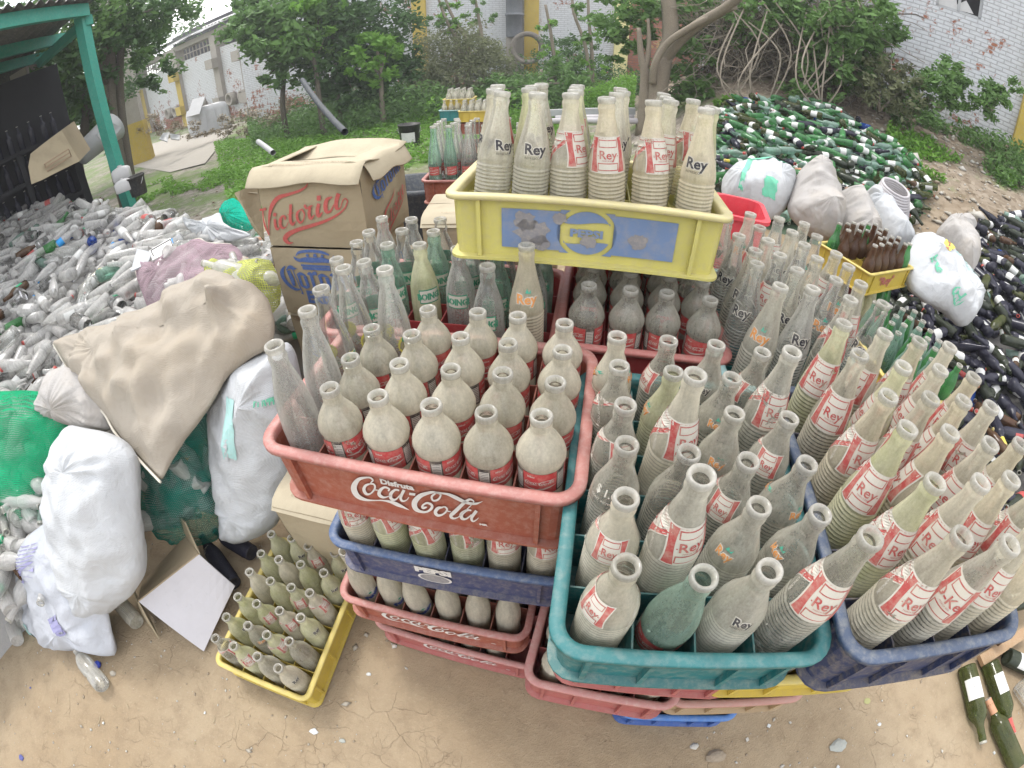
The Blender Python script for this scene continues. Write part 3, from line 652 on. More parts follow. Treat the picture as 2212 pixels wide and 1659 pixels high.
rT2 = make_crate('aqua', 4, 6, .437, .631, .827, -.129, .112, 'pale aqua crate of tall clear bottles behind the teal crate', G1)
def selT2(i, j):
    k = (i*5+j*3) % 7
    art, wd = {0: ('orange', 'orange-lettered'), 1: ('black', 'black-lettered'), 2: ('black', 'black-lettered'), 3: ('shield', 'shield-label'), 4: ('shield', 'shield-label'), 5: (None, 'plain'), 6: ('orange', 'orange-lettered')}[k]
    if i == 0 and j in (1, 2, 3): art, wd = 'black', 'black-lettered'
    if (i, j) == (0, 0): art, wd = 'orange', 'orange-lettered'
    if (i, j) == (1, 0): art, wd = 'black', 'black-lettered'
    return ('reytall', 'clear_glass' if (i+j) % 2 else 'hazy_glass', art, f'tall {wd} bottle', random.uniform(-.5, .5))
fill(rT2, 4, 6, selT2, 'aqua crate', SB)

rB = make_crate('navy', 4, 6, .440, .137, .829, -.157, .125, 'deep navy crate caked with dust, full of litre bottles', G1, cornr=.035)
def selB(i, j):
    if (i, j) == (1, 0): return ('reylitre', 'hazy_glass', 'okey', 'litre bottle with O-K label', .2)
    if i == 3 and j == 0: return ('reylitre', 'tan_glass', None, 'rusty tan litre bottle')
    g = 'moss_glass' if (i, j) in ((0, 5), (0, 2), (0, 1), (1, 4)) else ('tan_glass' if (i+j) % 2 else 'dusty_glass')
    rzs = {(0, 0): .85, (0, 1): 1.0, (0, 2): .1, (0, 3): .8, (0, 4): .1, (0, 5): -.1, (1, 1): .25, (1, 2): -1.3, (2, 0): .9, (1, 3): .2}
    return ('reylitre', g, 'shield', 'tall dusty litre bottle', rzs.get((i, j), random.uniform(-1.3, 1.3)))
fill(rB, 4, 6, selB, 'navy crate', SB)

rR1 = make_crate('scarlet', 6, 4, -.340, .807, .829, -.172, .112, 'red crate of green-label bottles behind the Disfruta crate', G1)
def selR1(i, j):
    if (i, j) in ((2, 0), (3, 0), (4, 3), (5, 3)): return None
    if (i, j) == (5, 0): return ('reytall', 'tan_glass', 'orange', 'mud-stained ribbed bottle', 0)
    return ('boing', 'aqua_glass' if (i*j) % 3 == 1 else ('moss_glass' if (i, j) in ((2, 1),) else 'clear_glass'), 'boing', 'green-label juice bottle', random.uniform(-.35, .35))
fill(rR1, 6, 4, selR1, 'red crate behind Disfruta crate', SB)
rR2 = make_crate('scarlet', 4, 6, .142, .745, .833, -.17, .112, 'red crate of clear cola bottles beside the aqua crate', G1)
fill(rR2, 4, 6, lambda i, j: ('coke', 'hazy_glass', 'coke', 'clear stubby cola bottle', random.uniform(-.9, .9)) if j < 5 else None, 'red crate beside aqua crate', SB)
rY = make_crate('lemon', 6, 4, -.048, .840, 1.076, -.17, .122, 'lemon yellow crate with blue painted panel, highest of all', G1, art=art_pepsi, cornr=.014, lip=.014)
YY = ['black', 'black', 'shield', 'shield', 'shield', 'black']
def selY(i, j):
    if (i, j) in ((0, 3), (5, 3)): return None
    art = YY[i] if j == 0 else random.choice(['black', 'shield', 'shield', 'black'])
    g = ['hazy_glass', 'hazy_glass', 'dusty_glass', 'tan_glass', 'tan_glass', 'tan_glass'][i] if j == 0 else random.choice(['hazy_glass', 'dusty_glass', 'tan_glass', 'moss_glass'])
    return ('reytall', g, art, 'tall black-lettered bottle' if art == 'black' else 'tall shield-label bottle', [.55, .1, .95, .1, .75, -.2][i] if j == 0 else random.uniform(-.8, .8))
fill(rY, 6, 4, selY, 'lemon yellow crate', SB, tiltamt=.045)

# tiers below the front stacks
c1 = make_crate('coral', 4, 6, *from_corner(pz(1190, 1440, .675), -.21), .560, -.21, .115, 'dusty coral crate directly under the teal crate', G1)
fill(c1, 4, 6, lambda i, j: ('rey', 'dusty_glass', None if (i+j) % 2 else 'shield', 'dusty ribbed bottle') if (j == 0 or i == 0) else None, 'coral crate under teal crate', SB)
c2 = make_crate('coral', 4, 6, *from_corner(pz(1124, 1474, .40), -.27), .262, -.27, .138, 'faded coral crate under the other coral crate, nearest corner to blue stack', G1)
fill(c2, 4, 6, lambda i, j: ('fanta' if j > 3 else 'coke', 'dusty_glass', 'fanta' if j > 3 else None, 'dusty squat bottle') if (j == 0 or i == 0) else None, 'lower coral crate', SB)
c0 = make_crate('coral', 4, 6, c2.location.x+.03, c2.location.y+.05, .008, -.25, .115, 'coral crate on the dirt beneath both coral crates', G1)
y2 = make_crate('yellow', 4, 6, *from_corner(pz(1560, 1480, .665), -.175), .565, -.175, .10, 'yellow crate wedged under the navy crate', G1, cornr=.02)
fill(y2, 4, 6, lambda i, j: ('rey', 'dusty_glass', None, 'dusty ribbed bottle') if j == 0 else None, 'yellow crate under navy crate', SB)
c3 = make_crate('tan', 4, 6, *from_corner(pz(1440, 1528, .385), -.143), .285, -.143, .10, 'muddy pink crate under the wedged yellow crate', G1)
fill(c3, 4, 6, lambda i, j: ('rey', 'dusty_glass', None, 'dusty ribbed bottle') if j == 0 else None, 'muddy pink crate', SB)
Pq = pz(1614, 1556, .115); q_ = from_corner(Pq - Vector((math.cos(-.17), math.sin(-.17), 0))*.37, -.17)
b0 = make_crate('royal', 4, 6, *q_, .006, -.17, .110, 'bright blue crate resting on the dirt under the muddy pink crate', G1)
fill(b0, 4, 6, lambda i, j: ('coke', 'dusty_glass', None, 'dusty squat bottle') if j == 0 else None, 'bright blue crate on dirt', SB)
for nm, (x_, y_, yw, nu_, nv_) in {'green-label bottle crate': (-.34, .807, -.172, 6, 4), 'clear cola bottle crate': (.142, .745, -.17, 4, 6), 'aqua crate': (.437, .631, -.129, 4, 6)}.items():
    for lv, zz in enumerate((.008, .285, .560)):
        make_crate(['red', 'blue', 'coral'][lv], nu_, nv_, x_+random.uniform(-.006, .006), y_+.012, zz, yw, .112, f'{["lowest red", "middle blue", "upper coral"][lv]} crate in the stack holding up the {nm}', G1)
# a few bottle crates under them keep the tiers apart
# small yellow crate on the ground
rS = make_crate('yellow', 4, 6, -.826, .330, .012, -.187, .105, 'small yellow crate of mossy bottles standing alone on the dirt', G1, lip=.010, cornr=.02)
def selS(i, j):
    art = {(0, 0): 'shield', (1, 0): 'shield', (3, 0): 'black', (0, 1): 'black', (1, 1): 'orange', (2, 1): 'shield', (1, 2): 'okey', (2, 2): 'shield', (3, 2): 'black', (2, 3): 'shield', (3, 3): 'shield', (3, 4): 'black', (2, 5): 'shield', (1, 5): 'black', (3, 5): 'black'}.get((i, j))
    g = 'hazy_glass' if j < 2 and (i+j) % 2 == 0 else ('moss_glass' if (i+2*j) % 3 else 'dusty_glass')
    return ('rey', g, art, 'mossy soda bottle' if g == 'moss_glass' else 'dusty soda bottle', random.uniform(-.4, .6))
fill(rS, 4, 6, selS, 'yellow crate on dirt', SB)

# beer crate and the ones beneath it, on the right
def corner2(x, y, yaw): c_, s_ = math.cos(yaw), math.sin(yaw); return x+c_*.0595-s_*.0595, y+s_*.0595+c_*.0595
bc = make_crate('yellow', 6, 4, *corner2(1.59, 1.58, .35), .62, .35, .112, 'yellow crate of brown beer bottles beside the white sacks', G1, art=art_rey, cornr=.012, lip=.010)
def selBC(i, j):
    if (i, j) == (5, 0): return ('rey', 'heap_green', None, 'bright green bottle')
    if (i, j) in ((0, 3), (4, 3)): return ('beer', 'heap_green', None, 'green longneck bottle')
    if (i, j) in ((1, 1), (0, 1)): return None
    return ('beer', 'beer_brown', None, 'brown longneck beer bottle')
fill(bc, 6, 4, selBC, 'beer crate', SB, tiltamt=.06)
bc2 = make_crate('coral', 6, 4, *corner2(1.60, 1.60, .37), .325, .37, .112, 'rust red crate of pale green bottles under the beer crate', G1)
fill(bc2, 6, 4, lambda i, j: ('reytall', 'moss_glass' if i < 4 else 'heap_green', 'black' if i == 0 else None, 'pale green soda bottle') if j == 0 or i == 0 else None, 'rust red crate under beer crate', SB)
bc3 = make_crate('red', 6, 4, *corner2(1.62, 1.62, .33), .03, .33, .112, 'lowest red crate under the beer crate, among dark bottles', G1)
gP = pz(1962, 812, .60)
gc = make_crate('yellow', 4, 6, gP.x, gP.y, .44, -.15, .10, 'yellow crate of small green bottles beyond the navy crate', G1)
fill(gc, 4, 6, lambda i, j: ('boing', 'heap_green' if (i+j) % 3 == 0 else 'heap_teal', None, 'small green bottle'), 'yellow crate beyond navy crate', SB)
for lv, zz in enumerate((.01, .22)):
    make_crate('red', 4, 6, gP.x, gP.y, zz, -.15, .10, f'{["lower", "upper"][lv]} red crate under the crate of small green bottles', G1)
# cola crate further back
kc = make_crate('red', 6, 4, *corner2(*azr(-11.2, 2.1)[:2], -.10), .765, -.10, .112, 'brick red crate of green-glass cola bottles behind the cartons', G1)
def selK(i, j):
    return ('cokegreen', 'aqua_glass' if i < 2 and j == 0 else 'clear_glass', 'coke', 'tall green cola bottle' if i < 2 and j == 0 else 'tall clear cola bottle', random.uniform(-.3, .5))
rk = kc.location
fill(kc, 6, 4, selK, 'crate behind cartons', SB, floor=.09)
for lv, zz in enumerate((.02, .27, .52)):
    make_crate('red', 6, 4, rk.x, rk.y, zz, -.10, .112, f'{["lowest", "middle", "upper"][lv]} red crate beneath the green-glass cola bottles', G1)
# ---------------------------------------------------------------- ground
def mat_ground():
    m, t = nodes('ground_dirt'); v = N(t, 'ShaderNodeTexCoord').outputs['Object']
    g = N(t, 'ShaderNodeNewGeometry'); sx = N(t, 'ShaderNodeSeparateXYZ'); L(t, g.outputs['Position'], sx.inputs[0])
    n1 = noise_(t, 1.2, 5, vec=v); n2 = noise_(t, 14, 6, .65, vec=v); n3 = noise_(t, 95, 4, .7, vec=v); n4 = noise_(t, 320, 3, .7, vec=v)
    c = mixc(t, ramp(t, n1, .35, .65), (0.304, 0.228, 0.144), (0.357, 0.285, 0.194))
    c = mixc(t, math_(t, 'MULTIPLY', ramp(t, n2, .45, .72), .55), c, (0.205, 0.152, 0.099))
    c = mixc(t, math_(t, 'MULTIPLY', ramp(t, n3, .56, .74), .6), c, (0.426, 0.357, 0.258))
    c = mixc(t, math_(t, 'MULTIPLY', ramp(t, n4, .60, .72), .5), c, (.20, .15, .10))
    # drying cracks: warped cell borders, present only in patches
    wn = N(t, 'ShaderNodeTexNoise'); wn.inputs['Scale'].default_value = 9; wn.inputs['Detail'].default_value = 4; L(t, v, wn.inputs[0])
    wm = N(t, 'ShaderNodeVectorMath', operation='MULTIPLY_ADD'); L(t, wn.outputs['Color'], wm.inputs[0]); wm.inputs[1].default_value = (.10, .10, .10); L(t, v, wm.inputs[2])
    def crack(sc, wd, lo, hi, ns_):
        vo = N(t, 'ShaderNodeTexVoronoi', feature='DISTANCE_TO_EDGE'); vo.inputs['Scale'].default_value = sc; L(t, wm.outputs[0], vo.inputs[0])
        e = math_(t, 'SUBTRACT', 1.0, ramp(t, vo.outputs['Distance'], 0, wd))
        return math_(t, 'MULTIPLY', e, ramp(t, noise_(t, ns_, 3, vec=v), lo, hi))
    ck = math_(t, 'MAXIMUM', crack(10, .013, .52, .60, 3.1), crack(27, .03, .56, .66, 4.3))
    c = mixc(t, math_(t, 'MULTIPLY', ck, .45), c, (.17, .12, .075))
    # grass greening and gravel further off
    dist = N(t, 'ShaderNodeVectorMath', operation='LENGTH'); L(t, g.outputs['Position'], dist.inputs[0])
    far = ramp(t, math_(t, 'MULTIPLY', dist.outputs['Value'], .1), .38, .62)
    gv = N(t, 'ShaderNodeTexVoronoi'); gv.inputs['Scale'].default_value = 16; L(t, v, gv.inputs[0])
    grav = mixc(t, gv.outputs['Color'], (0.167, 0.152, 0.129), (0.380, 0.365, 0.327)); 
    bw = N(t, 'ShaderNodeRGBToBW'); L(t, gv.outputs['Color'], bw.inputs[0]); grav = mixc(t, bw.outputs[0], (0.144, 0.125, 0.099), (0.350, 0.319, 0.274))
    gx = ramp(t, math_(t, 'ADD', math_(t, 'MULTIPLY', sx.outputs[0], .1), .2), .35, .55); gn = math_(t, 'SUBTRACT', noise_(t, .9, 5, .7, vec=v), math_(t, 'MULTIPLY', gx, .14))
    gf = mixc(t, ramp(t, gn, .42, .58), mixc(t, gx, grav, mixc(t, bw.outputs[0], (0.152, 0.114, 0.076), (0.334, 0.281, 0.220))), (.13, .19, .06))
    c = mixc(t, far, c, gf)
    h = math_(t, 'ADD', math_(t, 'MULTIPLY', n2, .6), math_(t, 'MULTIPLY', n3, .5)); h = math_(t, 'SUBTRACT', h, math_(t, 'MULTIPLY', ck, .6))
    h = math_(t, 'ADD', h, math_(t, 'MULTIPLY', n4, .3))
    out(t, pbsdf(t, c, .95, bump(t, h, .6, .02), .15))
mat_ground()
def make_ground():
    rs = [0, .3, .6] + list(np.linspace(.9, 9, 60)) + list(np.geomspace(9.5, 400, 26)); na = 180
    V = [(0, 0, 0)]
    for r_ in rs[1:]:
        for k in range(na):
            a = 2*PI*k/na; x, y = r_*math.sin(a), r_*math.cos(a); V.append((x, y, terrain(x, y) if r_ < 60 else 0))
    F = [(0, 1+(k+1) % na, 1+k) for k in range(na)]
    for i in range(len(rs)-2):
        for k in range(na): a = 1+i*na+k; b = 1+i*na+(k+1) % na; F.append((a, b, b+na, a+na))
    mb = MB(); mb.add(V, F); return prop(mb.build('ground', ['ground_dirt'], smooth=True), kind='structure')
make_ground()

# ---------------------------------------------------------------- scattered bits: pebbles near the camera
def scatter_mesh(name, base_V, base_F, Ms, mats, mi=None, smooth=False):
    """one mesh from many placed copies: Ms (n,4,4)"""
    n = len(Ms); nv = len(base_V); VH = np.concatenate([base_V, np.ones((nv, 1))], 1)
    V = np.einsum('nij,vj->nvi', Ms[:, :3, :], VH).reshape(-1, 3)
    F = (base_F[None] + (np.arange(n)*nv)[:, None, None]).reshape(-1, base_F.shape[1])
    mis = None
    if mi is not None: mis = mi if len(mi) == len(F) else np.tile(mi, n)
    return npmesh(name, V, F, mats, mis, smooth)
for i_, c in enumerate(((.33, .30, .25), (.24, .19, .135), (.43, .41, .37))): simple('stone%d' % i_, c, .85, .3, 60, bmp=.4)
def pebbles():
    ico = np.array([(1, 0, 0), (-1, 0, 0), (0, 1, 0), (0, -1, 0), (0, 0, 1), (0, 0, -1)], float)
    F = np.array([(0, 2, 4), (2, 1, 4), (1, 3, 4), (3, 0, 4), (2, 0, 5), (1, 2, 5), (3, 1, 5), (0, 3, 5)])
    Ms, mi = [], []
    for k in range(6400):
        if k < 3400: r_ = .45+2.3*RNG.random()**.8; az = RNG.uniform(-100, 105)
        else: r_ = 3.2+6.0*RNG.random(); az = RNG.uniform(-50, 62) if k < 5000 else RNG.uniform(40, 64)
        x, y = r_*math.sin(R(az)), r_*math.cos(R(az)); s = (.0016+.0045*RNG.random()**3) * (1 if k < 3400 else 5 if k < 5000 else 9)
        if RNG.random() < .03: s *= 2.2
        A = Matrix.Translation((x, y, terrain(x, y)+s*.2)) @ Matrix.Rotation(RNG.uniform(0, 6.3), 4, 'Z') @ Matrix.Rotation(RNG.uniform(-.4, .4), 4, 'X') @ Matrix.Diagonal((s*RNG.uniform(.8, 1.7), s*RNG.uniform(.7, 1.1), s*RNG.uniform(.4, .8), 1))
        Ms.append(np.array(A)); mi += [int(RNG.integers(0, 3))]*8
    o = link('gravel', scatter_mesh('gravel', ico, F, np.array(Ms), ['stone0', 'stone1', 'stone2'], np.array(mi)))
    prop(o, 'small pale stones and grit strewn over the dirt', 'gravel', kind='stuff')
pebbles()
simple('stone_grey', (.30, .32, .30), .8, .3, 30, bmp=.3); simple('shard_blue', (.06, .07, .25), .3, .1); simple('shard_clear', (.50, .52, .52), .3, .2); simple('leaf_dry', (.30, .30, .12), .8, .2)
def chunk(name, x, y, s, mat, label, cat, fl=.45):
    mb = MB(); P = pz(x, y, 0); rnd = random.Random(int(x*7+y)); n = 9
    lo = []
    for rr, zz in ((.7, -.2), (1, .1), (.75, fl), (.3, fl*1.25)):
        lo.append([(P.x+s*rr*rnd.uniform(.75, 1.15)*math.cos(2*PI*k/n), P.y+s*rr*.75*rnd.uniform(.75, 1.15)*math.sin(2*PI*k/n), s*zz+.001) for k in range(n)])
    mb.loft(lo, 0, cap0=True, cap1=True); prop(mb.build(name, [mat]), label, cat)
chunk('stone', 1811, 1611, .034, 'stone_grey', 'flat grey-green stone on the bare dirt at the bottom right', 'stone', .3)
chunk('stone', 1545, 1635, .030, 'stone1', 'brown stone half buried below the bright blue crate', 'stone')
chunk('stone', 1500, 1612, .014, 'stone2', 'small pale pebble in front of the bright blue crate', 'stone')
chunk('stone', 245, 1455, .016, 'stone0', 'grey pebble beside the clear plastic bottle', 'stone')
chunk('glass_shard', 47, 1637, .016, 'shard_blue', 'dark blue glass shard in the bottom left corner', 'glass shard', .25)
chunk('glass_shard', 66, 1486, .006, 'shard_blue', 'tiny blue shard left of the plastic bottle', 'glass shard', .3)
chunk('glass_shard', 797, 1457, .008, 'shard_clear', 'whitish glass chip below the red stack', 'glass shard', .3)
chunk('glass_shard', 740, 1600, .011, 'stone_grey', 'grey glass chip on the dirt near the bottom edge', 'glass shard', .3)
chunk('glass_shard', 678, 1580, .014, 'shard_clear', 'oblong clear glass chip on the cracked dirt', 'glass shard', .2)
chunk('glass_shard', 1899, 1565, .009, 'shard_clear', 'bluish chip near the grey-green stone', 'glass shard', .3)
chunk('fallen_leaf', 1873, 1515, .014, 'leaf_dry', 'green leaf lying on the dirt beside the wedged yellow crate', 'leaf', .1)

# ---------------------------------------------------------------- sacks
def cloth(name, col, weave=380, dirty=.3, stain=(.36, .29, .20), bmp=.5, sheen=.3, col2=None):
    m, t = nodes(name); v = N(t, 'ShaderNodeTexCoord').outputs['Object']
    n1 = noise_(t, 3.5, 5, .65, vec=v); n2 = noise_(t, 22, 4, .6, vec=v)
    c = mixc(t, math_(t, 'MULTIPLY', ramp(t, n1, .45, .75), dirty), tuple(col), stain)
    c = mixc(t, math_(t, 'MULTIPLY', ramp(t, n2, .55, .8), dirty*.5), c, tuple(x*.6 for x in stain))
    sx = N(t, 'ShaderNodeSeparateXYZ'); L(t, v, sx.inputs[0]); w_ = []
    for i in (0, 1, 2): w_.append(math_(t, 'SINE', math_(t, 'MULTIPLY', sx.outputs[i], weave*(1+.13*i))))
    wv = math_(t, 'ADD', math_(t, 'MULTIPLY', w_[0], w_[2]), math_(t, 'MULTIPLY', w_[1], .7))
    c = mixc(t, math_(t, 'MULTIPLY', math_(t, 'ADD', wv, 1.0), .07), c, tuple(x*.62 for x in col))
    h = math_(t, 'ADD', math_(t, 'MULTIPLY', wv, .03), math_(t, 'MULTIPLY', noise_(t, 11, 5, .5, vec=v, dist=.4), 1.5))
    out(t, pbsdf(t, c, .8, bump(t, h, bmp, .02), .25))
cloth('jute_beige', (.36, .32, .265), 1500, .5); cloth('poly_white', (.52, .535, .55), 1500, .22, (.45, .42, .36), .8)
cloth('poly_grey', (.44, .42, .40), 1500, .4, (.38, .30, .20), .8); cloth('poly_print', (.47, .49, .53), 1500, .25, (.42, .40, .40), .8)
def net(name, col, scale, open_):
    m, t = nodes(name); v = N(t, 'ShaderNodeTexCoord').outputs['Object']
    wn = N(t, 'ShaderNodeTexNoise'); wn.inputs['Scale'].default_value = 5; L(t, v, wn.inputs[0])
    wm = N(t, 'ShaderNodeVectorMath', operation='MULTIPLY_ADD'); L(t, wn.outputs['Color'], wm.inputs[0]); wm.inputs[1].default_value = (.07,)*3; L(t, v, wm.inputs[2])
    sx = N(t, 'ShaderNodeSeparateXYZ'); L(t, wm.outputs[0], sx.inputs[0])
    a = math_(t, 'SINE', math_(t, 'MULTIPLY', math_(t, 'ADD', sx.outputs[0], sx.outputs[1]), scale))
    b = math_(t, 'SINE', math_(t, 'MULTIPLY', math_(t, 'ADD', sx.outputs[2], math_(t, 'MULTIPLY', sx.outputs[1], .5)), scale*1.05))
    th_ = math_(t, 'MAXIMUM', ramp(t, a, .0, .55), ramp(t, b, .0, .55))
    fac = math_(t, 'ADD', math_(t, 'MULTIPLY', th_, 1-open_), ramp(t, noise_(t, 6, 4, vec=v), .50, .9), True)
    lw = N(t, 'ShaderNodeLayerWeight'); lw.inputs['Blend'].default_value = .4
    fac = math_(t, 'ADD', fac, math_(t, 'MULTIPLY', lw.outputs['Facing'], .45), True)
    c = mixc(t, noise_(t, 9, 4, vec=v), tuple(x*.65 for x in col), tuple(min(1, x*1.3) for x in col))
    d = N(t, 'ShaderNodeBsdfDiffuse'); L(t, c, d.inputs[0]); tl = N(t, 'ShaderNodeBsdfTranslucent'); L(t, c, tl.inputs[0])
    ms = N(t, 'ShaderNodeMixShader', i_0=.35); L(t, d.outputs[0], ms.inputs[1]); L(t, tl.outputs[0], ms.inputs[2])
    tr = N(t, 'ShaderNodeBsdfTransparent'); m2 = N(t, 'ShaderNodeMixShader'); L(t, fac, m2.inputs[0]); L(t, tr.outputs[0], m2.inputs[1]); L(t, ms.outputs[0], m2.inputs[2])
    out(t, m2.outputs[0])
net('net_green', (.03, .42, .20), 700, .25); net('net_teal', (.02, .22, .17), 800, .42); net('net_pink', (.46, .34, .38), 700, .40); net('net_yellow', (.62, .66, .20), 650, .25); net('net_aqua', (.02, .50, .36), 600, .15)
simple('seam_thread', (.62, .58, .50), .8, .3, 40); simple('print_aqua', (.36, .60, .58), .8, .3, 30); simple('print_violet', (.22, .22, .42), .8, .4, 60); simple('print_mint', (.12, .50, .33), .8, .3, 40); simple('print_sack_yellow', (.75, .65, .10), .8, .2, 40)

def plane_of(anch):
    P = [pz(*a) if len(a) == 3 else pr(a[0], a[1], a[3]) for a in anch]
    n_ = (P[1]-P[0]).cross(P[2]-P[0]).normalized(); C0 = Vector((0, 0, CAMZ))
    if n_.dot(C0-P[0]) < 0: n_ = -n_
    return P[0], n_
SACKS = {}
def sack(name, outline, anch, thick, mat, label, group=None, cat='sack', spine=None, lump=.026, seed=1, back=.8, bumps=(), seam=None, smooth_it=1, fold=.022, extra=None, nets=0):
    """stuffed bag: its outline laid on a plane in space, blown up to real thickness on both sides"""
    P0, n_ = plane_of(anch)
    e1 = Vector((0, 0, 1)).cross(n_).normalized(); e2 = n_.cross(e1)
    def to2(x, y): q = ppl(x, y, P0, n_)-P0; return np.array((q.dot(e1), q.dot(e2)))
    B = np.array([to2(*p) for p in outline])
    per = np.concatenate([B, B[:1]]); seg = np.hypot(*(np.diff(per, axis=0).T)); cs = np.concatenate([[0], np.cumsum(seg)]); nb = 110
    tt = np.linspace(0, cs[-1], nb, endpoint=False); Bd = np.stack([np.interp(tt, cs, per[:, k]) for k in (0, 1)], 1)
    for _ in range(smooth_it): Bd = .5*Bd + .25*np.roll(Bd, 1, 0)+.25*np.roll(Bd, -1, 0)
    if spine: S0, S1 = to2(*spine[0]), to2(*spine[1])
    else: S0 = S1 = Bd.mean(0)
    d = S1-S0; L2 = max(1e-9, d@d); s = np.clip(((Bd-S0)@d)/L2, 0, 1); C = S0+s[:, None]*d
    nr = 26; rnd = random.Random(seed); V = []
    wid = np.linalg.norm(Bd-C, axis=1); wn = np.minimum(1, wid/np.median(wid)); mis = []
    def surf(i, t, side):
        q = C[i]+(Bd[i]-C[i])*t
        prof = (1-t**2.0)**.74
        h = thick*prof*(.8+.2*1)
        W = P0+e1*q[0]+e2*q[1]; nz = Vector((q[0]*1.0, q[1]*1.0, seed*3.7+side))
        rg = 1-abs(mnoise.noise(nz*6+Vector((3, 1, 2))))*2.6; h += (lump*.8*mnoise.noise(nz*7)+lump*.9*max(-.4, rg)*.6+lump*.5*mnoise.noise(nz*17+Vector((5, 5, 5))))*min(1, prof*1.6)
        # creases running in from the border
        h += fold*mnoise.noise(Vector((i*.42, t*1.5, seed+9)))*math.sin(PI*min(1, t*1.02))**.7*(.4+.6*t); h += thick*.16*mnoise.noise(nz*4.2)
        if side > 0:
            for bx, by, br, bh in bumps_: h += bh*math.exp(-((q[0]-bx)**2+(q[1]-by)**2)/(2*br*br))
        return W+n_*(h if side > 0 else -h*back)
    bumps_ = []
    for bx, by, br, bh in bumps: q = to2(bx, by); bumps_.append((q[0], q[1], br, bh))
    for side in (1, -1):
        V.append(surf(0, 0, side)) if spine is None else None
        for j in range(0 if spine else 1, nr+(1 if side > 0 else 0)):
            for i in range(nb): V.append(surf(i, j/nr, side))
    mb = MB(); off = 0 if spine else 1
    rows = nr+1-off
    F = []
    if off: F += [(0, 1+i, 1+(i+1) % nb) for i in range(nb)]
    for j in range(rows-1):
        for i in range(nb): a = off+j*nb+i; b = off+j*nb+(i+1) % nb; F.append((a, a+nb, b+nb, b))
    fb = off+rows*nb; edge0 = off+(rows-1)*nb
    if off: F += [(fb, fb+1+(i+1) % nb, fb+1+i) for i in range(nb)]
    rb_ = rows-1
    for j in range(rb_-1):
        for i in range(nb): a = fb+off+j*nb+i; b = fb+off+j*nb+(i+1) % nb; F.append((a, b, b+nb, a+nb))
    lr = fb+off+(rb_-1)*nb
    for i in range(nb): F.append((lr+i, lr+(i+1) % nb, edge0+(i+1) % nb, edge0+i))
    if spine is not None:
        pass
    O = P0+e1*float(C.mean(0)[0])+e2*float(C.mean(0)[1])
    mb.add([v-O for v in V], F, 0)
    o = mb.build(name, [mat], None, smooth=True, loc=O); prop(o, label, cat, group)
    SACKS[name, seed] = (P0, n_, e1, e2, O)
    if seam:
        sb = MB(); pts = []
        for x, y in seam:
            q = ppl(x, y, P0, n_); pts.append(q-O+n_*.006)
        pts = [Vector(p) for p in catmull([tuple(p) for p in pts], 6)]
        sb.tube(pts, .0045, 5); sb.build('seam', ['seam_thread'], o, smooth=True)
    def on_surf(x, y, lift=.004):
        q = to2(x, y); best = 1e9
        rel = Bd-C; 
        # nearest spoke
        ang = None; D = q-C; cr_ = np.abs(rel[:, 0]*D[:, 1]-rel[:, 1]*D[:, 0])/np.maximum(1e-9, np.linalg.norm(rel, axis=1)); dt = (rel*D).sum(1)/np.maximum(1e-9, (rel*rel).sum(1))
        cr_[dt < 0] = 1e9; i = int(np.argmin(cr_)); t = float(min(.99, dt[i])); p = surf(i, t, 1); return p-O+n_*lift
    if extra: extra(o, on_surf)
    return o, O, n_, e1, e2
def decal(o, on, quadpts, mat, name='print', nu=8, nv=8, lift=.004):
    a, b, c, d = [np.array(p, float) for p in quadpts]; mb = MB(); vs = []
    for j in range(nv+1):
        for i in range(nu+1):
            u, v = i/nu, j/nv; p = (a*(1-u)+b*u)*(1-v)+(d*(1-u)+c*u)*v; vs.append(on(p[0], p[1], lift))
    mb.add(vs, [(j*(nu+1)+i, (j+1)*(nu+1)+i, (j+1)*(nu+1)+i+1, j*(nu+1)+i+1) for j in range(nv) for i in range(nu)]); return mb.build(name, [mat], o)
def decal_text(o, on, s, x, y, hgt, rot, mat, name='print', sx=1.0, bold=.03, lift=.005):
    vs, fs = text2d(s, bold); c_, s_ = math.cos(rot), math.sin(rot); mb = MB()
    mb.add([on(x+(vx*sx*c_+vy*s_)*hgt, y+(vx*sx*s_-vy*c_)*hgt, lift) for vx, vy in vs], fs); return mb.build(name, [mat], o)
SG = 'stuffed sacks lying left of the crates'
out_beige = [(118,745),(175,715),(225,705),(290,690),(330,660),(365,640),(400,620),(430,596),(442,588),(450,578),(462,582),(478,590),(497,590),(515,610),(545,608),(556,624),(578,640),(588,665),(596,700),(593,740),(572,762),(545,770),(520,790),(500,800),(478,830),(467,857),(445,892),(425,922),(405,945),(390,970),(372,995),(358,1014),(350,1042),(338,1030),(320,1012),(295,985),(270,958),(250,935),(225,892),(185,850),(165,820),(148,795),(130,765)]
sack('sack', out_beige, [(118,745,.72),(350,1042,.50),(590,650,.80)], .085, 'jute_beige', 'big beige burlap sack sprawled over the other sacks', SG, spine=((235,770),(500,680)), lump=.045, seed=3, seam=[(118,745),(148,797),(186,852),(226,893),(251,936),(296,986),(321,1013),(350,1043)], fold=.02,
     bumps=((505,672,.022,.05),(470,640,.02,.035),(300,745,.03,.03),(265,800,.025,.03),(400,690,.025,.03),(350,850,.03,.025),(430,760,.03,.03),(545,640,.02,.03),(390,930,.018,.02)))
def printW4(o, on):
    decal(o, on, [(522,838),(548,838),(550,960),(524,955)], 'print_aqua'); decal_text(o, on, 'HIDROM', 536, 940, 9, -PI/2, 'poly_white', 'print')
    decal_text(o, on, 'FERTIL', 610, 850, 10, -.05, 'print_mint', 'print')
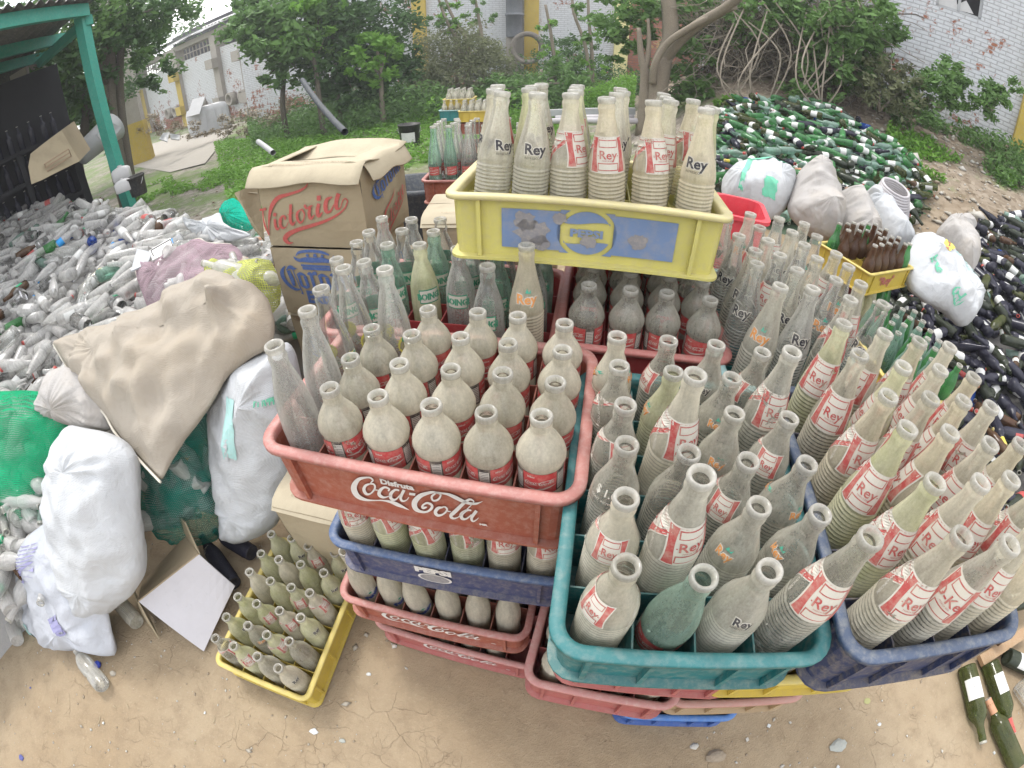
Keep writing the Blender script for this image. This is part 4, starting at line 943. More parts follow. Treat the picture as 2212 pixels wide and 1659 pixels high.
sack('sack', [(487,820),(500,800),(530,775),(560,765),(590,755),(620,735),(636,760),(650,825),(660,900),(655,985),(640,1040),(618,1090),(600,1132),(570,1155),(537,1167),(520,1172),(500,1167),(487,1155),(477,1105),(467,1042),(457,985),(452,930),(450,890),(470,850)], [(520,1167,.06),(600,745,.72),(455,930,.46)], .11, 'poly_white', 'white woven sack with aqua stripe standing beside the blue crate', SG, spine=((560,850),(530,1080)), seed=5, lump=.026, extra=printW4)
sack('sack', [(150,917),(185,925),(225,932),(262,950),(292,985),(297,1055),(303,1110),(312,1180),(312,1244),(295,1269),(282,1290),(265,1302),(235,1327),(200,1338),(165,1332),(140,1289),(118,1250),(110,1205),(100,1130),(93,1080),(104,1040),(113,1005),(125,955)], [(200,930,.62),(230,1325,.14),(100,1100,.40)], .12, 'poly_white', 'bright white sack in front of the green net bag', SG, spine=((195,1010),(220,1260)), seed=6, lump=.028)
def printW2(o, on):
    for k in range(11): decal(o, on, [(70+k*1.0,1172+k*7),(108+k,1165+k*7),(108+k,1167+k*7),(70+k,1174+k*7)], 'print_violet', lift=.004, nu=5, nv=1)
    decal_text(o, on, 'MASECA', 158, 1335, 12, 1.05, 'print_violet', 'print', .9, .08) if False else decal_text(o, on, 'SELLO', 160, 1336, 13, .95, 'print_violet', 'print', .9, .08)
    decal(o, on, [(60,1325),(92,1335),(108,1362),(66,1358)], 'print_aqua', nv=3)
sack('sack', [(100,1125),(65,1155),(40,1200),(36,1244),(45,1282),(52,1320),(62,1364),(80,1380),(100,1392),(140,1404),(180,1402),(212,1412),(250,1418),(247,1394),(236,1340),(225,1290),(205,1230),(170,1170),(130,1135)], [(250,1418,.03),(45,1250,.12),(105,1130,.36)], .09, 'poly_print', 'printed white sack slumped on the dirt at far left', SG, spine=((95,1210),(165,1350)), seed=7, lump=.028, extra=printW2)
sack('sack', [(108,800),(95,840),(80,865),(90,887),(105,897),(125,905),(160,920),(200,932),(225,934),(245,925),(235,890),(215,850),(180,810),(140,790)], [(80,865,.60),(225,932,.52),(185,850,.64)], .075, 'poly_grey', 'small stained grey sack tucked under the beige sack', SG, seed=8, seam=[(80,868),(92,874),(106,862),(122,850),(145,842),(165,850)])
ND = {}
sack('net_bag', [(-60,850),(-20,846),(0,845),(60,843),(97,847),(125,880),(150,915),(135,945),(120,970),(112,1005),(100,1050),(92,1080),(97,1125),(65,1155),(45,1190),(15,1200),(0,1190),(-40,1170),(-70,1050)], [(0,845,.62),(97,847,.62),(30,1195,.14)], .12, 'net_green', 'bright green net bag of bottles at the left edge', SG, 'net bag', seed=9, lump=.022, spine=((20,900),(20,1120)), fold=.02)
sack('net_bag', [(250,940),(292,985),(297,1050),(300,1100),(318,1135),(345,1160),(380,1172),(430,1176),(470,1166),(488,1135),(480,1080),(468,1020),(460,950),(452,890),(400,900),(340,930)], [(420,1175,.05),(290,1000,.40),(455,900,.50)], .09, 'net_teal', 'dark teal net bag of bottles under the beige sack', SG, 'net bag', seed=10, lump=.02, spine=((370,980),(400,1120)))
sack('net_bag', [(295,570),(335,568),(375,550),(412,522),(432,515),(450,525),(475,530),(500,527),(517,538),(530,560),(540,600),(500,640),(440,670),(380,680),(322,672),(305,627),(294,595)], [(295,570,.62),(500,527,.66),(330,670,.50)], .09, 'net_pink', 'pinkish net bag of bottles behind the beige sack', SG, 'net bag', seed=11, lump=.02, spine=((360,610),(480,580)), seam=[(296,597),(298,570),(335,570),(376,552),(412,524),(432,517),(450,526),(500,529)])
sack('net_bag', [(440,595),(443,572),(458,556),(472,562),(482,582),(505,570),(530,562),(560,558),(585,562),(598,590),(606,625),(602,660),(585,680),(540,670),(490,640),(455,620)], [(440,580,.74),(590,570,.74),(600,660,.62)], .07, 'net_yellow', 'yellow-green net bag between the beige sack and the cartons', SG, 'net bag', seed=12, lump=.018, spine=((490,610),(570,610)))
sack('net_bag', [(480,455),(490,435),(505,427),(520,438),(545,465),(552,490),(535,500),(510,500),(490,492),(480,478)], [(480,460,.60),(545,470,.60),(510,498,.52)], .09, 'net_aqua', 'aqua green net bundle beside the open carton', SG, 'net bag', seed=13, lump=.02)
sack('plastic_bag', [(392,468),(410,475),(430,478),(450,470),(475,458),(482,480),(505,495),(530,500),(545,510),(500,522),(460,522),(430,512),(412,500),(398,485)], [(400,480,.60),(500,500,.60),(460,520,.55)], .04, 'poly_white', 'crumpled white plastic bag above the pinkish net bag', SG, 'bag', seed=14, lump=.02, fold=.03)
# sacks behind, on the right-hand bank
RG = 'white sacks lined up at the foot of the bank'
def printR1(o, on):
    decal(o, on, [(1610,368),(1705,380),(1706,389),(1612,378)], 'print_mint', nv=2); decal(o, on, [(1612,372),(1621,376),(1598,452),(1588,446)], 'print_mint', nu=2); decal(o, on, [(1646,428),(1672,432),(1668,458),(1640,452)], 'print_mint')
sack('sack', [(1560,385),(1575,368),(1600,356),(1640,356),(1670,362),(1705,373),(1720,388),(1722,405),(1712,425),(1700,445),(1688,460),(1665,470),(1640,467),(1610,457),(1580,450),(1562,432),(1558,405)], [(1570,400,0,2.75),(1715,400,0,2.85),(1640,465,0,2.6)], .16, 'poly_white', 'white sack with mint green print behind the aqua crate', RG, seed=21, spine=((1600,412),(1680,415)), extra=printR1)
sack('sack', [(1712,400),(1722,378),(1740,362),(1762,357),(1785,366),(1803,400),(1818,432),(1823,468),(1815,495),(1800,515),(1775,505),(1745,492),(1715,472),(1700,450)], [(1715,400,0,2.8),(1820,460,0,2.8),(1770,500,0,2.6)], .16, 'poly_grey', 'greyish white sack between the mint printed sack and the beer crate', RG, seed=22, spine=((1750,400),(1775,470)), lump=.03)
sack('sack', [(1806,422),(1822,414),(1840,414),(1862,428),(1882,458),(1898,488),(1902,520),(1880,530),(1850,528),(1825,515),(1812,480)], [(1810,430,0,3.0),(1895,490,0,3.0),(1850,525,0,2.8)], .14, 'poly_grey', 'dull white sack right behind the brown beer bottles', RG, seed=23, spine=((1840,440),(1865,500)), seam=[(1812,436),(1835,452),(1862,476),(1890,505)])
sack('sack', [(1862,440),(1878,432),(1868,418),(1880,408),(1896,414),(1894,430),(1925,442),(1945,465),(1962,490),(1972,512),(1973,535),(1950,545),(1920,535),(1900,505),(1880,470)], [(1865,440,0,3.3),(1965,495,0,3.3),(1930,540,0,3.1)], .13, 'poly_white', 'white sack tied at the neck next to the coil of hose', RG, seed=24, spine=((1895,450),(1940,510)))
def printR5(o, on):
    decal(o, on, [(2012,545),(2030,527),(2046,552),(2010,566)], 'print_sack_yellow'); decal_text(o, on, 'api-aba', 2028, 551, 9, -.95, 'paint_red', 'print', .8, .05)
    decal_text(o, on, 'Balance', 1990, 595, 10, 1.0, 'print_mint', 'print', .8, .02); decal_text(o, on, 'Candor', 2040, 660, 10, .8, 'print_mint', 'print', .8, .02)
    for k in range(9): decal(o, on, [(2045+k*3.5,560+k*8),(2062+k*3.5,556+k*8),(2062.5+k*3.5,558+k*8),(2045.5+k*3.5,562+k*8)], 'print_aqua', nu=4, nv=1)
sack('sack', [(1966,530),(1975,508),(1990,504),(2015,512),(2045,530),(2065,560),(2090,590),(2112,620),(2116,640),(2112,670),(2100,692),(2085,706),(2068,692),(2050,672),(2025,662),(2000,650),(1975,628),(1962,600),(1958,560)], [(1970,520,0,2.95),(2110,620,0,3.3),(2085,700,0,2.9)], .13, 'poly_white', 'white sack with yellow diamond print on the dark bottle heap', RG, seed=25, spine=((2000,560),(2070,650)), extra=printR5)
sack('sack', [(2022,500),(2040,488),(2060,476),(2080,468),(2105,468),(2112,482),(2104,495),(2118,520),(2120,545),(2112,570),(2100,588),(2080,570),(2062,548),(2038,528),(2024,515)], [(2025,510,0,3.7),(2115,520,0,3.8),(2100,585,0,3.5)], .14, 'poly_grey', 'off-white sack with frayed knotted mouth nearest the dark heap', RG, seed=26, spine=((2060,510),(2090,550)))

def litter():
    mb = MB(); r_ = random.Random(9)
    for k in range(150):
        az, rr = r_.uniform(-95, 100), .5+2.0*r_.random(); p = azr(az, rr, .003); a = r_.uniform(0, PI); l = r_.uniform(.006, .028)
        mb.tube([p, p+Vector((math.cos(a), math.sin(a), .1))*l*.5, p+Vector((math.cos(a+.3), math.sin(a+.3), .05))*l], .0007+.0006*r_.random(), 4, 0)
    for k in range(170):
        az, rr = r_.uniform(-95, 100), .5+2.4*r_.random(); p = azr(az, rr, .003); s = r_.uniform(.002, .008); n = r_.choice((3, 4, 5)); a0 = r_.uniform(0, 6)
        top = [p+Vector((s*math.cos(a0+2*PI*i/n)*r_.uniform(.6, 1.2), s*math.sin(a0+2*PI*i/n), r_.uniform(.0006, .003))) for i in range(n)]
        mb.loft([[q-Vector((0, 0, .003)) for q in top], top], r_.choice((1, 2, 3)), cap1=True)
    prop(mb.build('litter', ['twig_floor', 'shard_clear', 'stone2', 'leaf_dry']), 'straws, glass chips and scraps trodden into the dirt', 'litter', kind='stuff')
simple('twig_floor', (.40, .33, .22), .9, .1); litter()
# ---------------------------------------------------------------- cartons
def mat_card(name, c, d=.35):
    m, t = nodes(name); v = N(t, 'ShaderNodeTexCoord').outputs['Object']
    n1 = noise_(t, 5, 5, .6, vec=v); n2 = noise_(t, 60, 4, .7, vec=v)
    col = mixc(t, math_(t, 'MULTIPLY', ramp(t, n1, .5, .75), d), c, tuple(x*.55 for x in c)); col = mixc(t, math_(t, 'MULTIPLY', ramp(t, n2, .6, .75), .3), col, tuple(x*.7 for x in c))
    out(t, pbsdf(t, col, .85, bump(t, n1, .3, .02), .2))
mat_card('cardboard', (.325, .27, .18), .6); mat_card('cardboard_pale', (.42, .365, .265), .5); mat_card('cardboard_white', (.47, .455, .47), .2); mat_card('cardboard_inner', (.30, .24, .16), .3); simple('ink_red', (.42, .08, .07), .8, .2, 30); simple('ink_blue', (.05, .10, .27), .8, .2, 30); simple('ink_brown', (.22, .14, .08), .8, .3, 60)
def carton(P, yaw, w_, d_, z0, h, label, name='beer_carton', arts=(), mat='cardboard', bulge=.012, lid=None):
    """P is the front right corner; the box runs left and back"""
    mb = MB(); n = 8
    def side(p, q, outw):
        vs = []
        for j in range(n+1):
            for i in range(n+1):
                u, v = i/n, j/n; b = bulge*math.sin(PI*u)*math.sin(PI*v)
                b += .004*mnoise.noise(Vector((u*3+P.x*9, v*3, p[0]*7)))
                vs.append((p[0]+(q[0]-p[0])*u+outw[0]*b, p[1]+(q[1]-p[1])*u+outw[1]*b, h*v))
        mb.add(vs, [(j*(n+1)+i, j*(n+1)+i+1, (j+1)*(n+1)+i+1, (j+1)*(n+1)+i) for j in range(n) for i in range(n)], 0)
    side((-w_, 0), (0, 0), (0, -1)); side((0, 0), (0, d_), (1, 0)); side((0, d_), (-w_, d_), (0, 1)); side((-w_, d_), (-w_, 0), (-1, 0))
    mb.add([(-w_, 0, .001), (0, 0, .001), (0, d_, .001), (-w_, d_, .001)], [(3, 2, 1, 0)], 0)
    for f in arts: f(mb, w_, d_, h)
    o = mb.build(name, [mat, 'ink_red', 'ink_blue', 'ink_brown'], None, loc=(P.x, P.y, z0), rz=yaw); prop(o, label, 'carton', 'stacked beer cartons')
    if lid == 'closed':
        lb = MB()
        for y0_, y1_ in ((-.008, d_/2-.002), (d_/2+.002, d_+.008)):
            vs = []
            for j in range(7):
                for i in range(9):
                    u, v = i/8, j/6; y = y0_+(y1_-y0_)*v; edge = min(1, min(abs(y+.008), abs(d_+.008-y))/.05)
                    vs.append((-w_*1.012+w_*1.024*u, y, h+.002+.016*edge**.5+.003*mnoise.noise(Vector((u*4, v*3, h))) - (.012 if edge < .05 else 0)))
            lb.add(vs, [(j*9+i, j*9+i+1, (j+1)*9+i+1, (j+1)*9+i) for j in range(6) for i in range(8)])
        o2 = lb.build('lid_flap', ['cardboard_pale'], o, smooth=True)
        tb = MB()
        for s, yy, hh in (('CERVECERIA MODELO, S.A. DE C.V.', .065, .010), ('EL ABUSO EN EL CONSUMO DE ESTE PRODUCTO ES NOCIVO PARA LA SALUD', .035, .007)):
            vs, fs = text2d(s, 0); tb.add([(-w_*.55+x*hh*.72, yy+y*hh, h+.022) for x, y in vs], fs)
        tb.build('print', ['ink_brown'], o)
    return o
def wrap_b(x, z, w_, h, b=.012): return b*math.sin(PI*max(0, min(1, -x/w_)))*math.sin(PI*max(0, min(1, z/h)))
def a_front(strokes, cx_, cz, W, mi):
    def f(mb, w_, d_, h):
        for st in strokes:
            A_, B_ = ribbon(st, 4); n = len(A_)
            pts = [(-w_/2+cx_+x*W, cz+y*W) for x, y in A_+B_]
            mb.add([(x, -wrap_b(x, z, w_, h)-.0045, z) for x, z in pts], [(i, n+i, n+i+1, i+1) for i in range(n-1)], mi)
    return f
def a_front_text(s, cx_, cz, hh, mi, bold=.03, sx=1):
    def f(mb, w_, d_, h):
        vs, fs = text2d(s, bold); mb.add([(-w_/2+cx_+x*hh*sx, -wrap_b(-w_/2+cx_+x*hh*sx, cz, w_, h)-.0045, cz+y*hh) for x, y in vs], fs, mi)
    return f
def a_side(strokes, cy_, cz, W, mi, shear=0.0):
    def f(mb, w_, d_, h):
        for st in strokes:
            A_, B_ = ribbon(st, 4); n = len(A_); pts = [(d_/2+cy_+x*W, cz+y*W+shear*x*W) for x, y in A_+B_]
            mb.add([(wrap_b(-y/d_*w_, z, w_, h)+.0045, y, z) for y, z in pts], [(i, n+i, n+i+1, i+1) for i in range(n-1)], mi)
    return f
VY = -.25; VP = Vector((-.44, 1.33, 0)); VW, VD = .41, .29
def art_vict(mb, w_, d_, h):
    n_ = Vector((-math.sin(VY), math.cos(VY), 0)); e_ = Vector((math.cos(VY), math.sin(VY), 0)); O = Vector((VP.x, VP.y, .868))
    for st in VICT:
        A_, B_ = ribbon(st, 4); n = len(A_); pts = []
        for x, y in A_+B_:
            q = ppl((950+x/3.2564)/1.73598, (650+y/3.2564)/1.73598, O-n_*.012, n_)-O; pts.append((q.dot(e_), q.z))
        mb.add([(x, -wrap_b(x, z, w_, h)-.0045, z) for x, z in pts], [(i, i+1, n+i+1, n+i) for i in range(n-1)], 1)
def card_v():
    o = carton(VP, VY, VW, VD, .868, .255, 'open carton with red cursive lettering, top of the left carton stack', arts=(art_vict, a_side(CORO_N, .0, .185, .20, 2, .25), a_side(VICT_N, .02, .075, .20, 1, .25), a_front_text('4,0 Alc. Vol.', .15, .222, .010, 1)))
    # four slack flaps round an open middle
    def flap(fn, nm='lid_flap', mat='cardboard_pale', nu=14, nv=10):
        lb = MB(); vs = []
        for sgn in (0, 1):
            for j in range(nv+1):
                for i in range(nu+1): p = fn(i/nu, j/nv); vs.append((p[0], p[1], p[2]-.0035*sgn))
        k = (nu+1)*(nv+1); q = [(j*(nu+1)+i, j*(nu+1)+i+1, (j+1)*(nu+1)+i+1, (j+1)*(nu+1)+i) for j in range(nv) for i in range(nu)]
        fs = q + [tuple(k+a for a in reversed(f)) for f in q]
        for i in range(nu): fs += [(i+1, i, k+i, k+i+1), (nv*(nu+1)+i, nv*(nu+1)+i+1, k+nv*(nu+1)+i+1, k+nv*(nu+1)+i)]
        for j in range(nv): a = j*(nu+1); b = a+nu+1; fs += [(a, b, k+b, k+a), (b+nu, a+nu, k+a+nu, k+b+nu)]
        lb.add(vs, fs); return lb.build(nm, [mat], o, smooth=True)
    H = .255
    def roll(v, L_, drop): # rises from an overhanging lip and dips to the middle
        y = -.030+L_*v; z = H-.030+.052*math.sin(min(1, v/.35)*PI/2) - drop*max(0, v-.35); return y, z
    def front(u, v):
        y, z = roll(v, .185+.02*math.sin(PI*u), .035); x = -VW*1.07+VW*1.10*u; y += .01*mnoise.noise(Vector((u*3, v*2, 1))); return (x, y, z+.012*mnoise.noise(Vector((u*2.5, v*2, 4)))-.012*(1-abs(2*u-1))*0)
    def back(u, v): return (-VW*1.02+VW*1.05*u, VD+.012-.12*v, H+.022+.018*math.sin(PI*u)*(1-v)-.012*v+.008*mnoise.noise(Vector((u*3, v*2, 7)))-.01*v)
    def right(u, v): x = .034-.10*v; return (x, .02+(VD-.02)*u, H-.035+.055*math.sin(min(1, v/.4)*PI/2)+.01*mnoise.noise(Vector((u*3, v*2, 9))))
    def left(u, v): x = -VW-.02+.085*v; return (x, .02+(VD-.03)*u, H-.02+.045*math.sin(min(1, v/.5)*PI/2))
    flap(front); flap(back); flap(right); flap(left)
    tb = MB()
    for s, v_, hh in (('CERVECERIA MODELO, S.A. DE C.V.', .60, .0115), ('EL ABUSO EN EL CONSUMO DE ESTE PRODUCTO ES NOCIVO PARA LA SALUD', .34, .0085)):
        vs, fs = text2d(s, 0); P = []
        for x, y in vs:
            xx = -VW*.5+x*hh*.72; u = (xx+VW*1.07)/(VW*1.10); vv = v_+y*hh/.14; p = front(max(0, min(1, u)), vv*.8); P.append((xx, p[1], p[2]+.002))
        tb.add(P, fs)
    tb.build('print', ['ink_brown'], o)
    M_ = Matrix.Translation((VP.x, VP.y, .872)) @ Matrix.Rotation(VY, 4, 'Z')
    k = 0
    for x in (-.33, -.26, -.19, -.12, -.05):
        for y in (.10, .16, .22):
            P = M_ @ Vector((x+.01*random.random(), y, 0)); k += 1
            put_bottle('beer', 'wine_dark', None, P, 0, 'dark bottle inside the open carton with red cursive lettering', 'bottles inside the open carton', (random.gauss(0, .06), random.gauss(0, .06)))
card_v()
C2y = VY+.02
carton(Vector((VP.x-.012, VP.y-.004, 0)), C2y, .395, .28, .600, .266, 'carton with blue crown and blackletter lettering, second from top', arts=(a_front(CORO_N, -.01, .150, .335, 2), a_front(CROWN_N, -.01, .228, .17, 2), a_front_text('Extra', -.005, .062, .045, 2, .05), a_front_text('CONT. 24 BOTELLAS DE 355 ml', -.07, .018, .011, 3, 0, .8), a_side(CORO_N, 0, .15, .24, 2)))
carton(Vector((VP.x-.02, VP.y+.002, 0)), C2y-.02, .39, .28, .318, .278, 'third carton down, small CERVEZA print at its corner', arts=(a_front_text('CERVEZA', -.14, .245, .013, 3), a_front(CORO_N, 0, .13, .33, 2)), lid='closed')
carton(Vector((VP.x-.01, VP.y, 0)), VY, .39, .28, .02, .295, 'lowest carton of the left stack, mostly hidden by sacks', arts=(a_front_text('CERVEZA', -.12, .25, .013, 3),))
P_ = azr(-11.4, 1.34); carton(Vector((P_.x+.40, P_.y-.02, 0)), -.05, .40, .27, .70, .25, 'closed pale carton behind the green-label bottles', arts=(a_front_text('CERVEZA', -.155, .225, .011, 3), a_front(CORO_N, .03, .12, .28, 2)), lid='closed')
carton(Vector((P_.x+.41, P_.y-.01, 0)), -.07, .40, .27, .43, .268, 'carton directly under the closed pale carton, nearly hidden', lid=None)
P_ = pz(589, 1094, .415)+Vector((.394, -.068, 0)); carton(Vector((P_.x, P_.y, 0)), -.17, .40, .28, .17, .245, 'closed carton low down behind the blue crate stack', lid='closed')
carton(Vector((P_.x-.005, P_.y+.01, 0)), -.15, .39, .27, .003, .165, 'crushed carton under the low closed carton', bulge=.02)
# torn open carton left of the stack (its side wall leans out) and flattened white carton on the dirt
def sheet(mb, pts, th=.005, mi=0, n=6, sag=0.0):
    a, b, c, d = [Vector(p) for p in pts]; nn = (b-a).cross(d-a).normalized(); vs = []
    for s in (0, 1):
        for j in range(n+1):
            for i in range(n+1):
                u, v = i/n, j/n; p = (a*(1-u)+b*u)*(1-v)+(d*(1-u)+c*u)*v; vs.append(p+nn*(sag*math.sin(PI*u)*math.sin(PI*v)+th*s))
    k = (n+1)**2; q = [(j*(n+1)+i, j*(n+1)+i+1, (j+1)*(n+1)+i+1, (j+1)*(n+1)+i) for j in range(n) for i in range(n)]
    fs = [tuple(reversed(f)) for f in q]+[tuple(k+x for x in f) for f in q]
    for i in range(n): fs += [(i, i+1, k+i+1, k+i), (n*(n+1)+i+1, n*(n+1)+i, k+n*(n+1)+i, k+n*(n+1)+i+1)]
    for j in range(n): p = j*(n+1); q2 = p+n+1; fs += [(q2, p, k+p, k+q2), (p+n, q2+n, k+q2+n, k+p+n)]
    mb.add(vs, fs, mi)
t = empty('torn_carton', pr(545, 500, 2.0)); prop(t, 'torn side of an open carton leaning beside the cursive-lettered carton', 'carton')
def loc_sheet(nm, pts, mat, par, **kw):
    mb = MB(); sheet(mb, [Vector(p)-par.location for p in pts], **kw); return mb.build(nm, [mat], par)
loc_sheet('side_panel', [pr(508,416,1.95), pr(560,395,2.15), pr(572,520,2.0), pr(566,512,1.85)], 'cardboard', t, sag=.03); loc_sheet('flap', [pr(520,415,2.0), pr(556,392,2.2), pr(562,400,2.25), pr(556,418,2.1)], 'cardboard_pale', t)
t = empty('open_carton', pz(400, 1320, 0)); prop(t, 'overturned open carton with white outer panel, lying on the dirt', 'carton')
a_, b_, c_, d_ = pz(300,1300,.13), pz(430,1198,.22), pz(507,1266,.10), pz(440,1407,.012)
loc_sheet('panel', [a_, b_, c_, d_], 'cardboard_white', t, sag=.01)
loc_sheet('panel', [a_, b_, pz(402,1160,.16), pz(308,1262,.02)], 'cardboard_inner', t)
loc_sheet('flap', [pz(430,1198,.22), pz(402,1160,.17), pz(382,1113,.22), pz(398,1128,.26)], 'cardboard', t)
loc_sheet('flap', [pz(300,1300,.13), pz(287,1268,.06), pz(330,1345,.01), pz(345,1380,.01)], 'cardboard', t, sag=.01)
# brown carton on the heap by the shelter
t = empty('brown_carton', pr(110, 340, 5.6)); prop(t, 'big brown cardboard box tipped on the heap by the shelter', 'carton')
A1, A2, A3, A4 = pr(66,332,5.4), pr(133,281,5.7), pr(172,348,5.5), pr(92,388,5.2); dv_ = Vector((-.28, .45, .05))
loc_sheet('panel', [A1, A2, A3, A4], 'cardboard', t); loc_sheet('panel', [A2, A2+dv_, A3+dv_, A3], 'cardboard_inner', t); loc_sheet('panel', [A1, A1+dv_, A2+dv_, A2], 'cardboard', t)
loc_sheet('flap', [A1, A4, pr(68,398,5.1), pr(61,360,5.3)], 'cardboard', t)
mb = MB()
for (x0, y0), (x1, y1) in (((96,355),(148,322)),((98,362),(150,330)),((102,370),(154,337)),((96,355),(102,370)),((148,322),(154,337))): mb.bar(pr(x0,y0,5.28)-t.location, pr(x1,y1,5.42)-t.location, .012, .004, 0, (0,-1,0))
mb.build('print', ['ink_brown'], t)
# white foam sheets beside the pink net
t = MB(); sheet(t, [pr(283,585,2.75), pr(296,537,2.95), pr(330,545,2.9), pr(318,570,2.75)], .01); prop(t.build('foam_sheet', ['poly_white']), 'small white foam sheet left of the pinkish net bag', 'foam sheet')
t = MB(); sheet(t, [pr(322,541,2.8), pr(368,513,2.9), pr(378,538,2.75), pr(330,562,2.7)], .012); o = t.build('picture_panel', ['paper_white']); prop(o, 'white printed panel with dark frame above the pinkish net bag', 'panel')
t = MB(); 
for a, b in (((326,541),(368,517)), ((368,517),(375,536)), ((375,536),(334,558)), ((334,558),(326,541))): t.bar(pr(*a, 2.74), pr(*b, 2.74), .006, .004)
t.build('frame_line', ['foil_black'], o)

# ---------------------------------------------------------------- loose bottles
PROF['wine'] = [(0, .012), (.026, .006), (.035, 0), (.0375, .006), (.0375, .18), (.0365, .192), (.030, .206), (.0190, .222), (.0150, .236), (.0145, .26)] + neck(.300, .0143, .0158, .0150)
PROF['hock'] = [(0, .012), (.024, .006), (.034, 0), (.0365, .006), (.0365, .13), (.0330, .16), (.0250, .20), (.0180, .24), (.0150, .27)] + neck(.320, .0140, .0152, .0148)
PROF['jar'] = [(0, .004), (.030, .002), (.037, 0), (.040, .006), (.040, .095), (.037, .105)] + [(.033, .108), (.033, .111), (.034, .112), (.034, .120), (.033, .122), (.034, .124), (.034, .126), (.0335, .128), (.032, .129), (.030, .128), (.0298, .125), (.0298, .10)]
PROF['spirit'] = [(0, .008), (.028, .003), (.037, 0), (.039, .006), (.039, .15), (.036, .168), (.024, .186), (.0160, .198), (.0148, .22)] + neck(.262, .0145, .0158, .0152)
LABM = {}
def simple_label(kind, v0, v1, arc, mat, key, art=None):
    l = Lab(kind); l.rect(-arc, arc, v0, v1, 0, 1, 12, 3)
    if art: art(l)
    LABM[key] = l.mesh([mat, 'paint_black', 'coke_red', 'paint_white'])
def lines(v0, dv, n_): 
    def f(l):
        for k in range(n_): l.rect(-.016+.003*(k % 3), .016-.002*(k % 2), v0+dv*k, v0+dv*k+.0015, 1, 2, 4, 1)
    return f
simple_label('wine', .055, .135, .042, 'paper_white', 'wine_w', lines(.07, .009, 5)); simple_label('wine', .060, .125, .030, 'cardboard_pale', 'wine_t', lines(.07, .01, 4)); simple_label('wine', .06, .13, .038, 'coke_red', 'wine_r')
def foil(kind, mat, key, z0=.235):
    P = PROF[kind]; mb = MB(); top = P[-5][1]; prof = [(rad_at(P, z)+.0006, z) for z in np.linspace(z0, top-.006, 6)] + [(P[-5][0]+.001, top-.004), (P[-5][0]+.001, top), (0, top+.0008)]; mb.lathe(prof, 12); LABM[key] = mb.mesh('foil', [mat], True)
for k, m_ in (('foil_r', 'foil_red'), ('foil_t', 'foil_tan'), ('foil_k', 'foil_black'), ('foil_y', 'foil_yellow')): foil('wine', m_, k)
simple_label('spirit', .045, .125, .040, 'paper_white', 'sp_w', lines(.06, .012, 4)); simple_label('spirit', .05, .11, .04, 'print_sack_yellow', 'sp_y'); simple_label('spirit', .05, .12, .04, 'paper_blue', 'sp_b'); simple_label('jar', .02, .085, .06, 'paper_white', 'jar_w', lines(.03, .01, 4))
simple_label('hock', .045, .11, .04, 'paper_white', 'hk_w', lines(.055, .01, 4))
for k, m_ in (('cap_b', 'cap_blue'), ('cap_r', 'foil_red'), ('cap_w', 'paper_white'), ('cap_g', 'cap_green')): foil('spirit', m_, k, .232)
def lab_for(kind, pal):
    r_ = random.random()
    if kind == 'wine': return [x for x in (('wine_w' if r_ < .66 else 'wine_t' if r_ < .80 else 'wine_r' if r_ < .84 else None), random.choice(['foil_r', 'foil_t', 'foil_k', 'foil_y', None, None, None])) if x]
    if kind == 'spirit': return (['sp_w'] if r_ < .35 else ['sp_y'] if r_ < .42 else ['sp_b'] if r_ < .47 else [])+([random.choice(['cap_b', 'cap_r', 'cap_w', 'cap_w', 'cap_g'])] if random.random() < .35 else [])
    if kind == 'jar': return ['jar_w'] if r_ < .4 else []
    if kind == 'hock': return ['hk_w'] if r_ < .55 else []
    return []
LOWB = {}; LOWR = {}
def low_bottle(kind):
    if kind not in LOWB:
        P = PROF[kind]; H_ = P[-3][1]; k = len(P)-12; Q = [P[0], P[3], P[4], P[k//2], P[k-4], P[k-2], P[k-1], P[k+4], P[k+8], P[k+10]]; n = 9
        if kind in ('wine', 'spirit', 'hock'): Q = [P[0], P[3], P[4], P[5], P[6], P[7], P[8], P[k+4], P[k+8], P[k+10]]
        za, zb_ = H_*.20, H_*.45; Q = [q for q in Q if not (za-.01 < q[1] < zb_+.01)]; ii = sum(q[1] < za for q in Q); Q[ii:ii] = [(rad_at(P, za), za), (rad_at(P, zb_), zb_)]; LOWR[kind] = ii
        V = np.array([(r_*math.cos(2*PI*j/n), r_*math.sin(2*PI*j/n), z) for r_, z in Q for j in range(n)])
        F = np.array([(i*n+j, i*n+(j+1) % n, (i+1)*n+(j+1) % n, (i+1)*n+j) for i in range(len(Q)-1) for j in range(n)])
        LOWB[kind] = (V, F)
    return LOWB[kind]
def lying(P, az, tilt, roll, s=1.0, cz=0.0):
    """a bottle lying along azimuth az, its middle at P"""
    return Matrix.Translation(P) @ Matrix.Rotation(az, 4, 'Z') @ Matrix.Rotation(PI/2-tilt, 4, 'Y') @ Matrix.Rotation(roll, 4, 'Z') @ Matrix.Translation((0, 0, -.12*s))
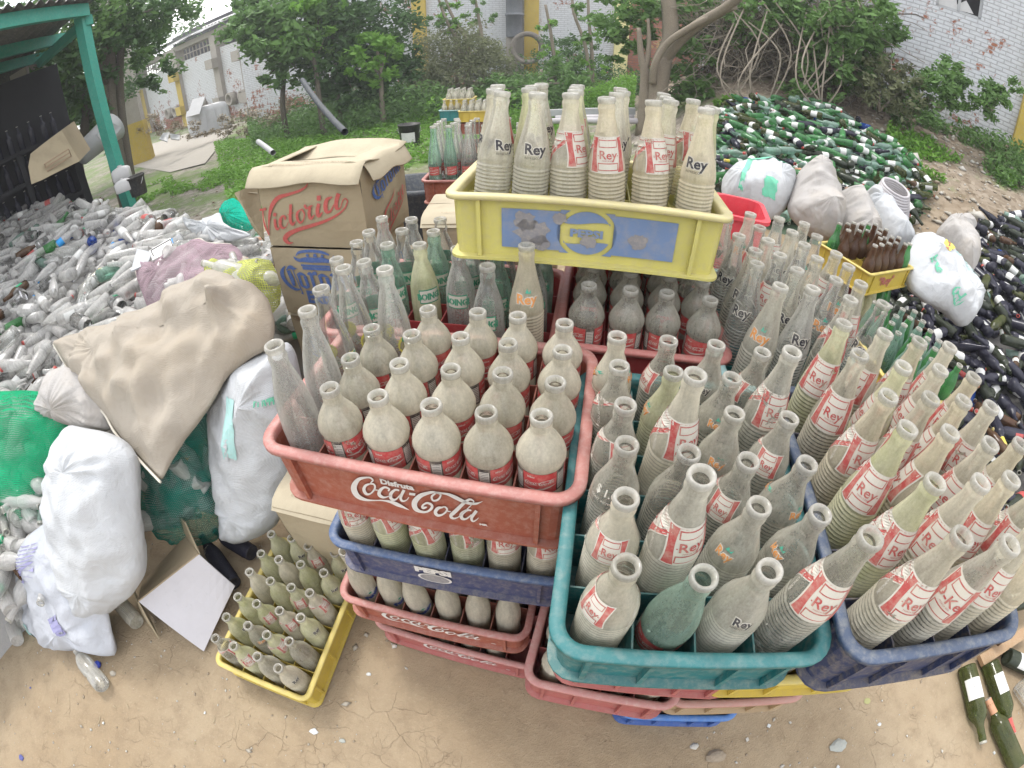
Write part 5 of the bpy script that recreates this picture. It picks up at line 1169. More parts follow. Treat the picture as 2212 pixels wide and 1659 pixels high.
def heap(pts_fn, n, n_ind, kinds, name, label, group, stuff_label, stufname, seedn, tilt_s=.35, cat='bottle', scl=1.0):
    """pts_fn() -> point on the heap surface; the ones that show largest become objects of their own"""
    rnd = random.Random(seedn); cand = []
    for _ in range(n):
        P, hz = pts_fn(rnd)
        if P is None: continue
        k, g = rnd.choices([a for a, b, c in kinds], [c for a, b, c in kinds])[0], None
        g = rnd.choices([b for a, b, c in kinds if a == k], [c for a, b, c in kinds if a == k])[0]
        Mx = lying(P, rnd.uniform(0, 2*PI), rnd.gauss(0, tilt_s*.6 if P.z > 0 else 0), rnd.uniform(0, 2*PI)) @ Matrix.Scale(scl, 4)
        cand.append(((Vector(P)-Vector((0, 0, CAMZ))).length + (hz or 0), k, g, Mx))
    cand.sort(key=lambda c: c[0])
    for dist_, k, g, Mx in cand[:n_ind]:
        key = (k, g, 'lo')
        if key not in BM: BM[key] = bottle_mesh(k, g, 12)
        o = link(name, BM[key]); o.matrix_world = Mx; prop(o, label, cat, group)
        for lk in lab_for(k, g): link('foil_cap' if lk[:4] in ('foil', 'cap_') else 'label', LABM[lk], o)
        if k == 'rey' and rnd.random() < .4: link('print', LABELS['rey', rnd.choice(['shield', 'black', 'orange'])], o)
        if k == 'coke' and rnd.random() < .6: link('print', LABELS['coke', 'coke'], o)
    rest = cand[n_ind:]; Vs, Fs, Mi, off = [], [], [], 0; mats = []
    for dist_, k, g, Mx in rest:
        V, F = low_bottle(k); A = np.array(Mx); W = V @ A[:3, :3].T + A[:3, 3]
        if g not in mats: mats.append(g)
        mi = np.full(len(F), mats.index(g)); r_ = rnd.random()
        if r_ < (.24 if 'clear' in stufname else .55) and k not in ('boing', 'coke', 'rey'):
            if 'paper_white' not in mats: mats.append('paper_white')
            j0 = LOWR[k]*9; a0 = rnd.randrange(0, 4); mi[j0+a0:j0+a0+6] = mats.index('paper_white')
        elif r_ < (.27 if 'clear' in stufname else .65):
            if 'foil_red' not in mats: mats.append('foil_red')
            mi[-18:] = mats.index('foil_red')
        elif r_ < .36 and 'clear' in stufname:
            cm = rnd.choice(('coke_red', 'coke_red', 'paper_blue', 'print_sack_yellow', 'cap_green', 'foil_tan'))
            if cm not in mats: mats.append(cm)
            j0 = LOWR[k]*9 if rnd.random() < .6 else len(mi)-18; mi[j0:j0+5] = mats.index(cm)
        Vs.append(W); Fs.append(F+off); Mi.append(mi); off += len(V)
    if Vs:
        o = link(stufname, npmesh(stufname, np.concatenate(Vs), np.concatenate(Fs), mats, np.concatenate(Mi), True)); prop(o, stuff_label, cat, kind='stuff')
simple('heap_core_grey', (.30, .30, .30), .8, .3, 30); simple('heap_core_dark', (.035, .035, .04), .7, .2, 30); simple('heap_core_green', (.03, .08, .04), .7, .2, 30)  # core tones carry the shade of the gaps between bottles
def bank(name, fn, azs, rs, mat, label):
    """ground-hugging core of a heap: closed by skirts"""
    mb = MB(); n = len(azs); vs = []
    for a in azs:
        for r_ in rs(a): p = azr(a, r_); vs.append((p.x, p.y, fn(a, r_)))
    m_ = len(rs(azs[0])); fs = [(i*m_+j, i*m_+j+1, (i+1)*m_+j+1, (i+1)*m_+j) for i in range(n-1) for j in range(m_-1)]
    mb.add(vs, fs); prop(mb.build(name, [mat], smooth=True), label, 'heap', kind='stuff')
# left heap of clear glass
RM = [(-100, 2.2), (-80, 4.6), (-66, 7.5), (-58, 8.6), (-52, 7.4), (-45, 5.7), (-38, 4.5), (-31, 3.7), (-26, 3.3), (-22, 2.6)]
def nearL(az): return float(np.interp(az, [-100, -84, -76, -66, -60, -50, -22], [2.2, 1.95, 1.75, 1.7, 1.9, 1.95, 2.0]))
def rmaxL(az): return float(np.interp(az, [a for a, b in RM], [b for a, b in RM]))
def hL(az, r_):
    rm = rmaxL(az); z = .06+.30*sstep(1.0, 2.2, r_)+.095*max(0, r_-2.0)
    z = min(z, 1.02); z *= 1-.75*sstep(rm-1.3, rm+.1, r_)
    if az < -66 and r_ < 2.2: z *= sstep(1.1, 2.2, r_)
    return z+.05*mnoise.noise(Vector((az*.12, r_*1.5, 0)))
bank('heap_core', lambda a, r_: hL(a, r_)-.05 if r_ > nearL(a)+.02 else -.02, list(np.linspace(-96, -22, 50)), lambda a: list(np.linspace(nearL(a), rmaxL(a), 30)), 'heap_core_grey', 'grey core inside the clear bottle heap, gap shade in its colour')
def layered(P, grid, rnd, md):
    """first the buried layer; a bottle lies on top only where there is room for it"""
    k = (int(P.x/md), int(P.y/md)); ok = True
    for i in (-1, 0, 1):
        for j in (-1, 0, 1):
            for q in grid.get((k[0]+i, k[1]+j), ()):
                if (q-P.xy).length < md: ok = False
    if ok: grid.setdefault(k, []).append(P.xy.copy()); P.z += rnd.uniform(.03, .065)
    else: P.z -= rnd.uniform(.01, .05)
    return P
gridL, gridG, gridD = {}, {}, {}
def ptL(rnd):
    az = rnd.uniform(-92, -23); rm = rmaxL(az); r_ = math.sqrt(rnd.uniform(1.55**2, rm**2))
    P = azr(az, r_)
    if r_ < nearL(az): return None, 0
    P.z = hL(az, r_)
    return layered(P, gridL, rnd, .118), 0
KL = [('coke', 'heap_glass', 3), ('rey', 'heap_glass', 4), ('reytall', 'heap_glass', 3), ('spirit', 'heap_glass', 3.5), ('jar', 'heap_glass', 2.2), ('boing', 'heap_glass', 2), ('mirinda', 'heap_glass', 2), ('wine', 'heap_glass', 1.4), ('spirit', 'clear_glass', 1.5), ('wine', 'heap_green', .28), ('beer', 'heap_brown', .25), ('spirit', 'heap_teal', .25), ('jar', 'heap_brown', .1), ('spirit', 'heap_blue', .06)]
heap(ptL, 3700, 300, KL, 'glass_bottle', 'loose bottle or jar in the huge heap of clear glass', 'loose bottles in the clear glass heap', 'thousands of clear bottles heaped by the green shelter post', 'clear_glass_heap', 11, scl=1.12)
# green heap on the bank
def hG(az, r_): p = azr(az, r_); return terrain(p.x, p.y)+.12*math.exp(-((az-33)/9)**2-((r_-5.7)/1.25)**2)+.06
GR = {18: (4.6, 5.6)}
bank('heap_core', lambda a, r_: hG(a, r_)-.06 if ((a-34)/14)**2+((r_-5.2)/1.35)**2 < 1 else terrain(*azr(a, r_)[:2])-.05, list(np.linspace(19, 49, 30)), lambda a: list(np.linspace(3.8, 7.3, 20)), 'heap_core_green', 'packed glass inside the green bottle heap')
def ptG(rnd):
    az = rnd.uniform(20, 49); r_ = rnd.uniform(4.0, 7.1)
    if ((az-34)/14)**2+((r_-5.2)/1.35)**2 > 1: return None, 0
    P = azr(az, r_); P.z = hG(az, r_); return layered(P, gridG, rnd, .12), 0
KG = [('wine', 'wine_olive', 2.0), ('wine', 'heap_green', 3.4), ('hock', 'heap_green', 1.8), ('spirit', 'heap_teal', 2.4), ('wine', 'wine_green', 2.2), ('hock', 'heap_teal', 1.2), ('wine', 'wine_dark', 1.0), ('spirit', 'heap_blue', .12), ('beer', 'heap_brown', .2)]
heap(ptG, 1500, 260, KG, 'green_bottle', 'loose bottle in the green glass heap on the bank', 'loose bottles in the green glass heap', 'many green bottles piled on the bank behind the sacks', 'green_glass_heap', 12)
# dark heap at the right
def hDk(az, r_): p = azr(az, r_); return terrain(p.x, p.y)+.10*sstep(2.0, 3.5, r_)*sstep(44, 52, az)
def inDk(az, r_):
    if r_ < 3.0: return az > 45+ (3.0-r_)*9 or (az > 44 and r_ > 2.3)
    return r_ < min(5.8, 4.1+(az-49)*.19) and az > 44+(r_-3)*3.6
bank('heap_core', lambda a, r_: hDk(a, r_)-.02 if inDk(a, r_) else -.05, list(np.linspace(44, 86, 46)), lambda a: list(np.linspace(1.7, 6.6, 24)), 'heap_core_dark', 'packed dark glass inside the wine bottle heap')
def ptD(rnd):
    az = rnd.uniform(44, 84); r_ = math.sqrt(rnd.uniform(1.75**2, 6.4**2))
    if not inDk(az, r_): return None, 0
    if az > 62 and r_ < 3.0 and rnd.random() < .75: return None, 0
    P = azr(az, r_); P.z = hDk(az, r_)+.02; return layered(P, gridD, rnd, .105), 0
KD = [('wine', 'wine_dark', 5), ('wine', 'wine_green', 4), ('hock', 'wine_dark', 1.2), ('wine', 'wine_olive', 1.0), ('spirit', 'wine_dark', 1), ('beer', 'beer_brown', 1.0), ('spirit', 'heap_teal', .2), ('spirit', 'heap_blue', .12)]
heap(ptD, 2600, 300, KD, 'wine_bottle', 'loose bottle in the dark wine bottle heap', 'loose bottles in the dark glass heap', 'many dark wine bottles heaped at the right', 'dark_glass_heap', 13)
# wine bottles lying apart on the dirt, bottom right
def lay(name, kind, g, a, b, z, labs, label, cat='bottle', roll=0.0, meshkey=None):
    P, Q = pz(*a, z), pz(*b, z); d = (Q-P).normalized()
    x = d.cross(Vector((0, 0, 1))).normalized(); y = d.cross(x)
    Mx = Matrix((x*math.cos(roll)+y*math.sin(roll), -x*math.sin(roll)+y*math.cos(roll), d)).transposed().to_4x4(); 
    if Mx.determinant() < 0: Mx = Matrix((y*math.cos(roll)+x*math.sin(roll), -y*math.sin(roll)+x*math.cos(roll), d)).transposed().to_4x4()
    Mx.translation = P; o = link(name, BM.setdefault((kind, g, 'hi'), bottle_mesh(kind, g, 24))); o.matrix_world = Mx; prop(o, label, cat)
    for lk in labs: link('foil_cap' if lk[:4] in ('foil', 'cap_') else 'label', LABM[lk] if lk in LABM else LABELS[kind, lk], o)
    return o
lay('wine_bottle', 'wine', 'wine_olive', (2088,1440), (2113,1548), .038, ['wine_w'], 'olive wine bottle lying nearest the navy crate, bare neck toward viewer', roll=.3)
lay('wine_bottle', 'wine', 'wine_olive', (2138,1432), (2186,1580), .040, ['wine_w', 'foil_r'], 'wine bottle with white label and red foil, second from the crate', roll=-.2)
lay('wine_bottle', 'wine', 'wine_olive', (2198,1655), (2128,1500), .040, ['wine_w', 'foil_t'], 'dusty wine bottle with tan foil pointing away, bottom right corner', roll=2.6)
lay('wine_bottle', 'wine', 'wine_green', (2175,1418), (2225,1442), .038, ['wine_w', 'foil_r'], 'wine bottle with red foil beside the piece of wood', roll=.2)
lay('glass_bottle', 'spirit', 'clear_glass', (2204,1478), (2240,1530), .038, [], 'clear bottle at the right edge beside the olive wine bottles')
simple('wood_old', (.30, .18, .09), .8, .35, 25, bmp=.5)
mb = MB(); mb.bar(pz(2118,1428,.03), pz(2215,1365,.05), .045, .02); prop(mb.build('wood_batten', ['wood_old']), 'short brown wooden batten under the edge of the navy crate', 'wood')
# plastic bottle and other strays at the left
PROF['pet'] = [(0, .006), (.020, .004), (.028, 0), (.032, .008), (.033, .02), (.033, .06), (.028, .075), (.033, .09), (.0335, .13), (.030, .15), (.022, .172), (.0130, .188)] + neck(.215, .0115, .013, .0125)
lay('plastic_bottle', 'pet', 'clear_glass', (222,1482), (168,1412), .034, [], 'clear plastic bottle lying on the dirt below the sacks')
mb = MB(); mb.lathe([(0, .001), (.013, .001), (.014, .003), (.014, .012), (.012, .014), (0, .014)], 14); prop(mb.build('blue_cap', ['cap_blue'], None, True, pz(213,1437,.004)), 'blue screw cap beside the clear plastic bottle', 'bottle cap')
lay('soda_bottle', 'reytall', 'wine_dark', (505,1262), (440,1165), .05, ['black'], 'dark soda bottle lying behind the open carton', roll=1.9)
lay('soda_bottle', 'rey', 'wine_dark', (545,1195), (470,1150), .05, [], 'dark soda bottle end poking out under the aqua-striped sack')
lay('soda_bottle', 'rey', 'hazy_glass', (296,1345), (248,1290), .04, ['black'], 'grey soda bottle lying between the bright white sack and open carton', roll=2)
for a, b, wd in (((38,1385),(8,1300),'outermost'),((50,1345),(20,1240),'middle'),((62,1350),(30,1270),'innermost')): lay('soda_bottle', 'reytall', 'heap_glass', a, b, .05, [], f'{wd} of three clear bottles lying left of the printed sack')
lay('soda_bottle', 'rey', 'dusty_glass', (541,590), (520,545), .62, ['shield'], 'dusty shield-label bottle standing out above the yellow-green net'); lay('soda_bottle', 'rey', 'dusty_glass', (560,598), (545,548), .62, ['black'], 'dusty bottle leaning on the carton above the yellow-green net')
def in_net(key, seedn, n, cx_, cy_, rx_, ry_, g, label, grp):
    P0, n_, e1, e2, O = SACKS[key]; rnd = random.Random(seedn)
    for k in range(n):
        a, rr = rnd.uniform(0, 2*PI), math.sqrt(rnd.random())
        P = ppl(cx_+rx_*rr*math.cos(a), cy_+ry_*rr*math.sin(a), P0, n_)+n_*rnd.uniform(-.02, .045)
        kd = rnd.choice(['rey', 'coke', 'spirit', 'rey']); key2 = (kd, g, 'lo')
        if key2 not in BM: BM[key2] = bottle_mesh(kd, g, 12)
        o = link('soda_bottle', BM[key2]); q = (e1*rnd.uniform(-1, 1)+e2*rnd.uniform(-1, 1)+n_*rnd.uniform(-.25, .25)).normalized()
        Mx = q.to_track_quat('Z', 'Y').to_matrix().to_4x4(); Mx.translation = P-q*.10; o.matrix_world = Mx; prop(o, label, 'bottle', grp)
        if kd == 'rey' and rnd.random() < .6: link('print', LABELS['rey', rnd.choice(['shield', 'orange', 'black'])], o)
in_net(('net_bag', 9), 1, 22, 20, 1000, 75, 130, 'heap_glass', 'bottle inside the bright green net bag', 'bottles in the bright green net')
in_net(('net_bag', 10), 2, 20, 385, 1050, 70, 85, 'heap_glass', 'bottle inside the dark teal net bag', 'bottles in the dark teal net')
in_net(('net_bag', 11), 3, 18, 410, 600, 95, 45, 'heap_glass', 'bottle inside the pinkish net bag', 'bottles in the pinkish net')
in_net(('net_bag', 12), 4, 9, 540, 610, 45, 30, 'heap_glass', 'bottle inside the yellow-green net bag', 'bottles in the yellow-green net')
# ---------------------------------------------------------------- background: walls
def brick_mat(name, white, worn, thr, yellow=False, scale=1.0):
    m, t = nodes(name); v = N(t, 'ShaderNodeTexCoord').outputs['Object']
    sx = N(t, 'ShaderNodeSeparateXYZ'); L(t, v, sx.inputs[0]); cb = N(t, 'ShaderNodeCombineXYZ'); L(t, sx.outputs[0], cb.inputs[0]); L(t, sx.outputs[2], cb.inputs[1])
    br = N(t, 'ShaderNodeTexBrick'); L(t, cb.outputs[0], br.inputs['Vector']); br.inputs['Scale'].default_value = 1.0
    br.inputs['Brick Width'].default_value = .26*scale; br.inputs['Row Height'].default_value = .082*scale; br.inputs['Mortar Size'].default_value = .011*scale; br.inputs['Mortar Smooth'].default_value = .3
    br.inputs['Color1'].default_value = c4((.25, .25, .25)); br.inputs['Color2'].default_value = c4((.75, .75, .75)); br.inputs['Mortar'].default_value = c4((0, 0, 0))
    n1 = noise_(t, 1.1, 6, .65, vec=v); n2 = noise_(t, 9, 5, .7, vec=v); n3 = noise_(t, .5, 4, .6, vec=v)
    paint = mixc(t, ramp(t, n2, .4, .7), white, tuple(x*.84 for x in white)); paint = mixc(t, math_(t, 'MULTIPLY', ramp(t, n3, .5, .7), .35), paint, (.50, .47, .42))
    bare = mixc(t, br.outputs['Color'], (.20, .075, .045), (.36, .16, .10))
    zf = ramp(t, math_(t, 'MULTIPLY', sx.outputs[2], .3), 0.0, .55)
    pf = math_(t, 'ADD', math_(t, 'MULTIPLY', n1, .65), math_(t, 'MULTIPLY', n2, .35)); pf = math_(t, 'ADD', pf, math_(t, 'MULTIPLY', math_(t, 'SUBTRACT', 1.0, zf), worn))
    bw = N(t, 'ShaderNodeRGBToBW'); L(t, br.outputs['Color'], bw.inputs[0]); pf = math_(t, 'ADD', pf, math_(t, 'MULTIPLY', bw.outputs[0], .06))
    c = mixc(t, ramp(t, pf, thr, thr+.025), paint, bare)
    c = mixc(t, math_(t, 'MULTIPLY', br.outputs['Fac'], .42), c, (.20, .19, .18))
    h = math_(t, 'SUBTRACT', math_(t, 'MULTIPLY', n2, .35), br.outputs['Fac'])
    out(t, pbsdf(t, c, .85, bump(t, h, .8, .015), .2))
brick_mat('brick_white', (.58, .595, .61), .10, .60, scale=.8); brick_mat('brick_white_far', (.62, .63, .64), .14, .60, scale=.85); brick_mat('brick_white_near', (.53, .545, .57), .05, .595, scale=.72)
brick_mat('brick_bare', (.45, .30, .10), .3, .45)
simple('conc', (.31, .285, .25), .9, .4, 6, bmp=.4); simple('ring_conc', (.17, .15, .13), .9, .4, 8, bmp=.4); simple('conc_shade', (.10, .095, .095), .9, .3, 6); simple('paint_column', (.44, .32, .05), .8, .45, 5, dcol=(.35, .31, .24)); simple('paint_column_pale', (.66, .60, .28), .8, .35, 5)
simple('metal_grey', (.34, .35, .36), .5, .35, 8); simple('duct_metal', (.13, .14, .155), .5, .2, 5); simple('metal_light', (.36, .37, .38), .45, .3, 8); simple('roof_sheet', (.16, .145, .14), .7, .4, 5); simple('green_steel', (.03, .27, .21), .45, .15, 10); simple('dark_void', (.018, .018, .02), .9, 0)  # dark_void: near-black colour in place of unlit depth
simple('plastic_black', (.02, .02, .022), .45, .15); simple('plastic_white', (.46, .46, .46), .5, .2); simple('plastic_red', (.60, .06, .08), .4, .1); simple('hose_grey', (.035, .045, .06), .8, .2); simple('pvc', (.45, .43, .45), .5, .3); simple('bark', (.19, .16, .12), .95, .6, 22, bmp=1.0, dcol=(.36, .31, .25)); simple('bark_dark', (.10, .085, .065), .9, .2, 14, bmp=.6); simple('twig', (.25, .215, .17), .9, .2, 20); simple('twig_dark', (.13, .11, .085), .9, .2, 20)
def wall(name, a, b, h, z0, th, mat, label, openings=(), cat='wall'):
    """brick wall from a to b (plan points) with rectangular openings (x0, x1, z0, z1)"""
    L_ = math.hypot(b[0]-a[0], b[1]-a[1]); yaw = math.atan2(b[1]-a[1], b[0]-a[0]); mb = MB()
    xs = sorted({0, L_} | {x for o_ in openings for x in o_[:2]}); zs = sorted({0, h} | {z for o_ in openings for z in o_[2:4]})
    for i in range(len(xs)-1):
        for j in range(len(zs)-1):
            xm, zm = (xs[i]+xs[i+1])/2, (zs[j]+zs[j+1])/2
            if any(o_[0] < xm < o_[1] and o_[2] < zm < o_[3] for o_ in openings): continue
            mb.box(xs[i], xs[i+1], 0, th, zs[j], zs[j+1])
    o = mb.build(name, [mat], None, loc=(a[0], a[1], z0), rz=yaw); prop(o, label, cat); return o
# centre wall
wc = wall('brick_wall', (-9.2, 16.2), (12.5, 15.8), 6.5, -.2, .3, 'brick_white', 'white painted brick wall across the back of the yard', cat='wall')
def part_box(par, nm, x0, x1, y0, y1, z0, z1, mat): m_ = MB(); m_.box(x0, x1, y0, y1, z0, z1); return m_.build(nm, [mat], par)
for az in (-10.0, 2.2, 12.0, 25): x = 16*math.tan(R(az))+9.2; part_box(wc, 'pilaster', x-.22, x+.22, -.12, 0, 0, 6.5, 'paint_column' if az < 10 else 'paint_column_pale')
x_ = 16*math.tan(R(14.4))+9.2; part_box(wc, 'brick_infill', x_-.75, x_+1.9, -.02, 0, .2, 4.4, 'brick_bare')
mb = MB(); cxp = 15.7*math.tan(R(.35))
for i in range(5): z0 = 1.85+i*.75; mb.lathe([(.25, z0), (.26, z0+.66), (.29, z0+.67), (.29, z0+.74), (.25, z0+.75)], 16, 0, Matrix.Translation((cxp, 15.6, 0)))
o = mb.build('downpipe', ['metal_grey'], None, True); o.data.materials[0] = MAT['duct_metal']; prop(o, 'fat grey ventilation duct running down the white wall', 'duct')
mb = MB(); mb.box(cxp-.26, cxp+.26, 15.5, 15.9, 0, 1.84); mb.build('duct_base', ['conc'], o)
mb = MB(); M_ = Matrix.Translation((15.0*math.tan(R(1.75)), 15.0, 1.50)) @ Matrix.Rotation(PI/2, 4, 'X') @ Matrix.Rotation(R(0), 4, 'Y') 
mb.lathe([(.36, -.25), (.50, -.25), (.50, .25), (.47, .27), (.36, .27), (.36, -.25)], 32, 0, M_); prop(mb.build('concrete_ring', ['ring_conc'], None, True), 'round concrete ring opening mounted below the grey duct', 'ring')
# left workshop building
La, Lb = (-26.5, 26.8), (-8.0, 16.7); Ll = math.hypot(Lb[0]-La[0], Lb[1]-La[1])
bl = empty('workshop_building', (La[0], La[1], -.1), math.atan2(Lb[1]-La[1], Lb[0]-La[0])); prop(bl, 'long white brick workshop with broken roof, yellow pilasters and round vents', 'building')
mb = MB(); ops = [(Ll-16.3, Ll-15.2, 0, 1.7)]
def Lx(az):      # distance along the facade seen at this azimuth
    ux, uy = (Lb[0]-La[0])/Ll, (Lb[1]-La[1])/Ll; s, c_ = math.sin(R(az)), math.cos(R(az)); return (La[1]*s-La[0]*c_)/(ux*c_-uy*s)
mb.box(0, Ll, 0, .3, 0, 3.15); mb.build('wall', ['brick_white_far'], bl)
mb = MB(); mb.box(0, Ll, -.05, .35, 3.72, 3.95)
for az in (-44, -40.2, -36.2, -31.9, -28.9, -25.8): x = Lx(az); mb.box(x-.24, x+.24, -.18, .3, 0, 3.72); 
mb.build('frame', ['conc'], bl)
for az in (-44, -40.2, -36.2): x = Lx(az); part_box(bl, 'pilaster_paint', x-.25, x+.25, -.20, -.18, 0, 2.6, 'paint_column')
for az in (-36.2, -31.9, -28.9): 
    x = Lx(az); mb = MB(); mb.box(x-.3, x+.3, -.5, -.2, 2.35, 2.75) ; mb.box(x-.28, x+.28, -.45, -.2, .7, 1.1); mb.build('bracket', ['paint_column' if az == -36.2 else 'conc'], bl)
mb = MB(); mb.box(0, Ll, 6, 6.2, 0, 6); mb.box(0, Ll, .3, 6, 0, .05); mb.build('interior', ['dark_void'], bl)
for a0, a1 in ((-43.6, -40.8), (-39.8, -36.8), (-35.7, -32.6)):
    mb = MB(); x0, x1 = Lx(a0), Lx(a1); k = 0; x = x0
    while x < x1: mb.box(x-.02, x+.02, .1, .14, 3.15, 3.72); x += .34
    mb.box(x0, x1, .09, .15, 3.42, 3.46); mb.build('window', ['conc'], bl)
rnd = random.Random(4); mb = MB(); x = 0.0
while x < Ll:
    w_ = rnd.uniform(1.2, 2.2); dz = rnd.uniform(-.08, .25)*(1 if rnd.random() < .5 else .2); tl = rnd.uniform(-.08, .08)
    vs = []; n_ = 28
    for j in range(2):
        for i in range(n_+1): u = i/n_; vs.append((x+w_*u, -.5+3.4*j, 4.0+dz+tl*u+.03*math.sin(u*n_*1.6)+(.85 if j else 0)+rnd.uniform(0, .02)))
    if rnd.random() > .14: mb.add(vs, [(i, i+1, n_+2+i, n_+1+i) for i in range(n_)])
    x += w_*.93
mb.build('roof', ['metal_light'], bl)
for sx_, sy_ in ((372, 243), (388, 239), (443, 225), (508, 211), (535, 205)):
    d = pray(sx_, sy_); az = math.degrees(math.atan2(d.x, d.y)); x = Lx(az); ux, uy = (Lb[0]-La[0])/Ll, (Lb[1]-La[1])/Ll; wx, wy = La[0]+ux*x, La[1]+uy*x; rr = math.hypot(wx, wy)
    z = CAMZ+rr*d.z/math.hypot(d.x, d.y)+.1; mb = MB(); mb.lathe([(.19, -.3), (.27, -.3), (.27, 0), (.19, 0), (.19, -.3)], 18, 0, Matrix.Translation((x, -.02, z)) @ Matrix.Rotation(PI/2, 4, 'X') @ Matrix.Translation((0, 0, .3)))
    mb.build('round_vent', ['conc'], bl, True)
x = Lx(-41.0); part_box(bl, 'door_frame', x-.6, x+.6, -.08, 0, 0, 2.1, 'paint_column'); part_box(bl, 'door', x-.42, x+.42, -.10, -.08, 0, 1.9, 'dark_void')
# near wall at the right
th0 = R(43); nW = Vector((math.sin(th0), math.cos(th0))); tW = Vector((math.cos(th0), -math.sin(th0))); C_ = nW*8.0
a_ = C_-tW*3.2; b_ = C_+tW*9
def Wx(x, y, z=None):
    d = pray(x, y); s = 8.0/(d.x*nW.x+d.y*nW.y); P = Vector((d.x*s, d.y*s)); return (P-a_).dot(tW), CAMZ+d.z*s
x0, z0 = Wx(2022, 8); x1, z1 = Wx(2119, 45)
wr = wall('brick_wall', tuple(a_), tuple(b_), 7, 0.5, .3, 'brick_white_near', 'white brick wall with peeling paint and a broken window, on the right', openings=((x0, x1, (z0+z1)/2-.5, (z0+z1)/2+1.0-.5),))
zb = (z0+z1)/2-.5; mb = MB(); fw_ = .04
for X0, X1, Z0, Z1 in ((x0, x0+fw_, zb, zb+1), (x1-fw_, x1, zb, zb+1), (x0, x1, zb, zb+fw_), ((x0+x1)/2-.02, (x0+x1)/2+.02, zb, zb+1), (x0, x1, zb+.45, zb+.49)): mb.box(X0, X1, .06, .10, Z0, Z1)
wn_ = mb.build('window', ['metal_grey'], wr)
mb = MB(); mb.add([(x0+fw_, .08, zb+.02), (x0+.55, .08, zb+.06), (x0+.42, .08, zb+.22), (x0+.30, .08, zb+.12), (x0+.2, .08, zb+.5), (x0+fw_, .08, zb+.45)], [tuple(range(6))]); mb.build('pane', ['plastic_white'], wn_)
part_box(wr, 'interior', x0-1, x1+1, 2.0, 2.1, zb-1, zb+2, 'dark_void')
xy, zz = Wx(2205, 240); part_box(wr, 'pilaster', xy-.02, xy+.5, -.12, 0, 0, 3, 'paint_column')

# concrete apron, pillar, shelter
def rpt(az, r_, z=.012): p = azr(az, r_); return (p.x, p.y, z)
mb = MB(); mb.add([rpt(-44, 16), rpt(-39.5, 10.8), rpt(-35.5, 10.4), rpt(-32.5, 14.5), rpt(-31, 18), rpt(-36, 20), rpt(-41, 21)], [tuple(range(7))][:1]); o = mb.build('path', ['conc']); prop(o, kind='structure'); o.data.flip_normals() if o.data.polygons[0].normal.z < 0 else None
pp = azr(-42.0, 15.2); pl = empty('concrete_pillar', (pp.x, pp.y, 0), R(30)); prop(pl, 'tall square concrete pillar with faded yellow base behind the green post', 'pillar')
part_box(pl, 'shaft', -.29, .29, -.29, .29, 1.15, 6, 'conc'); part_box(pl, 'painted_base', -.31, .31, -.31, .31, 0, 1.15, 'paint_column')
sh = empty('shelter', (-4.0, 4.1, 0)); prop(sh, 'open shelter with green steel frame and corrugated roof at the left', 'shelter')
def lp(v): return Vector(v)-sh.location
pb, pt_ = pr(273, 418, 5.75), pr(177, 46, 5.75); pb.z = .2
mb = MB(); mb.bar(lp(pb), lp(pt_+Vector((0, 0, .1))), .115, .115, 0, (0, 1, 0)); mb.build('post', ['green_steel'], sh)
ZR = 2.54; pt_.z = 2.50
mb = MB(); mb.bar(lp((-3.99, 4.06, ZR+.09)), lp((-3.99, -1.5, ZR+.09)), .07, .13); mb.build('beam', ['green_steel'], sh)
for k, (x, y) in enumerate(((-5.10, 4.55), (-5.95, 4.85), (-6.9, 5.2), (-7.9, 5.5))): mb = MB(); mb.bar(lp((x, y+.25, ZR+.09)), lp((x-.05, -1.5, ZR+.09)), .07, .13); mb.build('purlin', ['green_steel'], sh)
mb = MB(); mb.bar(lp((-4.0, 4.08, ZR-.01)), lp((-7.6, 5.62, ZR-.02)), .08, .10); mb.build('rafter', ['green_steel'], sh)
mb = MB(); n_ = 420; vs = []
for xx in (0, 1):
    for i in range(n_+1):
        y = 4.12+ .40*(xx*4.2)-i*(5.7+xx*1.7)/n_; x = -3.86-4.2*xx; vs.append(lp((x, y, ZR+.18+.022*math.sin(i*PI/4.5)+.05*xx)))
mb.add(vs, [(i, i+1, n_+2+i, n_+1+i) for i in range(n_)]); mb.build('roof', ['roof_sheet'], sh)
q = azr(-51.6, 7.7); part_box(sh, 'column', q.x+4.0-.19, q.x+4.0+.19, q.y-4.1-.15, q.y-4.1+.2, .0, ZR, 'conc')
mb = MB(); mb.bar(lp((q.x-.1, q.y+.1, 1.4)), lp((-11, 2.5, 1.4)), .15, 2.9); mb.build('back_wall', ['conc_shade'], sh)  # concrete darkened to carry the shade under the roof
sf = empty('bottle_shelf', azr(-57.5, 6.9, .35), R(60)); prop(sf, 'dark shelf rack of bottles in the shade of the shelter', 'shelf')
for z in (.35, .75, 1.12): part_box(sf, 'shelf_board', -1.0, 1.0, -.2, .2, z, z+.05, 'dark_void')  # near-black boards and uprights: shelter shade put into their colour
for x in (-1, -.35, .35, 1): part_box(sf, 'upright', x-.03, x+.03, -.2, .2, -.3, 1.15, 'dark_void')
part_box(sf, 'shade_panel', -2.2, 1.15, .20, .23, -.3, 2.05, 'dark_void')  # added dark panel, hides the lit back wall as shaded depth
k = 0
for z in (.40, .80, 1.17):
    for i in range(13):
        W = Matrix.Translation(sf.location) @ Matrix.Rotation(R(60), 4, 'Z') @ Vector((-.9+i*.15, rnd.uniform(-.1, .1), z)); put_bottle('wine' if 'wine' in PROF else 'beer', 'wine_dark', None, W, 0, 'dark bottle standing on the shaded shelf rack', 'bottles on the shaded shelf')
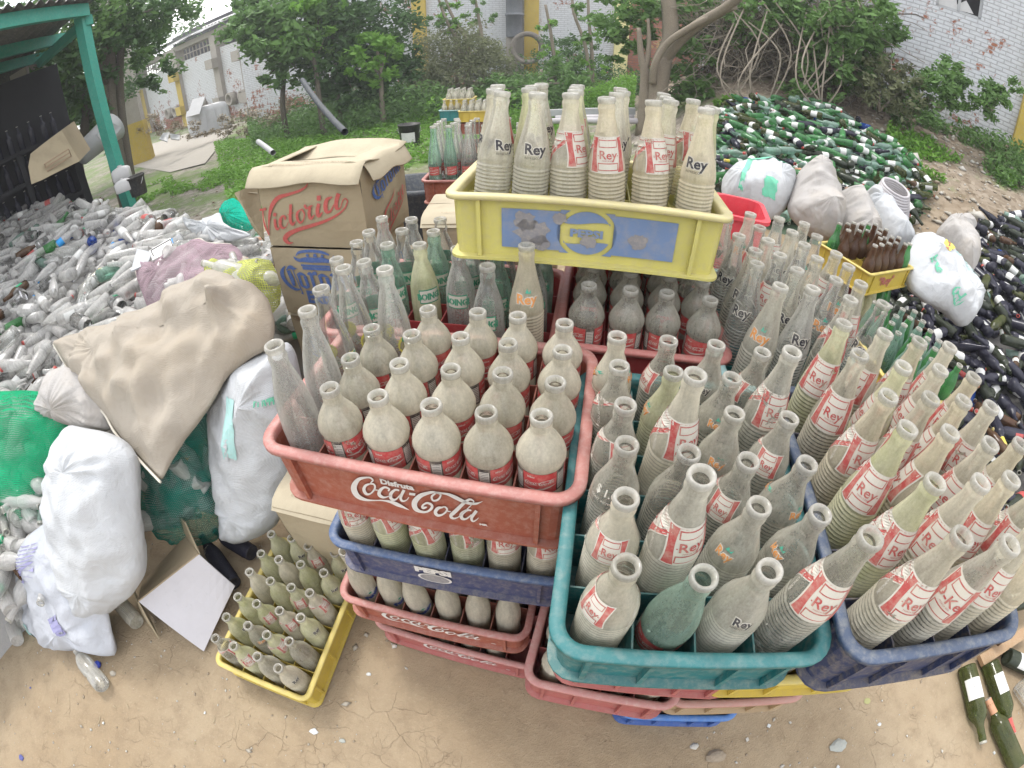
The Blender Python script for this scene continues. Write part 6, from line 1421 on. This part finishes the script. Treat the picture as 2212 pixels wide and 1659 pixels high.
# clutter beside the post
t = MB(); A, B = pr(172, 338, 6.6), pr(232, 285, 6.9); d_ = (B-A).normalized(); Mx = d_.to_track_quat('Z', 'Y').to_matrix().to_4x4(); Mx.translation = A
t.lathe([(.02, 0), (.13, .02), (.17, .50), (.19, .66), (.16, .66), (.12, .10)], 20, 0, Mx); prop(t.build('metal_tub', ['metal_grey'], None, True), 'grey metal tub tipped over behind the green post', 'tub')
t = MB(); sheet(t, [pr(208, 290, 6.3), pr(238, 262, 6.4), pr(262, 276, 6.4), pr(230, 316, 6.3)], .02, sag=.05); prop(t.build('metal_sheet', ['metal_light']), 'bent light metal sheet on top of the tipped tub', 'sheet')
def jug(x, y, r_, s, mat, name, label, cat):
    P = pr(x, y, r_); m_ = MB(); m_.loft([rrect(-s*e, s*e, -s*.6*e, s*.6*e, s*.2, z*s, 3) for e, z in ((.9, -.75), (1, -.65), (1, .35), (.8, .55), (.35, .7), (.25, .72), (.25, .85), (.2, .86))], 0, cap0=True, cap1=True)
    o = m_.build(name, [mat], None, True, P, R(30)); prop(o, label, cat); return o
jug(262, 374, 5.6, .10, 'plastic_white', 'plastic_jug', 'white plastic jug with dark print behind the green post', 'jug')
jug(266, 400, 5.3, .085, 'plastic_white', 'plastic_box', 'white plastic box below the plastic jug', 'box')
def bucket(P, r_, h, mat, label, lab=None):
    m_ = MB(); m_.lathe([(0, 0), (r_*.84, 0), (r_*.86, .01), (r_, h), (r_*1.05, h), (r_*1.05, h-.02), (r_*.96, h-.01), (r_*.8, .02), (0, .02)], 24, 0); o = m_.build('bucket', [mat], None, True, P); prop(o, label, 'bucket')
    m_ = MB(); m_.tube([(r_*1.06*math.cos(a), r_*1.06*math.sin(a)*.3-r_*1.0*abs(math.sin(a))*.8, h*.85-h*.5*math.sin(a)) for a in np.linspace(0, PI, 12)], .004, 5); m_.build('handle', ['metal_light'], o)
    if lab: m_ = MB(); m_.loft([[(r_*.955*math.sin(a), -r_*.97*math.cos(a), z) for a in np.linspace(-.7, .7, 10)] for z in (h*.2, h*.65)], 0, closed=False); m_.build('label', ['paper_white'], o)
P = pr(302, 420, 5.3); bucket(P, .10, .20, 'plastic_black', 'black bucket standing at the foot of the green post')
P = pr(886, 302, 7.6); bucket(Vector((P.x, P.y, .02)), .17, .34, 'plastic_black', 'black bucket with white label standing on the gravel', True)
t = MB(); sheet(t, [pr(344, 300, 12.5), pr(352, 287, 12.8), pr(366, 286, 12.8), pr(362, 306, 12.4)], .02, sag=.06); prop(t.build('metal_sheet', ['metal_light']), 'crumpled metal sheet lying on the concrete apron', 'sheet')
t = MB(); sheet(t, [pr(366, 288, 12.9), pr(389, 291, 13), pr(388, 302, 12.8), pr(370, 300, 12.6)], .02, sag=.05); prop(t.build('metal_sheet', ['metal_grey']), 'corrugated grey scrap piece beside the crumpled sheet', 'sheet')
t = MB()
for k in range(3):
    P = pr(428+k*22, 258, 17.5); t.lathe([(.62, -.6), (.60, .25), (.5, .45), (.2, .5)], 14, 0, Matrix.Translation((P.x, P.y, .55)) @ Matrix.Diagonal((.7, .5, .8, 1)))
prop(t.build('metal_tank', ['metal_light'], None, True), 'dented pale metal tank against the workshop wall', 'tank')
t = MB(); t.bar(pr(417, 250, 17), pr(430, 212, 17.5), .5, .03); prop(t.build('metal_sheet', ['metal_grey']), 'dark folded sheet standing by the metal tank', 'sheet')
# hoses, planks, pvc
t = MB(); t.tube([pr(653, 173, 5.6), pr(668, 196, 5.3), pr(692, 228, 4.9), pr(722, 262, 4.4), pr(745, 285, 4.0)], .030, 10, cap=False); prop(t.build('hose', ['hose_grey'], None, True), 'stiff grey hose sticking up behind the open carton', 'hose')
t = MB(); t.tube([pr(558, 306, 3.4), pr(572, 316, 3.2), pr(590, 330, 3.0)], .018, 10, cap=False); prop(t.build('pipe', ['metal_grey'], None, True), 'short grey pipe end left of the open carton', 'pipe')
for k, (x0, y0, x1, y1, r_, m, lb) in enumerate(((1150, 246, 1372, 240, 7.6, 'metal_light', 'long pale grey plank behind the tall bottles'), (1200, 256, 1370, 254, 7.2, 'pvc', 'long pvc pipe lying in front of the pale plank'), (1180, 262, 1390, 262, 7.0, 'pvc', 'second pvc pipe lying nearest the bottles'))):
    t = MB(); a, b = pr(x0, y0, r_), pr(x1, y1, r_)
    if k == 0: t.bar(a, b, .12, .10)
    else: t.tube([a, b], .045, 10)
    prop(t.build('plank' if k == 0 else 'pipe', [m], None, k > 0), lb, 'plank' if k == 0 else 'pipe')
t = MB()
for k in range(9): 
    c_ = pr(1925, 440, 3.9); rr = .17-.006*k; t.tube([c_+Vector((rr*math.cos(a), rr*math.sin(a)*.8, -.02+.018*k+rr*math.sin(a)*.3)) for a in np.linspace(0, 2*PI, 26)], .012, 6, cap=False)
prop(t.build('hose_coil', ['pvc'], None, True), 'coil of pale grey hose on the green glass heap', 'hose')
t = MB(); c_ = pr(1592, 478, 1.95); Mx = Matrix.Translation(c_) @ Matrix.Rotation(R(-20), 4, 'Z')
t.loft([[Mx @ Vector(p) for p in rrect(-.10-e, .10+e, -.14-e, .14+e, .05, z)] for e, z in ((-.02, -.5), (0, .05), (.015, .05), (.015, .065), (-.005, .065), (-.03, -.45))], 0, cap0=True); prop(t.build('plastic_bin', ['plastic_red']), 'bright red plastic bin behind the aqua crate', 'bin')
t = MB(); t.loft([[Vector((0, 0, 0))+pr(905, 400, 2.9)+Vector((rr*math.cos(a), rr*.7*math.sin(a), z)) for a in np.linspace(0, 2*PI, 24, endpoint=False)] for rr, z in ((.20, -.35), (.30, -.02), (.33, 0), (.33, .02), (.27, .02), (.18, -.2))], 0); prop(t.build('plastic_basin', ['hose_grey'], None, True), 'grey plastic basin behind the cartons, beside the cola crate', 'basin')
# little crates far off behind the cola crate
for x, y, r_, col, zz, lb in ((988, 226, 5.6, 'yellow', 0, 'small far yellow crate of clear bottles, top of its stack'), (980, 250, 5.5, 'aqua', -.30, 'far aqua crate beneath the far yellow crate'), (1022, 252, 5.35, 'yellow', -.30, 'far yellow crate beside the far aqua crate')):
    P = pr(x, y, r_); c_ = make_crate(col, 4, 4, P.x-.1, P.y, P.z-.05, -.1, .12, lb, 'crates standing far behind the cola crate')
    fill(c_, 4, 4, lambda i, j: ('rey', 'hazy_glass', None, 'clear bottle'), lb.split(' of ')[0].split(' beneath')[0].split(' beside')[0], 'bottles in the far crates')
P = pr(1000, 290, 5.5); 
for k, zz in enumerate((0.02, .26, .5)): make_crate('red', 4, 4, P.x, P.y, zz, -.1, .12, f'{["lowest", "middle", "highest"][k]} red crate under the far yellow crate', 'crates standing far behind the cola crate')

# ---------------------------------------------------------------- plants
def leafmat(name, c, c2, tr=.35):
    m, t = nodes(name); g = N(t, 'ShaderNodeNewGeometry'); n1 = noise_(t, 1.6, 4, vec=N(t, 'ShaderNodeTexCoord').outputs['Object'])
    f = math_(t, 'ADD', math_(t, 'MULTIPLY', g.outputs['Random Per Island'], .55), math_(t, 'MULTIPLY', n1, .5), True)
    col = mixc(t, f, c, c2); p = pbsdf(t, col, .55, None, .25); tl = N(t, 'ShaderNodeBsdfTranslucent'); L(t, col, tl.inputs[0])
    ms = N(t, 'ShaderNodeMixShader', i_0=tr); L(t, p, ms.inputs[1]); L(t, tl.outputs[0], ms.inputs[2]); out(t, ms.outputs[0])
leafmat('leaf_dark', (.05, .10, .035), (.10, .19, .06)); leafmat('leaf_mid', (.09, .17, .05), (.17, .30, .09)); leafmat('leaf_bright', (.10, .24, .03), (.22, .40, .07)); leafmat('leaf_olive', (.14, .16, .08), (.25, .27, .15)); leafmat('leaf_dry', (.20, .165, .11), (.33, .28, .19), .1)
def leaves_np(C, size, seedn, up=.3, ar=.42):
    """C (n,3) centres -> quads"""
    r_ = np.random.default_rng(seedn); n = len(C); d = r_.normal(size=(n, 3)); d[:, 2] *= .6; d /= np.linalg.norm(d, axis=1)[:, None]
    q = r_.normal(size=(n, 3)); q[:, 2] += up*2; s = np.cross(d, q); s /= np.maximum(1e-6, np.linalg.norm(s, axis=1))[:, None]
    l = size*r_.uniform(.6, 1.4, n)[:, None]; a = C-d*l*.5; b = C+s*l*ar*.5; c = C+d*l*.5; e = C-s*l*ar*.5
    return np.stack([a, b, c, e], 1).reshape(-1, 3), np.arange(4*n).reshape(n, 4)
def blob_pts(blobs, seedn, shell=.55):
    """points spread through lumpy clumps; each blob is broken into small sprays with gaps between"""
    r_ = np.random.default_rng(seedn); o = []
    for (cx_, cy_, cz_), (a, b, c), n in blobs:
        k = max(3, n//45); d = r_.normal(size=(k, 3)); d /= np.linalg.norm(d, axis=1)[:, None]; rad = r_.uniform(.35, 1, k)**shell
        cc = d*rad[:, None]*np.array((a, b, c))+np.array((cx_, cy_, cz_)); which = r_.integers(0, k, n)
        sp_ = r_.normal(size=(n, 3))*np.array((a, b, c))*.13; o.append(cc[which]+sp_)
    return np.concatenate(o)
def foliage(name, blobs, size, mat, par, seedn, nm='crown', up=.3):
    C = blob_pts(blobs, seedn); V, F = leaves_np(C, size, seedn, up); return link(nm, npmesh(nm, V, F, [mat]), par)
def branchy(par, segs, mat, nm='trunk'):
    mb = MB()
    for pts, r0, r1 in segs:
        P = catmull([tuple(p) for p in pts], 4); n = len(P); mb.tube(P, [r0+(r1-r0)*i/(n-1) for i in range(n)], 7)
    return mb.build(nm, [mat], par, True)
def plant(name, label, cat, group=None): o = empty(name); prop(o, label, cat, group); return o
def bl(x, y, r_, rad, n, squash=.8): p = pr(x, y, r_); return ((p.x, p.y, p.z), (rad, rad, rad*squash), n)
# tree behind the shelter post
t = plant('tree', 'feathery dark tree with several trunks behind the green post', 'tree'); rb = lambda x, y, r_: pr(x, y, r_)
def g0(x, y, r_): p = pr(x, y, r_); return Vector((p.x, p.y, 0))
branchy(t, [([g0(245, 330, 8.6), rb(240, 250, 8.6), rb(236, 150, 8.6), rb(240, 60, 8.7), rb(250, -20, 8.8)], .13, .08), ([g0(236, 330, 8.5), rb(226, 250, 8.5), rb(228, 120, 8.6), rb(215, 20, 8.7)], .10, .06), ([g0(262, 330, 8.8), rb(260, 220, 8.8), rb(262, 100, 8.8), rb(280, 10, 8.9)], .09, .05),
   ([rb(228, 180, 8.5), rb(210, 130, 8.2), rb(195, 90, 8.0)], .05, .02), ([rb(240, 90, 8.6), rb(290, 40, 8.9), rb(330, 20, 9.2)], .05, .02), ([rb(120, 178, 8.2), rb(160, 186, 8.3), rb(186, 205, 8.5), rb(180, 330, 8.6)], .06, .08), ([rb(90, 235, 7.9), rb(110, 262, 8.1), rb(140, 300, 8.2)], .05, .06)], 'bark_dark')
B_ = [bl(x, y, r_, rad, n) for x, y, r_, rad, n in ((150,20,8,.9,1600),(215,10,8.4,.8,1500),(290,20,9,.9,1500),(345,25,9.5,.8,900),(385,18,9.6,.5,400),(150,110,8.3,.7,1300),(205,120,8.6,.5,800),(180,190,8.5,.55,900),(140,220,8.4,.5,700),(275,100,8.6,.5,600),(300,80,9.2,.7,900),(190,260,8.4,.45,500),(210,60,8.2,.7,900),(330,150,10,.4,260),(375,145,10.5,.35,260),(350,180,10.5,.35,260),(120,130,8,.6,700),(60,8,8,.8,900),(20,0,8,.8,600))]
B_ = [(c, r_, int(n*.6)) for c, r_, n in B_]; foliage('tree', B_, .12, 'leaf_dark', t, 31); foliage('tree', [(c, r_, n//3) for c, r_, n in B_], .12, 'leaf_mid', t, 32, 'leaves')
t = plant('tree', 'leafy tree mass filling the gap behind the shelter', 'tree')
foliage('tree', [bl(x, y, r_, rad, n) for x, y, r_, rad, n in ((120,200,12,1.3,1500),(170,150,13,1.3,1300),(140,280,11,1.0,1100),(220,200,14,1.0,700),(60,260,12,1,700))], .16, 'leaf_dark', t, 33); branchy(t, [([g0(150,320,12), rb(150,200,12), rb(160,100,12.5)], .12, .05)], 'bark_dark')
t = plant('tree', 'distant tree rising over the workshop roof', 'tree'); foliage('tree', [bl(x, y, r_, rad, n) for x, y, r_, rad, n in ((300,70,30,3.5,1600),(245,90,30,3,1000),(360,45,31,2.2,500))], .35, 'leaf_mid', t, 34); branchy(t, [([g0(290,300,30), rb(290,100,30)], .3, .15)], 'bark_dark')
# big bushes in the middle
bush_specs = [
 ('round-leaved bush against the workshop wall, left of the hose', 'leaf_mid', .17, ((560,60,10.5,.75,900),(545,90,10.3,.4,350),(600,90,10.2,.8,1000),(590,140,10.2,.35,200),(640,60,10.6,.8,900),(570,175,10.0,.25,110),(640,150,10.2,.5,500),(660,20,10.8,.8,700),(590,20,10.8,.8,800),(540,20,11.2,.5,350)), 'bark_dark', ((610,225),(620,120),(640,20))),
 ('tall dark green bush mass at the middle of the back wall', 'leaf_dark', .15, ((700,60,11,1.1,1500),(760,50,11.2,1.0,1400),(820,60,11.3,.9,1200),(860,120,11.2,.55,600),(740,130,10.8,.9,1200),(800,140,10.8,.8,1100),(690,160,10.6,.7,900),(850,170,11,.6,700),(760,190,10.7,.6,700),(720,-10,11.4,1.1,900),(800,-10,11.6,1.1,900)), 'bark', ((730,215),(722,120),(715,0))),
 ('bright green sapling in front of the dark bush', 'leaf_bright', .13, ((800,115,10.2,.5,700),(835,105,10.3,.4,500),(780,135,10.1,.4,450),(820,150,10.1,.4,420),(760,110,10.3,.35,300)), 'bark', ((825,225),(822,160),(815,110))),
 ('yellowish leafy sapling on the left of the bush mass', 'leaf_bright', .14, ((640,95,10,.35,260),(660,40,10.2,.5,420),(690,20,10.4,.5,400),(700,85,10.2,.35,250)), 'bark_dark', ((690,220),(680,140),(660,60))),
 ('twiggy olive bush beside the round concrete ring', 'leaf_olive', .085, ((960,120,12,.9,2300),(1010,110,12,.9,2300),(1040,110,12.2,.6,1400),(1000,165,11.6,.8,2000),(1060,150,11.8,.7,1600),(930,160,11.5,.6,1300),(1090,180,12,.5,900),(1030,95,12.5,.4,600)), 'twig', ((1010,215),(1000,130),(985,60))),
 ('low green bush below the concrete ring', 'leaf_mid', .10, ((1120,195,11,.45,700),(1170,195,10.8,.45,700),(1210,160,11.4,.5,700),(1230,180,11,.6,900),(1080,195,10.6,.5,800),(1150,215,10.2,.5,700)), 'twig', ((1160,225),(1165,180),(1170,150))),
 ('dark shrub at the foot of the white wall, right of the ring', 'leaf_dark', .10, ((1200,125,13.5,.7,900),(1240,115,13.5,.7,800),(1270,160,12.5,.7,900),(1220,165,12.5,.6,800)), 'twig', ((1230,215),(1228,160),(1225,110)))]
for k, (lb, mt, sz, bs, bk, tr) in enumerate(bush_specs):
    t = plant('bush', lb, 'bush'); Bq = [bl(*b) for b in bs]; foliage('bush', Bq, sz, mt, t, 50+k, 'foliage'); rr = bs[0][2]
    branchy(t, [([g0(tr[0][0], tr[0][1], rr)]+[rb(x, y, rr) for x, y in tr], .07, .03)]+[([rb(tr[1][0], tr[1][1], rr), (Vector(b[0]))], .025, .008) for b in Bq], bk, 'stem')
t = plant('bush', 'red-brown seed clumps and dry weeds at the workshop wall foot', 'weeds')
foliage('w', [bl(x, y, r_, rad, n) for x, y, r_, rad, n in ((330,268,15,.5,500),(360,272,15,.4,450),(395,278,14,.4,450),(440,279,14,.35,400),(480,272,14,.4,450),(520,262,13.5,.5,600),(560,258,13,.6,700),(600,250,12,.6,700))], .08, 'leaf_dry', t, 71, 'foliage', 1.0)
# meadow strip: ground cover too dense to count
def gcover(name, label, n, az0, az1, r0, r1, size, mat, seedn, hmax, thr=0.0, up=.6):
    r_ = np.random.default_rng(seedn); C = []
    while len(C) < n:
        az = r_.uniform(az0, az1); rr = math.sqrt(r_.uniform(r0*r0, r1*r1)); p = azr(az, rr)
        q = mnoise.noise(Vector((p.x*.55, p.y*.55, seedn)))+.4*mnoise.noise(Vector((p.x*2.1, p.y*2.1, seedn)))
        if q < thr+(.25 if rr < r0+1.2 else 0): continue
        C.append((p.x, p.y, max(0, terrain(p.x, p.y))+r_.random()**1.4*hmax*(.35+.9*max(0, q+.3))))
    V, F = leaves_np(np.array(C), size, seedn, up, .35); o = link(name, npmesh(name, V, F, [mat])); prop(o, label, 'grass', kind='stuff')
gcover('grass', 'short green grass and clover across the yard', 42000, -34, 6, 5.2, 13.5, .075, 'leaf_bright', 81, .16, -.42)
gcover('undergrowth', 'knee-high green weeds in front of the bushes', 30000, -30, 12, 9.6, 14, .10, 'leaf_mid', 82, .75, -.35)
gcover('undergrowth', 'tall yellow-green weeds behind the tall bottles', 12000, -12, 14, 8.6, 11.5, .085, 'leaf_bright', 83, .75, .0)
gcover('undergrowth', 'dark weeds at the foot of the back wall', 14000, -26, 16, 12, 15.5, .12, 'leaf_dark', 84, 1.2, -.3)
gcover('grass', 'patchy grass growing near the gravel at the left', 5000, -44, -22, 5.5, 10, .07, 'leaf_bright', 85, .10, .12)
gcover('grass', 'rough grass along the bank at the right', 7000, 40, 66, 6.2, 8, .08, 'leaf_mid', 86, .22, -.1)
gcover('grass', 'green weeds creeping on the bank between the glass heaps', 2600, 42, 62, 4.6, 7, .07, 'leaf_bright', 87, .12, .12)
# tree in the right centre with forked trunk
t = plant('tree', 'forked pale tree trunk leaning right, in front of the vine thicket', 'tree'); R1_ = 7.0
branchy(t, [([Vector((*rb(1418, 230, R1_).xy, .3)), rb(1422, 180, R1_), rb(1432, 130, R1_), rb(1448, 90, R1_), rb(1448, 40, R1_), rb(1440, -30, R1_)], .16, .10),
  ([rb(1432, 130, R1_), rb(1470, 85, R1_-.2), rb(1510, 52, R1_-.4), rb(1560, 22, R1_-.7), rb(1600, -10, R1_-.9)], .09, .055), ([rb(1410, 180, R1_-.15), rb(1415, 140, R1_-.25), rb(1440, 95, R1_-.3), rb(1490, 60, R1_-.45), rb(1540, 35, R1_-.6), rb(1590, 15, R1_-.8)], .055, .035),
  ([Vector((*rb(1392, 215, R1_).xy, .3)), rb(1394, 170, R1_), rb(1385, 120, R1_), rb(1380, 60, R1_)], .09, .03), ([rb(1394, 150, R1_), rb(1402, 100, R1_), rb(1400, 40, R1_)], .05, .02)], 'bark')
B_ = [bl(x, y, r_, rad, n) for x, y, r_, rad, n in ((1370,20,7.4,.4,500),(1330,40,7.6,.4,450),(1375,70,7.3,.28,300),(1310,80,7.8,.3,300),(1400,10,7.3,.35,400),(1300,20,8,.4,400),(1345,100,7.5,.22,200),(1490,10,7.2,.35,350),(1330,130,7.4,.2,150))]
foliage('tree', B_, .11, 'leaf_mid', t, 90)
for k, (pts, lb) in enumerate(((((1275,205),(1272,150),(1262,90),(1240,30),(1235,-20)), 'slim curved sapling stem left of the yellow column'), (((1280,200),(1279,120),(1272,40),(1270,-20)), 'slim straight sapling stem left of the yellow column'), (((1200,165),(1195,110),(1188,60),(1178,10)), 'thin feathery sapling right of the grey duct'), (((985,95),(972,60),(958,30),(945,-10)), 'thin leaning stem left of the olive bush'), (((1010,100),(990,60),(970,20),(960,-10)), 'second thin leaning stem above the olive bush'), (((1040,85),(1034,40),(1025,-10)), 'thin upright stem above the olive bush'))):
    t = plant('sapling', lb, 'sapling'); rr = 11.5+k*.1; b0_ = rb(*pts[0], rr); branchy(t, [([Vector((b0_.x, b0_.y, 0)), b0_]+[rb(x, y, rr) for x, y in pts[1:]], .055, .03)], 'bark', 'stem')
    foliage('s', [bl(x+dx, y, rr, .30, 110) for x, y in pts[1:] for dx in (-12, 12)][:4], .10, 'leaf_mid' if k % 2 else 'leaf_bright', t, 95+k, 'leaves')
# vine thicket
t = plant('vine_thicket', 'tangled thicket of dry vines and leaves at the right', 'thicket'); mb = MB(); rv = random.Random(5)
for k in range(800):
    x, y = rv.uniform(1540, 1880), rv.uniform(-10, 240); r_ = rv.uniform(7.3, 8.0); 
    if x > 1760 and y > 190: continue
    p = pr(x, y, r_); pts = [p]; d = Vector((rv.gauss(0, 1), rv.gauss(0, .4), rv.gauss(0, .8))).normalized()
    for _ in range(6): d = (d+Vector((rv.gauss(0, .35), rv.gauss(0, .2), rv.gauss(-.12, .3)))).normalized(); pts.append(pts[-1]+d*rv.uniform(.12, .3))
    mb.tube(pts, [rv.uniform(.003, .0075)]*7, 3, 0, False)
for k in range(16):
    x = rv.uniform(1560, 1840); p = pr(x, rv.uniform(-10, 60), 6.8); q = pr(x+rv.uniform(-70, 50), rv.uniform(200, 262), 6.6); m_ = (p+q)/2+Vector((rv.uniform(-.5, .5), -.2, rv.uniform(-.3, .2))); mb.tube(catmull([tuple(p), tuple(m_), tuple(q)], 6), .011, 5)
mb.build('stem', ['twig'], t); mb = MB()
for k in range(500):
    x, y = rv.uniform(1500, 1900), rv.uniform(-10, 245); p = pr(x, y, rv.uniform(7.5, 8.2)); pts = [p]; d = Vector((rv.gauss(0, 1), rv.gauss(0, .4), rv.gauss(0, .9))).normalized()
    for _ in range(4): d = (d+Vector((rv.gauss(0, .4), 0, rv.gauss(-.1, .4)))).normalized(); pts.append(pts[-1]+d*rv.uniform(.12, .3))
    mb.tube(pts, .010, 3, 0, False)
mb.build('twigs', ['twig_dark'], t)
B_ = [bl(x, y, r_, rad, n) for x, y, r_, rad, n in ((1480,170,7.2,.25,450),(1500,110,7.3,.3,500),(1480,230,7.0,.25,400),(1530,200,7.2,.3,500),(1640,20,7.2,.5,900),(1700,15,7.1,.45,600),(1760,25,7.0,.5,1000),(1800,60,6.9,.5,1100),(1835,95,6.9,.4,800),(1820,130,6.9,.4,700),(1860,40,7.1,.5,900),(1750,110,7,.3,380),(1720,200,6.7,.25,260),(1550,20,8,.4,500),(1600,70,7.4,.3,300),(1690,250,6.3,.2,150),(1900,60,7.2,.4,500),(1840,160,6.9,.35,400),(1780,180,6.8,.35,380))]
foliage('v', B_, .105, 'leaf_mid', t, 110, 'leaves'); foliage('v', [bl(x, y, 8.2, .6, 800) for x, y in ((1500,60),(1560,120),(1680,140),(1740,150),(1600,220),(1800,120),(1840,60))], .09, 'leaf_olive', t, 111, 'dry_leaves')
foliage('v', [bl(x, y, 8.4, .6, 900) for x, y in ((1480,40),(1560,60),(1700,60),(1760,80),(1840,20),(1740,200),(1470,200))], .13, 'leaf_dark', t, 113, 'dark_leaves')
for k, (lb, mt, bs) in enumerate((('olive bush at the foot of the near white wall', 'leaf_olive', ((1900,190,6.9,.35,900),(1940,200,6.9,.4,1100),(1880,150,7,.35,600),(1960,180,7.1,.3,500))), ('fine-leaved bush below the peeling paint patches', 'leaf_mid', ((2030,190,6.9,.35,900),(2050,165,7,.3,600),(2010,215,6.8,.35,800),(2070,205,6.9,.25,400))), ('small thin bush near the yellow wall corner', 'leaf_mid', ((2140,190,7,.25,400),(2125,215,7,.3,500),(2150,230,7,.25,300),(2170,180,7.1,.2,180))), ('broad-leaved weed at the edge of the green glass heap', 'leaf_bright', ((1560,240,6.6,.2,260),(1590,235,6.6,.25,320),(1620,245,6.5,.2,220),(1500,250,6.6,.2,200))))):
    t = plant('bush', lb, 'bush'); Bq = [bl(*b) for b in bs]; foliage('b', Bq, .075, mt, t, 120+k, 'foliage'); p = pr(bs[0][0], bs[0][1]+50, bs[0][2]); branchy(t, [([p, Vector(b[0])], .02, .006) for b in Bq], 'twig', 'stem')
print('bottles', NB[0])

# ---------------------------------------------------------------- haze: thin air volume added to lift the dark tones
m, t = nodes('haze_air'); pv = N(t, 'ShaderNodeVolumePrincipled'); pv.inputs['Color'].default_value = (.95, .96, 1, 1); pv.inputs['Density'].default_value = .0045; pv.inputs['Anisotropy'].default_value = .2
o = N(t, 'ShaderNodeOutputMaterial'); L(t, pv.outputs[0], o.inputs[1])
mb = MB(); mb.box(-45, 45, -45, 45, -1.6, 9); prop(mb.build('haze', ['haze_air']), 'thin haze added over the yard to lift dark tones', 'haze', kind='stuff')
